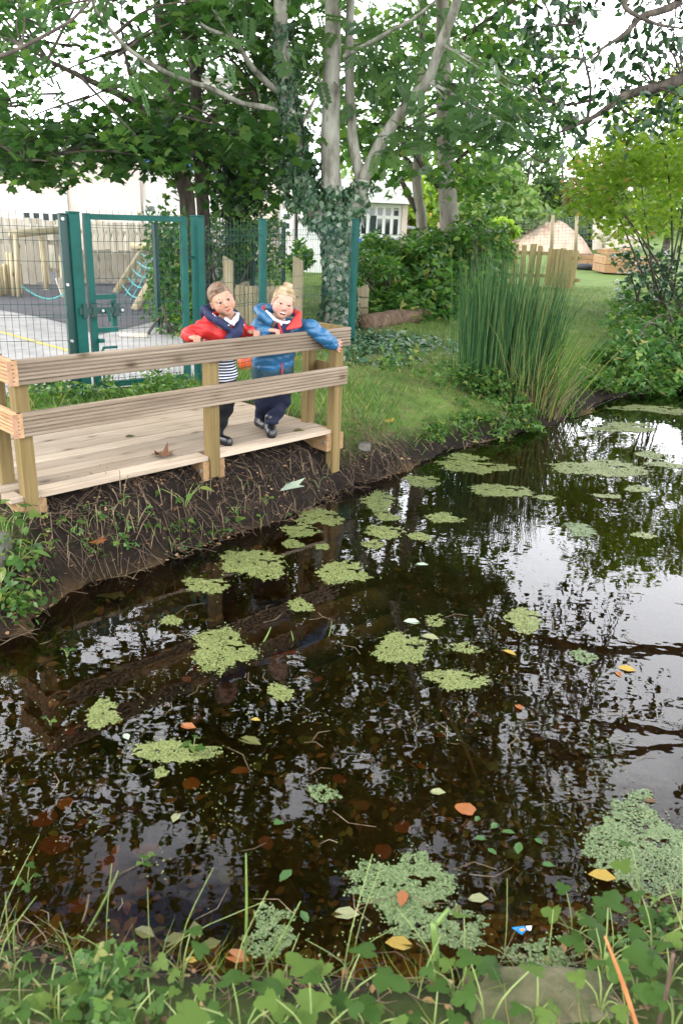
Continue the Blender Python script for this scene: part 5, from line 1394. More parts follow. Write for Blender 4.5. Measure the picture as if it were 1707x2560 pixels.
def blush_fn(c, R, s=1.0):
    c = np.array(c); pts = [((.042, -.075, -.034), .026, .6), ((-.042, -.075, -.034), .026, .6), ((0, -.103, -.027), .013, .5), ((.08, .01, -.012), .02, .6), ((-.08, .01, -.012), .02, .6)]
    def fn(V):
        b = np.zeros(len(V))
        for p, r, a in pts: b = np.maximum(b, a * np.exp(-((V - (c + R @ (np.array(p) * s))) ** 2).sum(1) / (r * s) ** 2))
        return np.maximum(b, np.where(V[:, 2] < c[2] - .16, .35, 0))
    return fn
def small(name, prims, mat, parent, R, c, s=1.0, h=.0016):
    """small facial piece from capsules and ellipsoids in head axes"""
    lo = np.min([np.array(p[1]) - .02 for p in prims] + [np.array(p[2]) - .02 for p in prims if p[0] == 'c'], 0); hi = np.max([np.array(p[1]) + .02 for p in prims] + [np.array(p[2]) + .02 for p in prims if p[0] == 'c'], 0)
    sd = SDF(lo, hi, h)
    for p in prims:
        if p[0] == 'c': sd.cap(p[1], p[2], p[3], p[4], .002)
        else: sd.ell(p[1], p[2], None, .002)
    return sd.obj(name, mat, parent, R * s, c)
def face_parts(body, c, R, brow, squint, mouth, s=1.0):
    for x in (-1, 1):
        e = small('eye', [('e', (x * .030, -.0715, .0005), (.0125, .010, .0095 * squint))], M_eyew, body, R, c, s)
        i_ = SDF((x * .030 - .012, -.09, -.012), (x * .030 + .012, -.066, .014), .0014).ell((x * .030 + .0008, -.0798, .0004), (.0088, .0035, .0080 * squint), None, .001).obj('iris', M_iris, e, R * s, c)
        small('eyelash', [('c', (x * .0185, -.0795, .0035 * squint), (x * .030, -.084, .0095 * squint), .0014, .0020), ('c', (x * .030, -.084, .0095 * squint), (x * .0440, -.0765, .0045 * squint), .0020, .0014)], M_lash, body, R, c, s)
        small('eyebrow', [('c', (x * .018, -.0805, .0265), (x * .031, -.0800, .0310), .0011, .0015), ('c', (x * .031, -.0800, .0310), (x * .046, -.0705, .0265), .0015, .0008)], brow, body, R, c, s)
    if mouth == 'closed':
        lp_ = small('lips', [('c', (-.030, -.0725, -.0455), (-.008, -.0835, -.0575), .0018, .0034), ('c', (-.008, -.0835, -.0575), (.008, -.0835, -.0575), .0034, .0034), ('c', (.008, -.0835, -.0575), (.030, -.0725, -.0455), .0034, .0018), ('c', (-.014, -.0800, -.0655), (.014, -.0800, -.0655), .0030, .0030), ('e', (0, -.0825, -.0660), (.011, .0055, .0042))], M_lip, body, R, c, s)
        small('mouth_line', [('c', (-.032, -.0735, -.0460), (-.008, -.0860, -.0605), .0014, .0026), ('c', (-.008, -.0860, -.0612), (.008, -.0860, -.0605), .0026, .0026), ('c', (.008, -.0860, -.0605), (.032, -.0735, -.0460), .0026, .0014)], M_mouth, lp_, R, c, s)
    else:
        lp_ = small('lips', [('c', (-.033, -.0710, -.0440), (-.010, -.0845, -.0530), .0022, .0030), ('c', (-.010, -.0845, -.0530), (.010, -.0845, -.0530), .0030, .0030), ('c', (.010, -.0845, -.0530), (.033, -.0710, -.0440), .0030, .0022), ('c', (-.033, -.0710, -.0445), (-.011, -.0805, -.0705), .0022, .0036), ('c', (-.011, -.0805, -.0705), (.011, -.0805, -.0705), .0038, .0038), ('c', (.011, -.0805, -.0705), (.033, -.0710, -.0445), .0036, .0022)], M_lip, body, R, c, s)
        small('mouth', [('e', (0, -.0800, -.0600), (.027, .0078, .0115))], M_mouth, body, R, c, s)
        small('teeth', [('e', (0, -.0838, -.0560), (.021, .0056, .0036))], M_teeth, body, R, c, s)

# ------------------------------------------------------------------ the boy
SB = .88; HB = np.array([1.348, .105, .932]); RB = rotm(-25, -23, 2)
def person(name, sd, mat, org, label, blush):
    V, Fc = sd.mesh(); b = blush(V); me = mesh_np(name, V - np.array(org), Fc, True)
    a = me.attributes.new('blush', 'FLOAT', 'POINT'); a.data.foreach_set('value', b.astype(np.float32))
    o = link(name, me, mat, None, PP(*org), (0, 0, PYAW)); tag(o, label, 'child'); return o
def part(sd, name, mat, body, org):
    V, Fc = sd.mesh(); me = mesh_np(name, V - np.array(org), Fc, True); return link(name, me, mat, body)
OB = np.array([1.42, .22, 0.])
sh_r, sh_l = np.array([1.286, .19, .762]), np.array([1.500, .150, .756])
el_r, ha_r = np.array([1.168, .190, .728]), np.array([1.098, .040, .735])
el_l, ha_l = np.array([1.590, .165, .680]), np.array([1.548, .040, .735])
hip_r, hip_l = np.array([1.405, .275, .45]), np.array([1.480, .262, .45])
kn_r, an_r = np.array([1.415, .27, .25]), np.array([1.425, .335, .065])
kn_l, an_l = np.array([1.455, .225, .25]), np.array([1.415, .262, .065])
sd = SDF((1.0, -.06, -.01), (1.72, .42, 1.06), .004)
head_into(sd, HB, RB, SB, 1.04)
sd.cap(HB + RB @ np.array([0, .03, -.11]), (1.385, .17, .76), .040, .060, .03)
sd.cap((1.39, .185, .70), (1.435, .245, .50), .080, .080, .04); sd.cap(sh_r, sh_l, .042, .042, .03)
for a_, b_, c_ in ((sh_r, el_r, ha_r), (sh_l, el_l, ha_l)): sd.cap(a_, b_, .034, .027, .02); sd.cap(b_, c_ + np.array([0, .035, .0]), .027, .019, .015)
for a_, b_, c_ in ((hip_r, kn_r, an_r), (hip_l, kn_l, an_l)): sd.cap(a_, b_, .058, .040, .03); sd.cap(b_, c_, .040, .026, .02); sd.cap(c_ + np.array([0, 0, -.03]), c_ + np.array([.01, -.08, -.045]), .022, .018, .015)
hand(sd, ha_r + np.array([0, .045, .004]), ha_r + np.array([.002, .0, .0]), (.12, -1, .05), (1, .1, 0), (0, -.12, -1), 1.0)
hand(sd, ha_l + np.array([.0, .045, .004]), ha_l + np.array([.0, .0, .0]), (-.05, -1, .05), (-1, 0, 0), (0, -.12, -1), 1.0)
boy = person('person', sd, M_skin_b, OB, 'smiling boy in red raincoat with navy collar, both hands on the top rail', blush_fn(HB, RB, SB))
HLb = HB - OB
face_parts(boy, HLb, RB, M_brow_b, 1.05, 'closed', SB)
sd = SDF((-.10, -.11, -.09), (.10, .13, .14), .003)
sd.ell((0, .020, .032), (.0785, .0945, .0868), None, .01); sd.ell((0, -.030, .088), (.050, .036, .020), None, .02)
sd.field(lambda D, P: np.maximum(D, np.maximum(-(P[..., 1] * .80 + P[..., 2] * .62 + .006 + .010 * np.cos(P[..., 0] * 40)), -(P[..., 1] + .012 + (P[..., 2] + .07) * 1.1))) + .0016 * np.sin(P[..., 0] * 260 + P[..., 1] * 60) * np.sin(P[..., 1] * 190 + P[..., 2] * 90))
sd.obj('hair', M_hair_b, boy, RB * SB, HLb)
# striped jersey, raincoat, collar, trousers, boots
sd = SDF((1.18, .02, .38), (1.64, .40, .84), .005); sd.cap((1.39, .18, .72), (1.438, .24, .47), .090, .093, .03); sd.cap((1.395, .25, .46), (1.485, .24, .46), .060, .060, .04)
sd.field(lambda D, P: D + .0025 * np.sin(P[..., 2] * 60 + P[..., 0] * 35)); sd.cut((0, 0, 1), .415); sd.cut((0, 0, -1), -.66); part(sd, 'striped_jersey', M_stripe, boy, OB)
sd = SDF((1.02, -.02, .50), (1.70, .42, .88), .0045)
sd.cap((1.388, .178, .745), (1.412, .225, .60), .100, .104, .03); sd.cap(sh_r + [0, 0, -.004], sh_l + [0, 0, -.004], .054, .054, .035); sd.cap((1.33, .18, .805), (1.44, .15, .80), .045, .045, .03)
for a_, b_, c_ in ((sh_r, el_r, ha_r), (sh_l, el_l, ha_l)):
    cw = c_ + np.array([0, .048, .004]); sd.cap(a_, b_, .052, .044, .025); sd.cap(b_, cw, .044, .034, .02)
sd.field(lambda D, P: D + .0045 * np.sin(P[..., 0] * 70 + P[..., 2] * 95 + 2 * np.sin(P[..., 1] * 40)) * np.sin(P[..., 1] * 45 + P[..., 2] * 25))
sd.ell(HB + np.array([.012, .02, -.130]), (.045, .055, .05), None, .02, 's')
sd.cut((0, .1, 1), .575); part(sd, 'raincoat', M_red, boy, OB)
sd = SDF((1.18, -.04, .52), (1.66, .36, .94), .0045)      # navy hood lying round the neck, front flap and placket
ring = [(1.335, .048, .785), (1.302, .080, .815), (1.282, .150, .845), (1.300, .215, .868), (1.370, .235, .872), (1.430, .195, .866), (1.448, .110, .846), (1.458, .065, .795), (1.405, .048, .752), (1.352, .050, .715)]
for a_, b_ in zip(ring[:-1], ring[1:]): sd.cap(a_, b_, .021, .021, .016)
for a_, b_, r1, r2 in (((1.335, .050, .782), (1.375, .046, .748), .021, .018), ((1.455, .075, .81), (1.430, .052, .745), .022, .026), ((1.430, .052, .745), (1.372, .058, .690), .026, .020), ((1.372, .058, .70), (1.38, .075, .62), .016, .014), ((1.288, .13, .832), (1.315, .06, .80), .026, .020)): sd.cap(a_, b_, r1, r2, .014)
sd.ell((1.37, .235, .835), (.085, .045, .05), None, .03)
sd.ell(HB + np.array([.004, .010, -.075]), (.056, .062, .080), None, .010, 's')
cl_ = part(sd, 'navy_hood', M_navy, boy, OB)
sd = SDF((1.28, -.04, .70), (1.52, .24, .90), .003)
sd.cap((1.330, .045, .828), (1.352, .024, .808), .009, .010, .008); sd.cap((1.352, .024, .808), (1.372, .022, .792), .010, .006, .006)
for t in np.linspace(0, 1, 4): sd.cap((1.358 + .010 * t, .022, .812 - .012 * t), (1.425, .045 + .01 * t, .852 - .035 * t), .008, .008, .006)
sd.cap((1.425, .05, .85), (1.438, .11, .85), .009, .009, .006)
part(sd, 'white_collar', M_collar, boy, OB)
for p in ((1.338, .028, .792), (1.464, .043, .785)):
    sd = SDF(np.array(p) - .014, np.array(p) + .014, .002).ell(p, (.0055, .0045, .0055), None, .001); part(sd, 'press_stud', M_steel, boy, OB)
mk = MB()     # small white print on the hood
for k in range(6):
    a_ = np.array([1.276 + k * .0060, .100 - k * .0075, .860 - k * .0072]) - OB; mk.bar(a_, a_ + np.array([.002, -.003, -.009 - .002 * (k % 2)]), .0024, .0024)
    if k % 2: mk.bar(a_ + np.array([-.001, -.0005, -.005]), a_ + np.array([.004, -.004, -.006]), .0022, .0022)
o = mk.build('hood_lettering', M_collar, boy); o['kind'] = 'stuff'
sd = SDF((1.24, .10, .02), (1.58, .40, .50), .0045)
sd.cap((1.405, .268, .44), (1.472, .258, .44), .076, .076, .03)
for a_, b_, c_ in ((hip_r, kn_r, an_r), (hip_l, kn_l, an_l)): sd.cap(a_, b_, .066, .054, .03); sd.cap(b_, c_ + np.array([0, 0, .01]), .054, .040, .02)
sd.field(lambda D, P: D + .004 * np.sin(P[..., 2] * 85 + P[..., 0] * 30 + 2 * np.sin(P[..., 1] * 30))); sd.cut((0, 0, 1), .06); part(sd, 'trousers', M_blackc, boy, OB)
for c_ in (an_r, an_l):
    sd = SDF(c_ + np.array([-.08, -.16, -.075]), c_ + np.array([.10, .08, .09]), .004)
    sd.cap(c_ + np.array([0, .005, .06]), c_ + np.array([0, .005, -.02]), .036, .036, .02); sd.cap(c_ + np.array([0, .022, -.030]), c_ + np.array([.020, -.085, -.036]), .032, .030, .02); sd.cap(c_ + np.array([.0, .02, -.052]), c_ + np.array([.022, -.09, -.052]), .026, .027, .01); sd.cut((0, 0, 1), .001); part(sd, 'boot', M_boot, boy, OB)

# ------------------------------------------------------------------ the girl
SG = .89; HG = np.array([1.796, .060, .895]); RG = rotm(-33, 14, 2); OG = np.array([1.86, .24, 0.])
sh_r, sh_l = np.array([1.705, .180, .742]), np.array([1.985, .125, .722])
el_r, ha_r = np.array([1.640, .175, .640]), np.array([1.700, .034, .733])
mi_l, el_l, ha_l = np.array([1.990, .014, .744]), np.array([2.060, -.060, .668]), np.array([2.185, -.050, .604])
hip_r, hip_l = np.array([1.815, .275, .43]), np.array([1.925, .255, .43])
kn_r, an_r = np.array([1.835, .285, .235]), np.array([1.872, .370, .085])
kn_l, an_l = np.array([1.925, .215, .235]), np.array([1.845, .232, .075])
sd = SDF((1.56, -.10, -.01), (2.30, .46, 1.03), .004)
head_into(sd, HG, RG, SG, 1.1)
sd.cap(HG + RG @ np.array([0, .03, -.12]), (1.845, .15, .71), .040, .060, .03)
sd.cap((1.85, .18, .67), (1.868, .255, .48), .085, .088, .04); sd.cap(sh_r, sh_l, .045, .045, .03)
for a_, b_, c_ in ((sh_r, el_r, ha_r + np.array([-.015, .045, -.01])), (mi_l, el_l, ha_l + np.array([-.030, .0, .012]))): sd.cap(a_, b_, .033, .026, .02); sd.cap(b_, c_, .026, .019, .015)
for a_, b_, c_ in ((hip_r, kn_r, an_r), (hip_l, kn_l, an_l)): sd.cap(a_, b_, .058, .040, .03); sd.cap(b_, c_, .040, .026, .02); sd.cap(c_ + np.array([0, 0, -.03]), c_ + np.array([-.03, -.07, -.045]), .022, .018, .015)
hand(sd, ha_r + np.array([-.022, .036, .004]), ha_r + np.array([.004, -.004, .001]), (.35, -.9, .0), (.9, .35, 0), (.12, -.15, -1), 1.0)
hand(sd, ha_l + np.array([-.030, .002, .012]), ha_l + np.array([.006, .004, -.002]), (.95, .10, -.18), (.20, .0, .97), (.9, .3, -.2), 1.08, .5, .5)
girl = person('person', sd, M_skin_g, OG, 'laughing blond girl in blue quilted coat, arm hanging over the rail', blush_fn(HG, RG, SG))
HLg = HG - OG
face_parts(girl, HLg, RG, M_brow_g, .62, 'open', SG)
sd = SDF((-.11, -.12, -.09), (.11, .15, .19), .003)
sd.ell((0, .022, .034), (.0785, .0945, .0870), None, .01); sd.ell((.0, -.02, .098), (.048, .045, .022), None, .02)
sd.field(lambda D, P: np.maximum(D, np.maximum(-(P[..., 1] * .80 + P[..., 2] * .62 + .002 + .010 * np.cos(P[..., 0] * 44)), -(P[..., 1] + .030 + (P[..., 2] + .05) * .9))))
sd.ell((.004, .020, .128), (.033, .032, .018), None, .012); sd.ell((-.012, .010, .136), (.019, .018, .010), None, .008); sd.ell((.016, .022, .134), (.018, .018, .011), None, .008)
sd.cap((.062, -.045, .040), (.076, -.022, -.020), .006, .003, .006); sd.cap((-.062, -.045, .040), (-.075, -.018, -.005), .006, .003, .006)
sd.field(lambda D, P: D + .0018 * np.sin(np.arctan2(P[..., 0], P[..., 1] - .02) * 34) * np.sin(P[..., 2] * 120 + P[..., 0] * 50))
hg_ = sd.obj('hair', M_hair_g, girl, RG * SG, HLg)
ws = MB(); rr = random.Random(8)
for k in range(170):     # strands drawn up to the bun
    a0 = rr.uniform(0, 6.283); e0 = rr.uniform(.25, .95); pts = []
    for t in (0, .4, .75, 1):
        q = e0 + (1.45 - e0) * t; rr_ = 1.015 + .012 * math.sin(3.1 * t + k)
        pts.append(np.array([math.sin(a0) * math.cos(q) * .0785 * rr_, .022 + math.cos(a0) * math.cos(q) * .0945 * rr_, .034 + math.sin(q) * .087 * rr_]))
    if pts[0][1] < -.02 and pts[0][2] < .065: continue
    ws.tube([HLg + RG @ (q * SG) for q in pts], [.0012, .0015, .0014, .0010], 4, False)
for k in range(26):      # loose strands
    a0 = rr.uniform(-1.7, 1.7); st_ = np.array([math.sin(a0) * .070, -.03 + rr.uniform(0, .06), .05 + math.cos(a0) * .045]); d = np.array([math.sin(a0), rr.uniform(-.4, .2), math.cos(a0) * .8])
    if k < 9: st_ = np.array([.072, -.01 + rr.uniform(-.02, .02), .02 + rr.uniform(-.03, .03)]); d = np.array([1, -.2, .2])
    L = rr.uniform(.02, .05); pts = [st_, st_ + d * L * .5 + np.array([0, 0, .006]), st_ + d * L * .8 + np.array([.004, 0, -.012]), st_ + d * L * .7 + np.array([.0, 0, -.03])]
    p, r = smooth_path(pts, [.0011, .001, .0009, .0006], 3); ws.tube([HLg + RG @ q for q in p], r, 4, False)
o = ws.build('loose_strands', M_hair_g, hg_, True); o['kind'] = 'stuff'
# quilted coat: torso and sleeves with stitched rolls
sd = SDF((1.56, -.14, .36), (2.30, .42, .85), .0045)
for z0 in np.arange(.44, .74, .062):
    t = (z0 - .44) / .3; c = np.array([1.868, .252, z0]) * (1 - t) + np.array([1.856, .175, z0]) * t
    sd.cap(c + np.array([-.050, 0, 0]), c + np.array([.055, -.008, 0]), .096 + .010 * math.sin(t * 3), .096, .014)
sd.cap(sh_r, sh_l, .060, .060, .03)
sd.cap(sh_l, mi_l, .056, .048, .02)
for a_, b_, c_ in ((sh_r, el_r, ha_r + np.array([-.024, .050, -.006])), (mi_l, el_l, ha_l + np.array([-.040, .0, .018]))):
    sd.cap(a_, b_, .050, .049, .014, 'u', 2, .007); sd.cap(b_, c_, .049, .043, .010, 'u', 3, .007)
sd.field(lambda D, P: D + .006 * (1 - np.abs(np.sin((P[..., 2] - .02 * np.cos(P[..., 0] * 9)) * PI / .056)) ** .5) + .0022 * np.sin(P[..., 0] * 90 + P[..., 2] * 60) * np.sin(P[..., 1] * 80 + P[..., 2] * 110))
sd.cap((1.80, -.02, .80), (1.83, .06, .62), .045, .012, .015, 's'); sd.ell(HG + np.array([.02, .02, -.150]), (.070, .075, .055), None, .015, 's'); sd.cut((0, 0, 1), .385)
part(sd, 'quilted_coat', M_puff, girl, OG)
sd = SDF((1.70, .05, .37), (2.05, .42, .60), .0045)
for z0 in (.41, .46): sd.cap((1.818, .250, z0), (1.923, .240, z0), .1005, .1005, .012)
sd.cut((0, 0, 1), .378); sd.cut((0, 0, -1), -.53); part(sd, 'shaded_coat_hem', M_puff_shade, girl, OG)  # darker shell round the lower coat, shade put into its colour
sd = SDF((1.62, -.06, .64), (2.10, .32, .92), .0045)      # blue hood behind the neck
ring = [(1.690, .070, .790), (1.672, .120, .822), (1.700, .190, .845), (1.765, .230, .850), (1.84, .230, .845), (1.905, .195, .840), (1.935, .130, .830), (1.940, .085, .815)]
for a_, b_ in zip(ring[:-1], ring[1:]): sd.cap(a_, b_, .027, .027, .02)
sd.ell(HG + np.array([.01, .02, -.06]), (.066, .08, .09), None, .012, 's')
hd_ = part(sd, 'hood', M_puff, girl, OG)
sd = SDF((1.64, -.09, .58), (2.10, .30, .90), .004)       # coral lining turned out along the opening
A_, B_, C_ = np.array([1.925, .055, .822]), np.array([1.880, -.006, .752]), np.array([1.775, -.004, .744])
for t in np.linspace(0, 1, 6): sd.cap(A_ + (B_ - A_) * t * .9, C_ + (B_ - C_) * t * .9, .015, .009, .010)
for a_, b_, r1, r2 in ((A_, (1.925, .12, .838), .020, .018), ((1.925, .12, .838), (1.89, .18, .85), .018, .016), ((1.690, .105, .826), (1.705, .16, .848), .013, .014), ((1.705, .16, .848), (1.75, .2, .858), .014, .014), ((1.725, .02, .775), (1.758, .012, .690), .007, .006)):
    sd.cap(a_, b_, r1, r2, .012)
sd.ell(HG + np.array([.0, .015, -.05]), (.060, .074, .085), None, .008, 's')
part(sd, 'coral_lining', M_coral, girl, OG)
sd = SDF((1.72, -.03, .64), (1.95, .20, .82), .004); sd.cap((1.775, .055, .735), (1.815, .085, .66), .045, .05, .02); sd.cap((1.80, .03, .745), (1.80, .06, .69), .025, .03, .02); part(sd, 'navy_jumper', M_navy, girl, OG)
sd = SDF((1.66, -.04, .68), (1.94, .20, .88), .003)
cw_ = [(1.700, .110, .845), (1.693, .070, .832), (1.703, .035, .802), (1.735, .014, .786), (1.775, .004, .782), (1.80, .008, .786)]
for a_, b_ in zip(cw_[:-1], cw_[1:]): sd.cap(a_, b_, .0085, .0085, .006)
sd.cap(cw_[3], (1.738, .010, .770), .008, .006, .006)
part(sd, 'white_collar', M_collar, girl, OG)
for pts in ([(1.862, .136, .60), (1.858, .138, .52), (1.862, .140, .40)], [(1.742, .195, .56), (1.728, .215, .49), (1.74, .225, .43)], [(1.985, .165, .56), (1.995, .175, .49), (1.985, .185, .43)]):
    m = MB(); p, r = smooth_path([np.array(q) - OG for q in pts], [.006] * 3, 4); m.tube(p, r, 6); m.build('zip', M_coral, girl, True)
sd = SDF((1.68, .10, .04), (2.06, .46, .48), .0045)
sd.cap((1.825, .272, .42), (1.915, .258, .42), .085, .085, .03)
for a_, b_, c_ in ((hip_r, kn_r, an_r), (hip_l, kn_l, an_l)): sd.cap(a_, b_, .078, .066, .03); sd.cap(b_, c_ + np.array([.01, 0, .02]), .066, .050, .02)
sd.field(lambda D, P: D + .005 * np.sin(P[..., 2] * 62 + P[..., 0] * 45 + 2.4 * np.sin(P[..., 1] * 30)) * (P[..., 2] < .3) + .003 * np.sin(P[..., 0] * 90)); sd.cut((0, 0, 1), .072); part(sd, 'trousers', M_navyd, girl, OG)
for c_, t_ in ((an_r, (-.02, -.075)), (an_l, (-.055, -.075))):
    z_ = .0 if c_ is an_l else .02
    sd = SDF(c_ + np.array([-.13, -.16, -.085]), c_ + np.array([.09, .08, .09]), .004); d = np.array([t_[0], t_[1], 0])
    sd.cap(c_ + np.array([0, .005, .04]), c_ + np.array([0, .005, -.03]), .038, .038, .02); sd.cap(c_ + np.array([0, .015, -.038]), c_ + d + np.array([0, 0, -.043]), .035, .036, .02); sd.cap(c_ + np.array([0, .015, -.058]), c_ + d * 1.08 + np.array([0, 0, -.060]), .027, .030, .01); sd.cut((0, 0, 1), .001 + z_)
    part(sd, 'boot', M_boot, girl, OG)

# ================================================================== POND LIFE AND GROUND COVER
def hz(x, y): return float(height(np.array([x]), np.array([y]))[0])
def land(px, py):
    """where the sight line through a picture point meets the ground"""
    r = ray(px, py); lo = None
    for t in np.arange(1.2, 40, .04):
        P = np.array([0, 0, CAM_H]) + r * t
        if P[2] < hz(P[0], P[1]): return P
    return P
M_straw = surf('dry_straw', [(.3, (.06, .04, .022)), (.5, (.14, .10, .06)), (.7, (.26, .20, .12))], 14, .85, 0)
M_twig = surf('dark_twig', [(.3, (.035, .022, .016)), (.6, (.09, .055, .036)), (.75, (.15, .10, .065))], 14, .9, 0)
M_stem = surf('green_stem', [(.3, (.07, .13, .03)), (.6, (.14, .20, .05)), (.8, (.22, .22, .08))], 10, .6, 0)
L_grass = leaf_mat('grass_blade', [(0, (.05, .09, .018)), (.5, (.085, .155, .03)), (.82, (.13, .195, .045)), (1, (.27, .24, .11))], .35, .55)
L_weed = leaf_mat('weed_leaf', [(0, (.03, .075, .015)), (.5, (.055, .125, .022)), (.9, (.10, .18, .035)), (1, (.20, .20, .05))], .4, .45)
L_front = leaf_mat('lobed_leaf', [(0, (.026, .060, .010)), (.5, (.046, .092, .015)), (1, (.08, .125, .024))], .3, .6, .15)
L_rush = leaf_mat('rush_stem', spec=.12, cols= [(0, (.016, .055, .022)), (.4, (.035, .10, .034)), (.72, (.075, .155, .045)), (.9, (.14, .20, .06)), (.96, (.19, .20, .07)), (1, (.36, .22, .07))], trans=.2, rough=.5)
L_duck = leaf_mat('duckweed_frond', [(0, (.075, .10, .026)), (.5, (.14, .165, .055)), (1, (.235, .25, .10))], .15, .4)
L_duck2 = leaf_mat('blue_green_duckweed', [(0, (.05, .085, .03)), (.5, (.105, .145, .06)), (1, (.17, .21, .10))], .15, .4)
L_litter = leaf_mat('dead_leaf', [(0, (.05, .028, .014)), (.4, (.13, .07, .03)), (.8, (.24, .13, .06)), (1, (.33, .24, .13))], .1, .7)

# lawn: short blades, thinning towards the bank
def blades(name, n, xr, yr, test, hgt, wid, mat, lean=.5, seed=1):
    g = np.random.default_rng(seed); X = g.uniform(*xr, n); Y = yr[0] + (yr[1] - yr[0]) * g.random(n) ** 1.5
    k = test(X, Y, g); X, Y = X[k], Y[k]; m = len(X); Z = height(X, Y)
    d = unit(m); tip = np.stack([d[:, 0] * lean, d[:, 1] * lean, np.full(m, 1.0)], 1); nr = np.stack([d[:, 1], -d[:, 0], d[:, 2] * .3], 1)
    h = hgt * (.5 + g.random(m)); sc = np.stack([wid * (.7 + .6 * g.random(m)), h, h], 1)
    o = scatter_obj(name, T_BLADE, np.stack([X, Y, Z - .003], 1), nr, tip, sc, mat, rnd=np.clip(.5 + .9 * (vnoise(X * 1.7, Y * 1.7) - .5) + .35 * g.normal(size=m), 0, 1)); return o
def inplat(X, Y, m=.0):
    u = (X - O2[0]) * PU[0] + (Y - O2[1]) * PU[1]; w = (X - O2[0]) * PW[0] + (Y - O2[1]) * PW[1]
    return (u > -.15 - m) & (u < 2.42 + m) & (w > -.05 - m) & (w < 1.38 + m)
def paved(X, Y): return (Y > 6.55 + (X + 2.25) * .72) & (X < -1.3)
tag(blades('lawn_grass', 95000, (-1.8, 7.5), (5.2, 20), lambda X, Y, g: (~inplat(X, Y)) & (~paved(X, Y)) & (sdist(X, Y) > .10 + .5 * g.random(len(X))) & (g.random(len(X)) < .3 + .7 * vnoise(X * 2, Y * 2)), .055, .007, L_grass), kind='stuff')
tag(blades('bank_grass', 5000, (-3.2, .5), (5.0, 7.4), lambda X, Y, g: (~inplat(X, Y, -.05)) & (~paved(X, Y)) & (sdist(X, Y) > .25), .13, .008, L_weed, .6, 2), kind='stuff')
tag(blades('near_bank_grass', 3600, (-1.6, 2.0), (1.0, 2.2), lambda X, Y, g: (sdist(X, Y) > -.02) & (sdist(X, Y) < .6) & (g.random(len(X)) < .25 + .7 * vnoise(X * 5, Y * 5)), .10, .0036, L_weed, .9, 3), kind='stuff')
tag(blades('bank_edge_grass', 5200, (-2.4, 3.6), (3.0, 9.5), lambda X, Y, g: (sdist(X, Y) > -.03) & (sdist(X, Y) < .30) & ((~inplat(X, Y, .35)) | (g.random(len(X)) < .04)), .09, .006, L_grass, 1.0, 4), kind='stuff')

# straw, twigs and dead leaves on the cut bank below the platform
def strewn(name, n, where, mat, lr, rr_, seed, lift=.02):
    g = np.random.default_rng(seed); m = MB()
    k = 0
    while k < n:
        x, y = where(g); s_ = float(sdist(np.array([x]), np.array([y]))[0])
        if s_ < -.06: continue
        k += 1; L = g.uniform(*lr); a = g.uniform(0, 2 * PI); pts = []
        for t in (0, .35, .7, 1):
            xx, yy = x + math.cos(a) * L * (t - .5) + g.normal() * L * .06, y + math.sin(a) * L * (t - .5) + g.normal() * L * .06
            pts.append((xx, yy, max(hz(xx, yy), WZ) + .004 + lift * g.random() ** 2))
        r = g.uniform(*rr_); m.tube(pts, [r, r, r * .9, r * .5], 4, False)
    o = m.build(name, mat); return tag(o, kind='stuff')
def front_bank(g):
    u = g.uniform(-.4, 3.1); w = g.uniform(-.75, .25) if u < 2.4 else g.uniform(-.3, .6); p = O2 + PU * u + PW * w; return p[0], p[1]
strewn('straw_litter', 520, front_bank, M_straw, (.04, .24), (.0005, .0014), 5, .05)
strewn('twig_litter', 330, front_bank, M_twig, (.04, .24), (.0006, .0022), 6, .06)
g = np.random.default_rng(7)
def scattered_leaves(name, n, where, tmpl, size, mat, seed, lift=.006):
    g = np.random.default_rng(seed); P = np.array([where(g) for _ in range(n)]); P = P[sdist(P[:, 0], P[:, 1]) > -.02]; m = len(P)
    Z = np.maximum(height(P[:, 0], P[:, 1]), WZ) + lift
    o = scatter_obj(name, tmpl, np.stack([P[:, 0], P[:, 1], Z], 1), unit(m) * .35 + np.array([0, 0, 1.]), unit(m), size * (.5 + g.random(m)), mat); return tag(o, kind='stuff')
scattered_leaves('leaf_litter', 1300, front_bank, T_OVAL, .026, L_litter, 8)
def lawn_edge(g): return g.uniform(-.2, 1.6), g.uniform(5.9, 9.5)
strewn('dry_grass_litter', 420, lawn_edge, M_straw, (.05, .22), (.001, .0022), 9, .05)
scattered_leaves('lawn_leaf_litter', 260, lambda g: (g.uniform(-.4, 3.2), g.uniform(6, 13)), T_OVAL, .045, L_litter, 10)
def near_bank(g): return g.uniform(-1.5, 1.9), g.uniform(1.05, 1.9)
strewn('near_straw', 420, near_bank, M_straw, (.05, .22), (.0006, .0014), 11, .05)
strewn('near_twigs', 110, near_bank, M_twig, (.05, .22), (.0006, .002), 12, .06)
scattered_leaves('near_leaf_litter', 700, near_bank, T_OVAL, .022, L_litter, 13)

# ---- creeping low weeds: bank right of the platform, foot of rushes, right shore (uncountable cover)
def cover(name, lst, tmpl, size, mat, hgt, flat=.5, seed=1, n=30, r=.12):
    g = np.random.default_rng(seed); c = []
    for (x, y) in lst:
        z = max(hz(x, y), WZ); c.append((x, y, z + hgt * g.uniform(.3, 1), r * g.uniform(.7, 1.3), int(n * g.uniform(.7, 1.3))))
    V, Fc, r_ = clump_leaves(tmpl, c, size, flat, .9, .3); return tag(link(name, mesh_np(name, V, Fc, False, r_), mat), kind='stuff')
g = np.random.default_rng(14)
lst = []
while len(lst) < 46:
    x, y = g.uniform(1040, 1330), g.uniform(1000, 1110); P = land(x, y)
    if y > 1180 - (x - 850) * .36 - 60 and sdist(P[:1], P[1:2])[0] > -.05: lst.append((P[0], P[1]))
cover('shore_weeds', lst, T_BRAM, .036, L_weed, .05, .6, 15, 26, .11)
lst = []
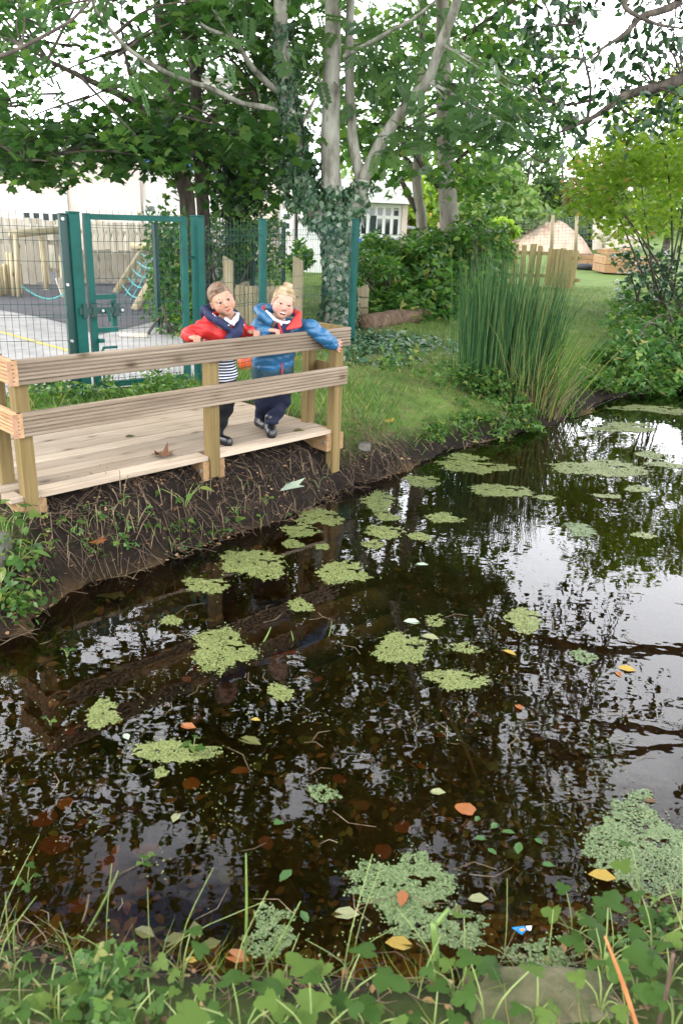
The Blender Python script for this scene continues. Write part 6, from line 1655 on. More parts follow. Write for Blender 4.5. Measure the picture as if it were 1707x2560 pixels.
while len(lst) < 80:
    x, y = g.uniform(860, 1020), g.uniform(850, 920); P = land(x, y); lst.append((P[0], P[1]))
cover('ivy_cover', lst[:40], T_IVY, .05, L_ivy, .04, .4, 16, 22, .2)
lst = []
while len(lst) < 90:
    x, y = g.uniform(1440, 1900), g.uniform(880, 985); P = land(x, y)
    if sdist(P[:1], P[1:2])[0] > -.02: lst.append((P[0], P[1]))
cover('right_shore_weeds', lst, T_BRAM, .06, L_weed, .10, .6, 17, 34, .16)
lst = [tuple(land(g.uniform(70, 500), g.uniform(975, 1022))[:2]) for _ in range(46)]
lst = [q for q in lst if not inplat(np.array(q[:1]), np.array(q[1:2]), -.02)[0]]
cover('gate_weeds', lst, T_OVAL, .05, L_weed, .13, .9, 18, 30, .10)

lst = [tuple(land(g.uniform(0, 120), g.uniform(1385, 1560))[:2]) for _ in range(20)]
cover('left_shore_weeds', lst, T_OVAL, .042, L_weed, .06, .9, 20, 18, .09)
lst = [tuple(land(g.uniform(90, 620), g.uniform(1290, 1400))[:2]) for _ in range(30)]
lst = [q for q in lst if sdist(np.array(q[:1]), np.array(q[1:2]))[0] > .02]
cover('cut_bank_weeds', lst, T_BRAM, .024, L_weed, .03, .7, 21, 9, .08)
lst = [(g.uniform(-1.3, 1.7), g.uniform(1.05, 1.75)) for _ in range(170) ]
lst = [q for q in lst if vnoise(np.array(q[0] * 4.0 + 3), np.array(q[1] * 4.0)) > .60 and not (.1 < q[0] < .75) and -.02 < sdist(np.array(q[:1]), np.array(q[1:2]))[0] < .55]
cover('near_ground_cover', lst, T_BRAM, .026, L_weed, .05, .8, 22, 20, .10)
lst = [(g.uniform(.9, 2.4), g.uniform(6.8, 7.9)) for _ in range(40)]
# ---- rushes
rb = W0(1275, 1055); rc_ = np.array([1.62, 8.15]); rz = hz(rc_[0], rc_[1])
rush = empty('rush_clump', (rc_[0], rc_[1], WZ), 'tall dense clump of green rushes leaning out over the water edge', 'rushes')
def rush_stems(name, n, cx, cy, rx, ry, hr, lean, width, mat, seed, rlo=0, rhi=1):
    g = np.random.default_rng(seed); V = []; Fc = []; R = []
    o = 0
    for k in range(n):
        a = g.uniform(0, 2 * PI); q = math.sqrt(g.random()); x, y = cx + math.cos(a) * q * rx, cy + math.sin(a) * q * ry
        z = max(hz(x, y), WZ - .05) - .02; h = g.uniform(*hr); l = np.array([math.cos(a) * q * lean * .5 + g.normal() * lean * .22 + .10 * lean, math.sin(a) * q * lean * .35 + g.normal() * lean * .15, 0])
        droop = max(0, g.normal() * .12)
        pts = [(x, y, z), (x + l[0] * .22 * h, y + l[1] * .22 * h, z + h * .4), (x + l[0] * .6 * h, y + l[1] * .6 * h, z + h * .75), (x + l[0] * h * (1 + droop), y + l[1] * h, z + h * (1 - droop * .5))]
        w_ = width * g.uniform(.7, 1.3); v, f = tube_np(pts, [w_, w_ * .95, w_ * .7, w_ * .2], 3, False)
        V += [tuple(p) for p in v]; Fc += [tuple(i + o for i in t) for t in f]; R += [g.uniform(rlo, rhi)] * len(f); o += len(v)
    V = np.array(V) - np.array([rc_[0], rc_[1], WZ]); ob = link(name, mesh_np(name, V, np.array(Fc), True, R), mat, rush); ob['kind'] = 'stuff'; return ob
rush_stems('stems', 900, rc_[0], rc_[1], .48, .32, (.6, 1.42), .20, .0040, L_rush, 1, 0, .97)
rush_stems('stems', 60, rc_[0] - .35, rc_[1] - .1, .28, .22, (.8, 1.5), .12, .0038, L_rush, 2, 0, .85)
rush_stems('dry_stems', 70, rc_[0] + .25, rc_[1] - .25, .36, .22, (.35, .95), .7, .004, L_rush, 3, .80, 1)
rush_stems('dead_stems', 40, rc_[0] + .20, rc_[1] - .32, .34, .12, (.3, .6), 1.0, .0035, M_straw, 4)
gb = blades  # broad blades among the rushes
g = np.random.default_rng(23); m_ = 260
a_ = g.uniform(0, 2 * PI, m_); X = rc_[0] + .3 + np.cos(a_) * .45 * g.random(m_); Y = rc_[1] - .1 + np.sin(a_) * .3 * g.random(m_)
pos = np.stack([X, Y, np.maximum(height(X, Y), WZ)], 1); d = unit(m_); hh = .5 + .55 * g.random(m_)
V, Fc, r_ = scatter(T_BLADE, pos, np.stack([d[:, 1], -d[:, 0], d[:, 2] * .2], 1), np.stack([d[:, 0] * .5 + .12, d[:, 1] * .4 - .1, np.ones(m_)], 1), np.stack([np.full(m_, .011), hh, hh], 1))
o = link('blades', mesh_np('blades', V - np.array([rc_[0], rc_[1], WZ]), Fc, False, r_), L_weed, rush); o['kind'] = 'stuff'
lst = [(rc_[0] + g.normal() * .35 - .25, rc_[1] - .35 + g.normal() * .12) for _ in range(34)]
cover('rush_foot_weeds', lst, T_BRAM, .042, L_weed, .26, 1.2, 19, 24, .13)

# ---- duckweed: every raft its own thing
_h = np.linspace(0, 2 * PI, 7)[:-1]
T_FROND = (np.concatenate([[[0, 0, .10]], np.stack([np.cos(_h) * .5, np.sin(_h) * .62, 0 * _h], 1)]), np.array([(0, i + 1, (i + 1) % 6 + 1) for i in range(6)]))
def duckweed(px, py, w, h, label, mat=None, dens=1.0, seed=0, ragged=.35, flat=False, group='duckweed rafts on the pond'):
    c = on_level(px, py, WZ); l = on_level(px - w / 2, py, WZ); t = on_level(px, py - h / 2, WZ); b_ = on_level(px, py + h / 2, WZ)
    rx, ry = abs(c[0] - l[0]), np.linalg.norm(t[:2] - b_[:2]) / 2
    ax = (t - b_)[:2]; ax = ax / np.linalg.norm(ax)
    g = np.random.default_rng(seed + int(px * 7 + py)); D = np.linalg.norm(c[:2])
    fs = .0062 * max(1, D / 3.0) ** .9
    n = int(min(6500, 2.0 * dens * PI * rx * ry / (fs * fs * .55)))
    a = g.uniform(0, 2 * PI, n); q = np.sqrt(g.random(n))
    ph = g.uniform(0, 6.28, 5); am = ragged * np.array([.55, .5, .35, .25, .2])
    R = 1 + sum(am[i] * np.sin((i + 2) * a + ph[i]) for i in range(5)) * .6
    q = q * R; q = q * (1 + .10 * np.sin(a * 9 + ph[0]) * np.sin(a * 5 + ph[1]) + .06 * np.sin(a * 17 + ph[2])); q = np.where(g.random(n) < .15, q + g.exponential(.10, n), q)
    x0, y0 = np.cos(a) * q * rx, np.sin(a) * q * ry
    X = c[0] + x0 + ax[0] * y0 * .6; Y = c[1] + y0 * ax[1]
    k = vnoise(x0 / fs / 5 + seed * 3.1, y0 / fs / 5 + 9) > .17 / dens ** .6
    X, Y = X[k], Y[k]; n = len(X)
    P = np.stack([X - c[0], Y - c[1], .002 + .002 * g.random(n)], 1)
    V, Fc, r_ = scatter(T_FROND, P, unit(n) * .12 + np.array([0, 0, 1.]), unit(n) * np.array([1, 1, .05]), fs * (.6 + .7 * g.random(n)))
    o = link('duckweed_raft', mesh_np('duckweed_raft', V, Fc, False, r_), mat or L_duck, None, (c[0], c[1], WZ))
    return tag(o, label, 'duckweed', group)
S_ = 1.0887
def dk(x, y, w, h, label, **k): return duckweed(x * S_, y * S_, w * S_, h * S_, label, **k)
dk(582, 1294, 140, 64, 'wide duckweed raft nearest the bank below the middle post')
dk(785, 1315, 122, 44, 'long duckweed raft right of the wide one below the middle post')
dk(475, 1345, 96, 34, 'small slanting duckweed raft close to the mud bank')
dk(690, 1391, 54, 28, 'small round duckweed raft above the sunken log')
dk(510, 1492, 150, 80, 'big ragged duckweed raft floating over the sunken log', ragged=.55)
dk(395, 1426, 46, 22, 'tiny duckweed raft left of the sunken log')
dk(645, 1590, 60, 36, 'small duckweed raft below and right of the big ragged one')
dk(237, 1640, 78, 60, 'rounded triangular duckweed raft near the left side of the pond')
dk(400, 1727, 178, 50, 'long duckweed raft with a leafy sprig standing in it', ragged=.3)
dk(370, 1775, 30, 24, 'speck of duckweed just below the raft with the leafy sprig')
dk(920, 1490, 106, 72, 'neat rounded duckweed raft in the middle of the pond', ragged=.25)
dk(1048, 1561, 128, 44, 'elongated duckweed raft below the rounded middle one')
dk(1203, 1423, 84, 50, 'duckweed raft beside the big white sky reflection')
dk(1000, 1426, 40, 30, 'loose little duckweed raft above the rounded middle one', dens=.5)
dk(1070, 1488, 72, 28, 'thin duckweed scraps around the yellow willow leaf', dens=.5)
dk(735, 1188, 90, 40, 'duckweed raft touching the bank below the right post', ragged=.5)
dk(690, 1220, 76, 28, 'duckweed raft second along the bank from the right post')
dk(672, 1250, 50, 18, 'thin duckweed strip below the rafts along the bank')
dk(740, 1256, 30, 14, 'tiny duckweed fleck right of the strip along the bank')
dk(870, 1152, 72, 42, 'duckweed raft off the bank corner by the dry grass')
dk(890, 1188, 56, 16, 'thin duckweed raft under the one off the bank corner')
dk(882, 1222, 92, 26, 'flat duckweed raft over the tree trunk reflections')
dk(963, 1233, 50, 18, 'small duckweed raft right of the flat one over the reflections')
dk(858, 1250, 60, 18, 'sparse duckweed raft just below the flat one', dens=.6)
dk(1020, 1190, 72, 24, 'pointed duckweed raft in open water below the rushes')
dk(970, 1106, 72, 28, 'duckweed raft on bright water left of the rush reflection')
dk(1150, 1127, 142, 26, 'long oval duckweed raft across the rush reflection', ragged=.15)
dk(1085, 1072, 140, 30, 'duckweed spread along the shore in front of the rushes', ragged=.5)
dk(1070, 1050, 80, 16, 'thin duckweed fringe against the shore weeds')
dk(1250, 1143, 48, 10, 'short duckweed sliver right of the long oval raft')
dk(1333, 1217, 60, 30, 'pale duckweed raft inside the white sky reflection', mat=L_duck2)
dk(1380, 1076, 184, 38, 'largest far duckweed raft right of the rushes', ragged=.45)
dk(1440, 982, 120, 22, 'broad duckweed band beyond the rushes', ragged=.5)
dk(1500, 940, 150, 16, 'farthest duckweed band under the right bank', ragged=.5)
dk(1530, 1068, 90, 12, 'duckweed strip at the right edge level with the largest far raft')
dk(1465, 1123, 60, 14, 'small far duckweed raft below the largest far one')
dk(1395, 1140, 60, 9, 'thin far duckweed streak on the white reflection')
dk(1490, 1045, 60, 14, 'small far duckweed raft near the right edge with a grass blade')
dk(1475, 1230, 52, 12, 'lone duckweed streak at the right in dark water')
dk(1340, 1508, 58, 28, 'pale loose duckweed raft right of the bright reflection', mat=L_duck2, dens=.6)
dk(1468, 1945, 240, 190, 'largest near duckweed raft at the lower right corner', mat=L_duck2, dens=1.1, ragged=.3)
dk(925, 2035, 200, 150, 'large near duckweed raft carrying an orange and yellow leaf', mat=L_duck2, ragged=.45)
dk(1010, 2130, 200, 90, 'near duckweed raft behind the cut green stub', mat=L_duck2, dens=.8, ragged=.5)
dk(625, 2140, 110, 110, 'near duckweed raft left of the bottom middle behind the leaves', mat=L_duck2, dens=.7, ragged=.5)
dk(1250, 2190, 160, 70, 'sparse near duckweed between the wrapper and the stone', mat=L_duck2, dens=.6, ragged=.5)
dk(742, 1822, 70, 40, 'loose duckweed on the white ripples', mat=L_duck2, dens=.5)
dk(1475, 1825, 44, 26, 'small duckweed cluster above the largest near raft', mat=L_duck2, dens=.7)
# single fronds drifting everywhere
g = np.random.default_rng(31); PX = g.uniform(0, 1707, 3600); PY = 1250 + 1150 * g.random(3600); k = vnoise(PX / 130, PY / 90) + .25 * vnoise(PX / 30, PY / 25) > .76
pts = np.array([on_level(a, b, WZ + .002) for a, b in zip(PX[k], PY[k])]); pts = pts[sdist(pts[:, 0], pts[:, 1]) < -.01]; n = len(pts)
tag(scatter_obj('loose_duckweed', T_FROND, pts, unit(n) * .1 + np.array([0, 0, 1.]), unit(n) * np.array([1, 1, .05]), .0058 * (.5 + .8 * g.random(n)) * np.maximum(1, np.linalg.norm(pts[:, :2], axis=1) / 3.2) ** .7, L_duck), kind='stuff')

# ---- leaves floating or sunk, each its own thing
def leaf_mesh(kind, curl=.35):
    T_ROUND = lobed(mirror([(0, .02), (.22, .0), (.36, .14), (.40, .30), (.46, .42), (.38, .62), (.30, .74), (.16, .92), (0, .96)]))
    m = {'oval': T_OVAL, 'maple': T_SYC, 'ivy': T_IVY, 'round': T_ROUND}[kind]; V, Fc = m[0].copy(), m[1]
    V = V - V.mean(0); V[:, 2] += curl * V[:, 0] ** 2; th = MB()
    n = len(V); ed = {}
    for f in Fc:
        for a, b in ((f[0], f[1]), (f[1], f[2]), (f[2], f[0])): ed[(a, b)] = 1
    rim = [(a, b) for (a, b) in ed if (b, a) not in ed]
    F2 = [tuple(f) for f in Fc] + [tuple(i + n for i in f[::-1]) for f in Fc] + [(b, a, a + n, b + n) for a, b in rim]
    th.add(np.concatenate([V, V - np.array([0, 0, .012])]), F2); return th.mesh('leaf')
def lc(name, c, rough=.5):
    m = surf(name, [(.3, tuple(x * .7 for x in c)), (.6, c), (.8, tuple(min(1, x * 1.25) for x in c))], 30, rough, .3, 60, bdist=.002); return m
LM = {k: lc(k + '_leaf', c) for k, c in dict(orange=(.22, .075, .02), brown=(.10, .045, .018), yellow=(.28, .19, .035), olive=(.075, .078, .02), green=(.035, .085, .018), pale=(.19, .20, .10), white=(.28, .34, .25), rust=(.13, .034, .014)).items()}
LMESH = {}
def leaf(px, py, size, kind, colr, label, z=None, rot=None, tilt=.12, name='fallen_leaf', group=None):
    z = WZ + .004 if z is None else z
    c = on_level(px * S_, py * S_, z)
    me = LMESH.get((kind, colr))
    if me is None: me = leaf_mesh(kind); me.materials.append(LM[colr]); LMESH[(kind, colr)] = me
    o = link(name, me, None, None, c, (random.uniform(-tilt, tilt), random.uniform(-tilt, tilt), random.uniform(0, 6.28) if rot is None else rot))
    s_ = size * S_ * np.linalg.norm(c - np.array([0, 0, CAM_H])) / F_PX; o.scale = (s_, s_, s_)
    return tag(o, label, 'leaf', group)
leaf(923, 2062, 46, 'oval', 'orange', 'orange and pink leaf lying on the near middle duckweed raft', z=WZ + .012)
leaf(915, 2166, 60, 'oval', 'yellow', 'yellow brown leaf floating below the near middle duckweed', rot=1.5)
leaf(1380, 2010, 56, 'oval', 'yellow', 'yellow leaf resting on the left edge of the largest near duckweed', z=WZ + .012, rot=1.4)
leaf(1068, 1858, 46, 'round', 'orange', 'rust orange leaf floating left of the round green pads')
leaf(1002, 1818, 36, 'oval', 'pale', 'pale khaki leaf floating above the rust orange one')
leaf(405, 1875, 36, 'oval', 'pale', 'pale khaki leaf on the lower left water')
leaf(290, 1690, 28, 'oval', 'white', 'whitish upturned leaf near the long duckweed raft', rot=.6)
leaf(638, 1888, 24, 'ivy', 'green', 'small bright green leaf on the near water left of middle')
leaf(437, 2204, 26, 'oval', 'yellow', 'small yellow leaf at the near water edge', z=WZ + .02)
leaf(1168, 1497, 34, 'oval', 'yellow', 'narrow yellow leaf right of the elongated duckweed', rot=.9)
leaf(985, 1462, 44, 'oval', 'pale', 'long pale willow leaf above the rounded duckweed', rot=1.3)
leaf(945, 1427, 40, 'oval', 'white', 'thin whitish leaf left of the loose little duckweed', rot=1.5)
leaf(965, 1296, 34, 'oval', 'white', 'pale blue green leaf floating in the middle distance', rot=1.4)
leaf(1435, 1535, 40, 'oval', 'yellow', 'orange yellow leaf in the bright reflection at right', rot=1.2)
leaf(1420, 1548, 22, 'oval', 'orange', 'little orange leaf touching the yellow one in the reflection')
leaf(430, 1667, 40, 'oval', 'orange', 'orange leaf above the long duckweed raft', rot=1.3)
leaf(585, 1652, 26, 'oval', 'yellow', 'small mustard leaf right of the long duckweed raft', rot=1.2)
leaf(570, 1700, 60, 'oval', 'olive', 'large olive leaf floating right of the long duckweed raft', rot=1.2)
leaf(1190, 1622, 28, 'oval', 'orange', 'small orange leaf in the water right of middle')
leaf(1490, 1838, 24, 'oval', 'brown', 'brown leaf beside the small cluster above the largest near duckweed')
leaf(1095, 2063, 44, 'oval', 'pale', 'pale cream leaf right of the near middle duckweed', rot=1.6)
leaf(1050, 2085, 30, 'oval', 'olive', 'small olive leaf beside the pale cream one')
leaf(790, 2098, 60, 'oval', 'pale', 'grey pale leaf at the left rim of the near middle duckweed', rot=1.5)
leaf(866, 2268, 60, 'oval', 'orange', 'orange brown leaf wedged on the near bank', z=None, rot=1.4)
leaf(540, 2195, 60, 'oval', 'orange', 'dull orange leaf on the near left water edge', rot=1.2)
leaf(130, 1940, 70, 'round', 'rust', 'large round rust brown leaf just under the left water', z=WZ - .03, group=None)
leaf(335, 1955, 56, 'round', 'rust', 'round rust brown leaf under water below the left reflections', z=WZ - .03)
leaf(1185, 1630, 26, 'oval', 'rust', 'dark rust leaf just under water right of middle', z=WZ - .02)
for x, y, s_, c_ in ((105,1880,60,'rust'),(150,1845,40,'orange'),(60,1730,44,'brown'),(160,1680,30,'rust'),(450,1650,30,'brown'),(290,1770,50,'olive'),(555,1770,50,'orange'),(590,1760,40,'olive'),(440,1800,46,'orange'),(190,1890,36,'rust'),(495,1745,30,'olive'),(250,1985,46,'rust'),(60,2010,60,'olive'),(330,2040,44,'brown'),(430,1560,24,'orange'),(300,1440,24,'orange'),(135,1560,30,'brown'),(45,1560,30,'olive'),(910,1665,26,'brown'),(860,1700,26,'olive'),(1010,1690,28,'rust'),(925,1900,40,'rust'),(1100,1890,36,'brown'),(700,1700,36,'olive'),(650,1795,36,'brown'),(780,1790,36,'rust'),(1290,1670,40,'brown'),(1130,1760,32,'olive'),(830,1850,40,'brown'),(880,1955,44,'rust'),(180,2080,44,'rust'),(90,2150,40,'brown'),(520,2010,44,'olive'),(610,1935,36,'rust'),(1180,1960,40,'olive'),(1250,1850,32,'olive'),(235,1795,32,'brown'),(380,1620,26,'rust'),(520,1640,24,'brown'),(730,1560,26,'rust')):
    leaf(x, y, s_ * .95, random.choice(['oval', 'round', 'round']), c_, {'rust': 'rust brown dead leaf lying under the water on the pond floor', 'brown': 'dark brown dead leaf lying under the water on the pond floor', 'orange': 'orange dead leaf lying under the water on the pond floor', 'olive': 'olive dead leaf lying under the water on the pond floor'}[c_], z=WZ - random.uniform(.015, .06), group={'rust': 'rust brown sunken leaves', 'brown': 'dark brown sunken leaves', 'orange': 'orange sunken leaves', 'olive': 'olive sunken leaves'}[c_], name='sunken_leaf')
for x, y, s_ in ((1135, 1895, 34), (1165, 1910, 38), (1105, 1925, 40), (1190, 1945, 44), (1255, 1985, 36), (1130, 1955, 30), (655, 2010, 52), (700, 2105, 40), (1235, 1930, 30), (1095, 1880, 28), (450, 2140, 60), (480, 2170, 60), (395, 2160, 70), (560, 2155, 46), (330, 2140, 60)):
    leaf(x, y, s_ * .8, 'oval', 'green' if x > 600 else 'olive', 'round green pad leaf lying on the near water' if x > 600 else 'dark green dock leaf flat on the water at the near left edge', group='green pads on the near water' if x > 600 else 'dark dock leaves at the near left edge', name='pad_leaf', tilt=.2)
# bottom litter too fine to count
g = np.random.default_rng(41); X = g.uniform(-1.7, 2.6, 7500); Y = g.uniform(1.5, 5.5, 7500); k = sdist(X, Y) < -.08; X, Y = X[k], Y[k]; n = len(X)
tag(scatter_obj('sunken_litter', T_OVAL, np.stack([X, Y, np.minimum(height(X, Y) + .012 + .12 * rng.random(n) ** 3, WZ - .012)], 1), unit(n) * .5 + np.array([0, 0, 1.]), unit(n) * np.array([1, 1, .2]), .055 * (.4 + g.random(n)), leaf_mat('sunken_leaf_litter', [(0, (.05, .03, .012)), (.4, (.13, .065, .022)), (.7, (.20, .12, .04)), (.85, (.13, .15, .04)), (1, (.26, .10, .03))], .1, .8)), kind='stuff')
m = MB(); g = np.random.default_rng(42)
for k in range(300):
    x, y = g.uniform(-1.5, 2.2), g.uniform(1.7, 5.2)
    if sdist(np.array([x]), np.array([y]))[0] > -.05: continue
    a = g.uniform(0, 6.28); L = g.uniform(.08, .4); z = WZ - g.uniform(.005, .08); m.tube([(x, y, z), (x + math.cos(a) * L * .5, y + math.sin(a) * L * .5, z + .01), (x + math.cos(a + .3) * L, y + math.sin(a + .3) * L, z)], [.0014, .002, .001], 4, False)
tag(m.build('sunken_stems', surf('brown_water_weed', [(.3, (.03, .02, .008)), (.7, (.07, .05, .018))], 20, .8, 0)), kind='stuff')
m = MB()
for k in range(45):
    px, py = g.uniform(20, 1650), g.uniform(1480, 2330); c = on_level(px, py, WZ + .003); a = g.uniform(0, 6.28); L = g.uniform(.03, .16)
    if sdist(c[:1], c[1:2])[0] > -.03: continue
    m.tube([c, c + np.array([math.cos(a) * L * .5, math.sin(a) * L * .5, .004]), c + np.array([math.cos(a + .4) * L, math.sin(a + .4) * L, 0])], [.0010, .0014, .0006], 4, False)
tag(m.build('floating_stems', M_straw), kind='stuff')

# sunken logs
def sunk_log(label, a, b, ra, rb_, zc, seed):
    a = on_level(a[0] * S_, a[1] * S_, WZ); b = on_level(b[0] * S_, b[1] * S_, WZ); m = MB()
    a[2] = b[2] = WZ - zc; mid = (a + b) / 2 + np.array([.03, -.02, .01]); p, r = smooth_path([a, mid, b], [ra, (ra + rb_) / 2, rb_], 8); m.tube(p, r, 14, True, .05, seed)
    return tag(m.build('sunken_log', M_sunk, None, True), label, 'log')
M_sunk = surf('waterlogged_bark', [(.3, (.04, .027, .014)), (.5, (.085, .058, .034)), (.7, (.13, .095, .06))], 6, .9, 1.0, 22, (1, 1, 1), bdist=.03)
sunk_log('thick ridged log lying under the water from the left towards the right post', (330, 1520), (870, 1330), .11, .10, .150, 5)
sunk_log('second log under the water just in front of the thick one', (450, 1535), (900, 1385), .06, .06, .13, 6)
m = MB(); p, r = smooth_path([on_level(1010 * S_, 1620 * S_, WZ - .03), on_level(1060 * S_, 1700 * S_, WZ - .01), on_level(1095 * S_, 1790 * S_, WZ - .04)], [.012, .009, .004], 5); m.tube(p, r, 7)
p, r = smooth_path([on_level(1060 * S_, 1700 * S_, WZ - .012), on_level(1120 * S_, 1760 * S_, WZ - .03)], [.006, .003], 4); m.tube(p, r, 6)
tag(m.build('sunken_branch', M_twig, None, True), 'thin dark branch lying in the water right of middle', 'branch')

# ---- single plants: a stem or a few, each leaf its own part
def lobe_outline(seed, lobes=3):
    g = random.Random(seed); h = []
    # three toothed lobes
    base = [(0, 0), (.16, -.05), (.34, -.02), (.52, .06), (.50, .16), (.60, .24), (.50, .32), (.44, .40), (.30, .40), (.24, .46), (.34, .58), (.30, .66), (.30, .78), (.18, .84), (.10, .94), (0, 1.0)]
    h = [(x * (1 + g.uniform(-.08, .08)), y + g.uniform(-.02, .02) * (x > 0)) for x, y in base]; return mirror(h)
def lobed_mesh(name, seed, cup=.25):
    out = lobe_outline(seed); n = len(out); V = []; ring = [(x, y) for x, y in out]
    c = (0, .36); V.append((c[0], c[1], .0))
    for f in (.5, 1.0):
        for x, y in ring:
            X, Y = c[0] + (x - c[0]) * f, c[1] + (y - c[1]) * f; V.append((X, Y, -.30 * cup * (abs(X) * 1.2) ** 1.3 - cup * .5 * max(0, Y - .3) ** 2 + .03 * math.sin(9 * X + seed) * f))
    Fs = [(0, i + 1, (i + 1) % n + 1) for i in range(n)] + [(i + 1, n + i + 1, n + (i + 1) % n + 1, (i + 1) % n + 1) for i in range(n)]
    m = MB(); m.add(V, Fs); me = m.mesh(name, True); a = me.attributes.new('rnd', 'FLOAT', 'FACE'); v = random.Random(seed).random(); a.data.foreach_set('value', [v] * len(me.polygons)); me.materials.append(L_front); return me
LOBE = [lobed_mesh('leaf', s_, .15 + .1 * s_) for s_ in range(5)]
def oval_mesh(seed, w=.36):
    V, Fs = [], []; N = 6
    for i in range(N + 1):
        t = i / N; ww = w * math.sin(PI * min(1, t * .96 + .04)) ** .8 * (1 - .25 * t); z = -.35 * t * t
        V += [(-ww, t, z + .08 * ww), (0, t, z), (ww, t, z + .08 * ww)]
    for i in range(N):
        for j in (0, 1): Fs.append((i*3+j, i*3+j+1, i*3+j+4, i*3+j+3))
    m = MB(); m.add(V, Fs); me = m.mesh('leaf', True); a = me.attributes.new('rnd', 'FLOAT', 'FACE'); v = random.Random(seed).random(); a.data.foreach_set('value', [v] * len(me.polygons)); me.materials.append(L_weed); return me
OVALS = [oval_mesh(s_, .26 + .04 * s_) for s_ in range(4)]
M_fstem = surf('pale_green_stalk', [(.3, (.12, .17, .05)), (.6, (.20, .25, .08)), (.8, (.26, .22, .10))], 12, .5, 0)
def plant(name, base, label, leaves, size, group=None, meshes=None, h=.2, cat='plant', stalks=None, spread=.5, seed=0, sr=.0022, up=.75):
    """leaves: how many; each stands on its own stalk"""
    rr = random.Random(seed); e = empty(name, base, label, cat, group); m = MB()
    for k in range(leaves):
        a = 2 * PI * k / leaves + rr.uniform(-.5, .5); hh = h * rr.uniform(.55, 1.15); ro = spread * hh * rr.uniform(.5, 1.2)
        top = np.array([math.cos(a) * ro, math.sin(a) * ro, hh])
        p, r = smooth_path([(0, 0, -.01), tuple(top * np.array([.35, .35, .6])), tuple(top)], [sr, sr * .9, sr * .6], 3); m.tube(p, r, 5, False)
        o = link('leaf', rr.choice(meshes or LOBE), None, e, top); s_ = size * rr.uniform(.7, 1.2); o.scale = (s_, s_, s_)
        # tip points outwards and a little down
        o.rotation_euler = (rr.uniform(-.45, .1), rr.uniform(-.35, .35), a - PI / 2 + rr.uniform(-.5, .5))
    m.build('stalk', M_fstem, e, True); return e
# near bank: ivy-like lobed plants, from left to right
fg = [(40,2265,'small'),(110,2255,''),(130,2310,''),(225,2240,''),(290,2320,''),(345,2285,'small'),(415,2205,''),(60,2335,''),(430,2330,''),(555,2300,'big'),(640,2320,''),(720,2310,'mid'),(780,2240,'big'),(850,2325,''),(1075,2165,'mid'),(1050,2235,''),(1130,2260,'mid'),(1000,2325,''),(1240,2290,''),(1330,2080,'mid'),(1400,2150,'big'),(1520,2100,'mid'),(1545,2210,''),(1470,2240,''),(1390,2260,''),(1560,2300,''),(20,2195,'small'),(1490,2020,'mid')]
g = np.random.default_rng(51)
for k, (x, y, sz) in enumerate(fg):
    h_ = {'big': .16, 'mid': .17, '': .10, 'small': .09}[sz]; s_ = {'big': .066, 'mid': .052, '': .042, 'small': .032}[sz]
    # stand the plant on the ground (or shallow water) below the seen leaves
    P = at_depth(x * S_, y * S_, 1.0); r = ray(x * S_, y * S_)
    t = 1.0
    while True:
        Q = np.array([0, 0, CAM_H]) + r * t
        if Q[2] - h_ * .9 < max(hz(Q[0], Q[1]), WZ - .05) or t > 4: break
        t += .02
    b_ = (Q[0], Q[1], max(hz(Q[0], Q[1]), WZ - .06))
    lab = 'lobed leaf weeds along the near edge left of the blue sky reflection' if x < 400 else 'larger lobed leaf weeds at the near edge below the middle duckweed' if x < 900 else 'lobed leaf weeds around the mossy stone on the near bank' if x < 1280 else 'lobed leaf weeds in the lower right corner over the big duckweed'
    grp = 'near weeds left' if x < 400 else 'near weeds middle' if x < 900 else 'near weeds by the stone' if x < 1280 else 'near weeds right'
    plant('lobed_weed', b_, lab, {'big': 6, 'mid': 4, '': 4, 'small': 3}[sz], s_, grp, LOBE, h_, seed=100 + k, spread=.55)
# cut stubs and stalks on the near bank
def stalk(px0, py0, px1, py1, r, mat, label, name='cut_stalk', fork=None, r2=None, group=None):
    B = land(px0 * S_, py0 * S_) if py0 > 2150 else on_level(px0 * S_, py0 * S_, WZ - .02); T = at_depth(px1 * S_, py1 * S_, B[1] + .01); e = empty(name, B, label, 'stalk', group)
    m = MB(); d = T - B; p, rr_ = smooth_path([np.zeros(3) - d * .05, d * .5 + np.array([.004, 0, 0]), d], [r, r * .95, r2 or r * .85], 4); m.tube(p, rr_, 8); m.build('stem', mat, e, True)
    if fork:
        F = at_depth(fork[0] * S_, fork[1] * S_, B[1] + .03) - B; m = MB(); m.tube([d * .92, (d * .9 + F) / 2 + np.array([0, 0, .004]), F], [r * .7, r * .6, r * .5], 7); m.build('side_shoot', mat, e, True)
    return e
M_ostem = surf('orange_dead_stem', [(.3, (.26, .09, .03)), (.6, (.40, .16, .06)), (.8, (.30, .17, .09))], 16, .6, .2)
stalk(1000, 2270, 994, 2120, .0085, M_stem, 'thick cut green stub with a side shoot in the near duckweed', fork=(1030, 2085))
stalk(1470, 2390, 1388, 2150, .0050, M_ostem, 'bright orange dead stem leaning on the near right bank', r2=.0022)
stalk(1500, 2390, 1545, 2190, .0048, M_twig, 'reddish brown dead stem at the right of the orange one')
stalk(1080, 2260, 1095, 2150, .0045, M_twig, 'short brown cut stem right of the green stub')
stalk(480, 2290, 600, 2060, .003, M_stem, 'thin green stem slanting up beside the near leaves') if False else None
stalk(195, 2150, 272, 2000, .0032, M_stem, 'straight pale green grass stem slanting over the blue reflection', r2=.0015)
stalk(185, 2130, 205, 2055, .003, M_straw, 'short straw stem left of the slanting green one')
stalk(560, 2250, 565, 1960, .0034, M_stem, 'long thin bent stem standing before the left middle water', r2=.0015)
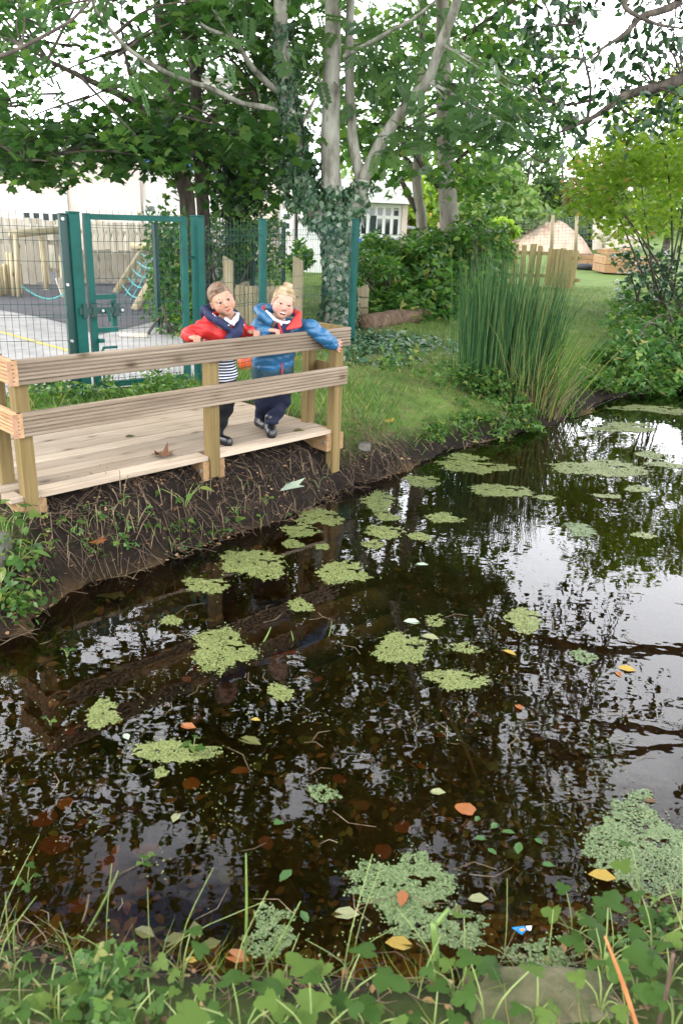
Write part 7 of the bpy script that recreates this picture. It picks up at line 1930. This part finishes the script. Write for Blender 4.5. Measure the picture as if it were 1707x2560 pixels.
stalk(590, 2250, 690, 2070, .0025, M_stem, 'thin green stem leaning right by the near leaves', r2=.0012)
stalk(645, 2200, 648, 2080, .0022, M_stem, 'thin upright stem between the leaning ones', r2=.0012)
stalk(1395, 2290, 1392, 2190, .0055, M_stem, 'short green stub beside the orange dead stem')
stalk(1050, 2330, 1075, 2240, .0035, M_twig, 'dark twig standing by the mossy stone')
stalk(600, 1482, 622, 1440, .004, M_stem, 'flat green blade sticking out right of the big ragged duckweed', r2=.002)
stalk(673, 1480, 668, 1448, .0025, M_stem, 'small green shoot right of the flat blade', r2=.001)
stalk(752, 1470, 762, 1425, .002, M_stem, 'thin shoot standing in water by the tree reflections', r2=.001)
# sprig standing in the long raft, and small shoots in the water
for k, (x, y, n_, s_, h_, lb) in enumerate(((445, 1732, 5, .032, .06, 'leafy sprig standing in the long duckweed raft'), (118, 1670, 2, .026, .05, 'pair of small round leaves near the left water side'), (65, 2045, 4, .03, .06, 'little lobed seedling in the near left water'), (345, 1975, 3, .02, .03, 'tiny seedling leaves beside the rust brown leaf') , (470, 1240, 3, .03, .10, 'small lobed shoot at the mud edge left of the ferny one'), (155, 1512, 3, .022, .05, 'single small sprig by the left shallow water'), (330, 1990, 3, .022, .03, 'floating sprig below the left duckweed raft'))):
    c = on_level(x * S_, y * S_, WZ - .01); plant('water_sprig', c, lb, n_, s_, None, LOBE, h_, seed=200 + k, sr=.0015)
# weeds on the cut bank
bw = [(285,1150),(270,1250),(205,1200),(175,1215),(490,1225),(610,1150),(600,1190),(640,1215),(650,1195),(560,1110),(545,1195),(670,1120),(740,1075),(730,1110),(800,1130),(355,1215),(430,1210),(115,1260),(150,1250),(470,1290),(395,1250)]
for k, (x, y) in enumerate(bw):
    P = land(x * S_, (y + 14) * S_)
    plant('bank_weed', P, 'small lobed seedling on the black cut bank below the platform', random.choice([2, 3, 4]), .030, 'seedlings on the cut bank', LOBE, .085, seed=300 + k, sr=.0014)
P = land(425 * S_, 1172 * S_); plant('fern', P, 'bright green fern like tuft on the bank under the middle post', 7, .075, None, OVALS, .13, seed=350, spread=.9, cat='fern')
P = land(540 * S_, 1180 * S_); plant('grass_tuft', P, 'long bladed tuft on the bank right of the ferny one', 5, .09, None, [oval_mesh(60, .09)], .05, seed=351, spread=.9)
lbl = ['leafy dock clump in front of the stone at the left edge', 'bright broad leaved weed at the left edge under the stone', 'broad leaved weed next to the left platform post', 'low broad leaved weed at the left water side', 'broad weed half out of frame at the left edge']
for k, (x, y, n_, h_, s_) in enumerate(((45,1300,8,.10,.075),(20,1330,8,.09,.08),(75,1275,6,.08,.05),(40,1390,7,.06,.055),(5,1370,7,.07,.07))):
    P = land(x * S_, y * S_); plant('dock_plant', P, lbl[k], n_, s_, None, OVALS, h_, seed=360 + k, spread=.8)
for k, (x, y) in enumerate(((20, 1190), (45, 1180), (5, 1200))):
    P = land((x + 6) * S_, (y + 50) * S_); plant('bramble_shoot', P, ['yellow green leaved shoot in front of the left joist', 'green leaved shoot against the left front post', 'leafy shoot at the extreme left under the deck'][k], 4, .05, None, LOBE, .16, seed=370 + k)
# upright cut stems on the bank
g = np.random.default_rng(61)
m = MB()
for k in range(70):
    u = g.uniform(-.1, 2.2); w_ = g.uniform(-.42, .02); p = O2 + PU * u + PW * w_; z = hz(*p); h_ = g.uniform(.04, .16); d = g.normal(size=2) * .03
    if sdist(p[:1], p[1:2])[0] < .02: continue
    m.tube([(p[0], p[1], z - .01), (p[0] + d[0] * .5, p[1] + d[1] * .5, z + h_ * .6), (p[0] + d[0], p[1] + d[1], z + h_)], [.0028, .0026, .0024], 5)
tag(m.build('cut_stems', M_straw), kind='stuff')
# leaves lying on deck and bank
def lying(P, size, kind, colr, label, rot=0., nrm=(0, 0, 1), curl=None):
    me = leaf_mesh(kind, .5 if curl is None else curl); me.materials.append(LM[colr]); o = link('fallen_leaf', me, None, None, P, (0.1, -.1, rot)); o.scale = (size,) * 3; return tag(o, label, 'leaf')
lying(land(662 * S_, 1125 * S_) + np.array([0, 0, .03]), .20, 'maple', 'white', 'big pale upturned sycamore leaf on the bank below the right post', .4)
lying(land(260 * S_, 1372 * S_) + np.array([0, 0, .02]), .14, 'maple', 'pale', 'grey wet sycamore leaf at the left water edge', 2)
lying(land(225 * S_, 1254 * S_) + np.array([0, 0, .03]), .09, 'maple', 'orange', 'dry curled orange leaf on the bank near the left post', 1)
lying(PP(.95, .20, .012), .12, 'maple', 'brown', 'curled dry brown leaf on the front deck board left of the middle post', 1.2, curl=1.6)
lying(PP(1.02, .22, .010), .07, 'oval', 'brown', 'second smaller curled brown leaf on the deck beside the first', .4, curl=1.4)
lying(PP(1.05, .73, .006), .07, 'oval', 'olive', 'dull green leaf lying on the deck boards behind the rail', 2.2)
lying(PP(2.05, .17, .006), .09, 'oval', 'olive', 'grey green leaf on the deck by the right post', 2.0)
lying(land(890 * S_, 975 * S_) + np.array([0, 0, .03]), .11, 'maple', 'yellow', 'yellow green sycamore leaf on the dry grass right of the platform', .5)
# stones
M_stone = surf('grey_sandstone', [(.3, (.045, .04, .033)), (.5, (.095, .087, .072)), (.7, (.15, .14, .115))], 7, .9, .7, 30, bdist=.015)
M_moss = surf('mossy_sandstone', [(.3, (.03, .042, .012)), (.5, (.085, .08, .04)), (.7, (.14, .125, .08))], 9, .95, .8, 34, bdist=.012)
def stone(P, size, mat, label, seed):
    g = np.random.default_rng(seed); th = np.linspace(0, PI, 14); ph = np.linspace(0, 2 * PI, 22, endpoint=False); V = [(0, 0, 1)]
    for t in th[1:-1]:
        for p in ph: V.append((math.sin(t) * math.cos(p), math.sin(t) * math.sin(p), math.cos(t)))
    V.append((0, 0, -1)); V = np.array(V); q = np.sign(V) * np.abs(V) ** (.30 if mat is M_stone else .5)
    q = q * (1 + .16 * (vnoise(V[:, 0] * 2 + seed, V[:, 1] * 2 + V[:, 2] * 2) - .5) + .08 * (vnoise(V[:, 0] * 5 + seed, V[:, 1] * 5 - V[:, 2] * 4) - .5))[:, None]
    Fs = []; n = 22
    for i in range(n): Fs.append((0, 1 + i, 1 + (i + 1) % n))
    for r in range(11):
        for i in range(n): Fs.append((1 + r*n + i, 1 + (r+1)*n + i, 1 + (r+1)*n + (i+1) % n, 1 + r*n + (i+1) % n))
    L = len(V) - 1
    for i in range(n): Fs.append((L, 1 + 11*n + (i+1) % n, 1 + 11*n + i))
    m = MB(); m.add(q * np.array(size) * .72, Fs); return tag(m.build('stone', mat, None, True, P), label, 'stone')
P = land(2, 1400); stone((P[0] - .05, P[1] + .02, P[2] + .03), (.11, .13, .11), M_stone, 'grey squarish stone at the left edge beside the platform post', 3)
P = land(1225 * S_, 2330 * S_); stone((P[0] + .03, P[1] + .0, P[2] + .0), (.24, .12, .10), M_moss, 'flat mossy stone on the near bank at the bottom right', 5)
P = land(1125 * S_, 1010 * S_)
stone(land(910, 1116), (.07, .06, .04), M_stone, 'small grey stone on the soil right of the right post', 8)
# litter
wp = on_level(1200 * S_, 2137 * S_, WZ + .012); e = empty('crisp_wrapper', wp, 'torn blue and white wrapper scrap floating at the near edge', 'wrapper')
M_wb = surf('blue_print_film', [(.3, (.01, .16, .52)), (.7, (.02, .25, .68))], 30, .25, 0, spec=.5); M_ww = surf('white_film', [(.4, (.75, .76, .78))], 10, .3, 0); M_wo = surf('orange_print', [(.4, (.55, .22, .03))], 10, .3, 0)
m = MB(); m.add([(-.030, .006, .004), (.004, .010, .006), (.010, -.004, .010), (-.006, -.016, .004), (-.030, .006, .001), (.004, .010, .003), (.010, -.004, .007), (-.006, -.016, .001)], [(0,3,2,1),(4,5,6,7),(0,1,5,4),(1,2,6,5),(2,3,7,6),(3,0,4,7)]); m.build('blue_film', M_wb, e)
m = MB(); m.add([(.0105, .011, .006), (.026, .009, .010), (.020, -.006, .009), (.0108, -.005, .010), (.0105, .011, .003), (.026, .009, .007), (.020, -.006, .006), (.0108, -.005, .007)], [(0,3,2,1),(4,5,6,7),(0,1,5,4),(1,2,6,5),(2,3,7,6),(3,0,4,7)]); m.build('white_film', M_ww, e)
m = MB(); m.add([(-.012, -.002, .0075), (.004, .0, .0095), (.002, -.009, .0098), (-.008, -.010, .0078)], [(0, 3, 2, 1)]); m.build('orange_print', M_wo, e)
# orange tub beyond the rails between the children
P = on_level(612, 925, GZ); e = empty('orange_tub', (P[0], P[1], GZ), 'small red orange tub on the grass between the two children', 'tub'); M_tub = surf('red_orange_plastic', [(.4, (.55, .09, .025))], 6, .45, 0)
m = MB(); m.tube([(0, 0, 0), (0, 0, .15)], [.06, .075], 14); m.build('body', M_tub, e, True); m = MB(); m.tube([(0, 0, .1501), (0, 0, .165)], [.08, .08], 14); m.build('rim', M_tub, e, True)

# thin grass stems and seed stalks rising from the near bank
m = MB(); g = np.random.default_rng(71)
for k in range(60):
    x, y = g.uniform(-1.1, 1.5), g.uniform(1.25, 1.75); s_ = float(sdist(np.array([x]), np.array([y]))[0])
    if s_ < -.06 or s_ > .4: continue
    h = g.uniform(.10, .30); d = g.normal(size=2) * .09; z = max(hz(x, y), WZ)
    p, r = smooth_path([(x, y, z - .01), (x + d[0] * .3, y + d[1] * .3, z + h * .5), (x + d[0], y + d[1], z + h)], [.0016, .0013, .0007], 3); m.tube(p, r, 5, False)
tag(m.build('grass_stalks', M_fstem), kind='stuff')

# ---- a label of its own for every one of the look-alikes: counted from the left
ORD = 'first second third fourth fifth sixth seventh eighth ninth tenth eleventh twelfth thirteenth fourteenth fifteenth sixteenth seventeenth eighteenth nineteenth twentieth'.split() + ['twenty ' + w for w in 'first second third fourth fifth sixth seventh eighth ninth'.split()]
PHR = {'near weeds left': 'lobed weeds left of the blue reflection', 'near weeds middle': 'lobed weeds below the middle duckweed', 'near weeds by the stone': 'lobed weeds round the mossy stone', 'near weeds right': 'lobed weeds in the lower right corner',
       'seedlings on the cut bank': 'small lobed seedlings on the black cut bank', 'green pads on the near water': 'round green pad leaves on the near water', 'dark dock leaves at the near left edge': 'dark green dock leaves at the near left edge',
       'rust brown sunken leaves': 'rust brown sunken leaves', 'dark brown sunken leaves': 'dark brown sunken leaves', 'orange sunken leaves': 'orange sunken leaves', 'olive sunken leaves': 'olive sunken leaves'}
for gname, phr in PHR.items():
    mem = sorted([o for o in S.objects if o.parent is None and o.get('group') == gname], key=lambda o: project(o.location)[0][0])
    for k, o in enumerate(mem): o['label'] = ORD[k] + ' from the left of the ' + phr
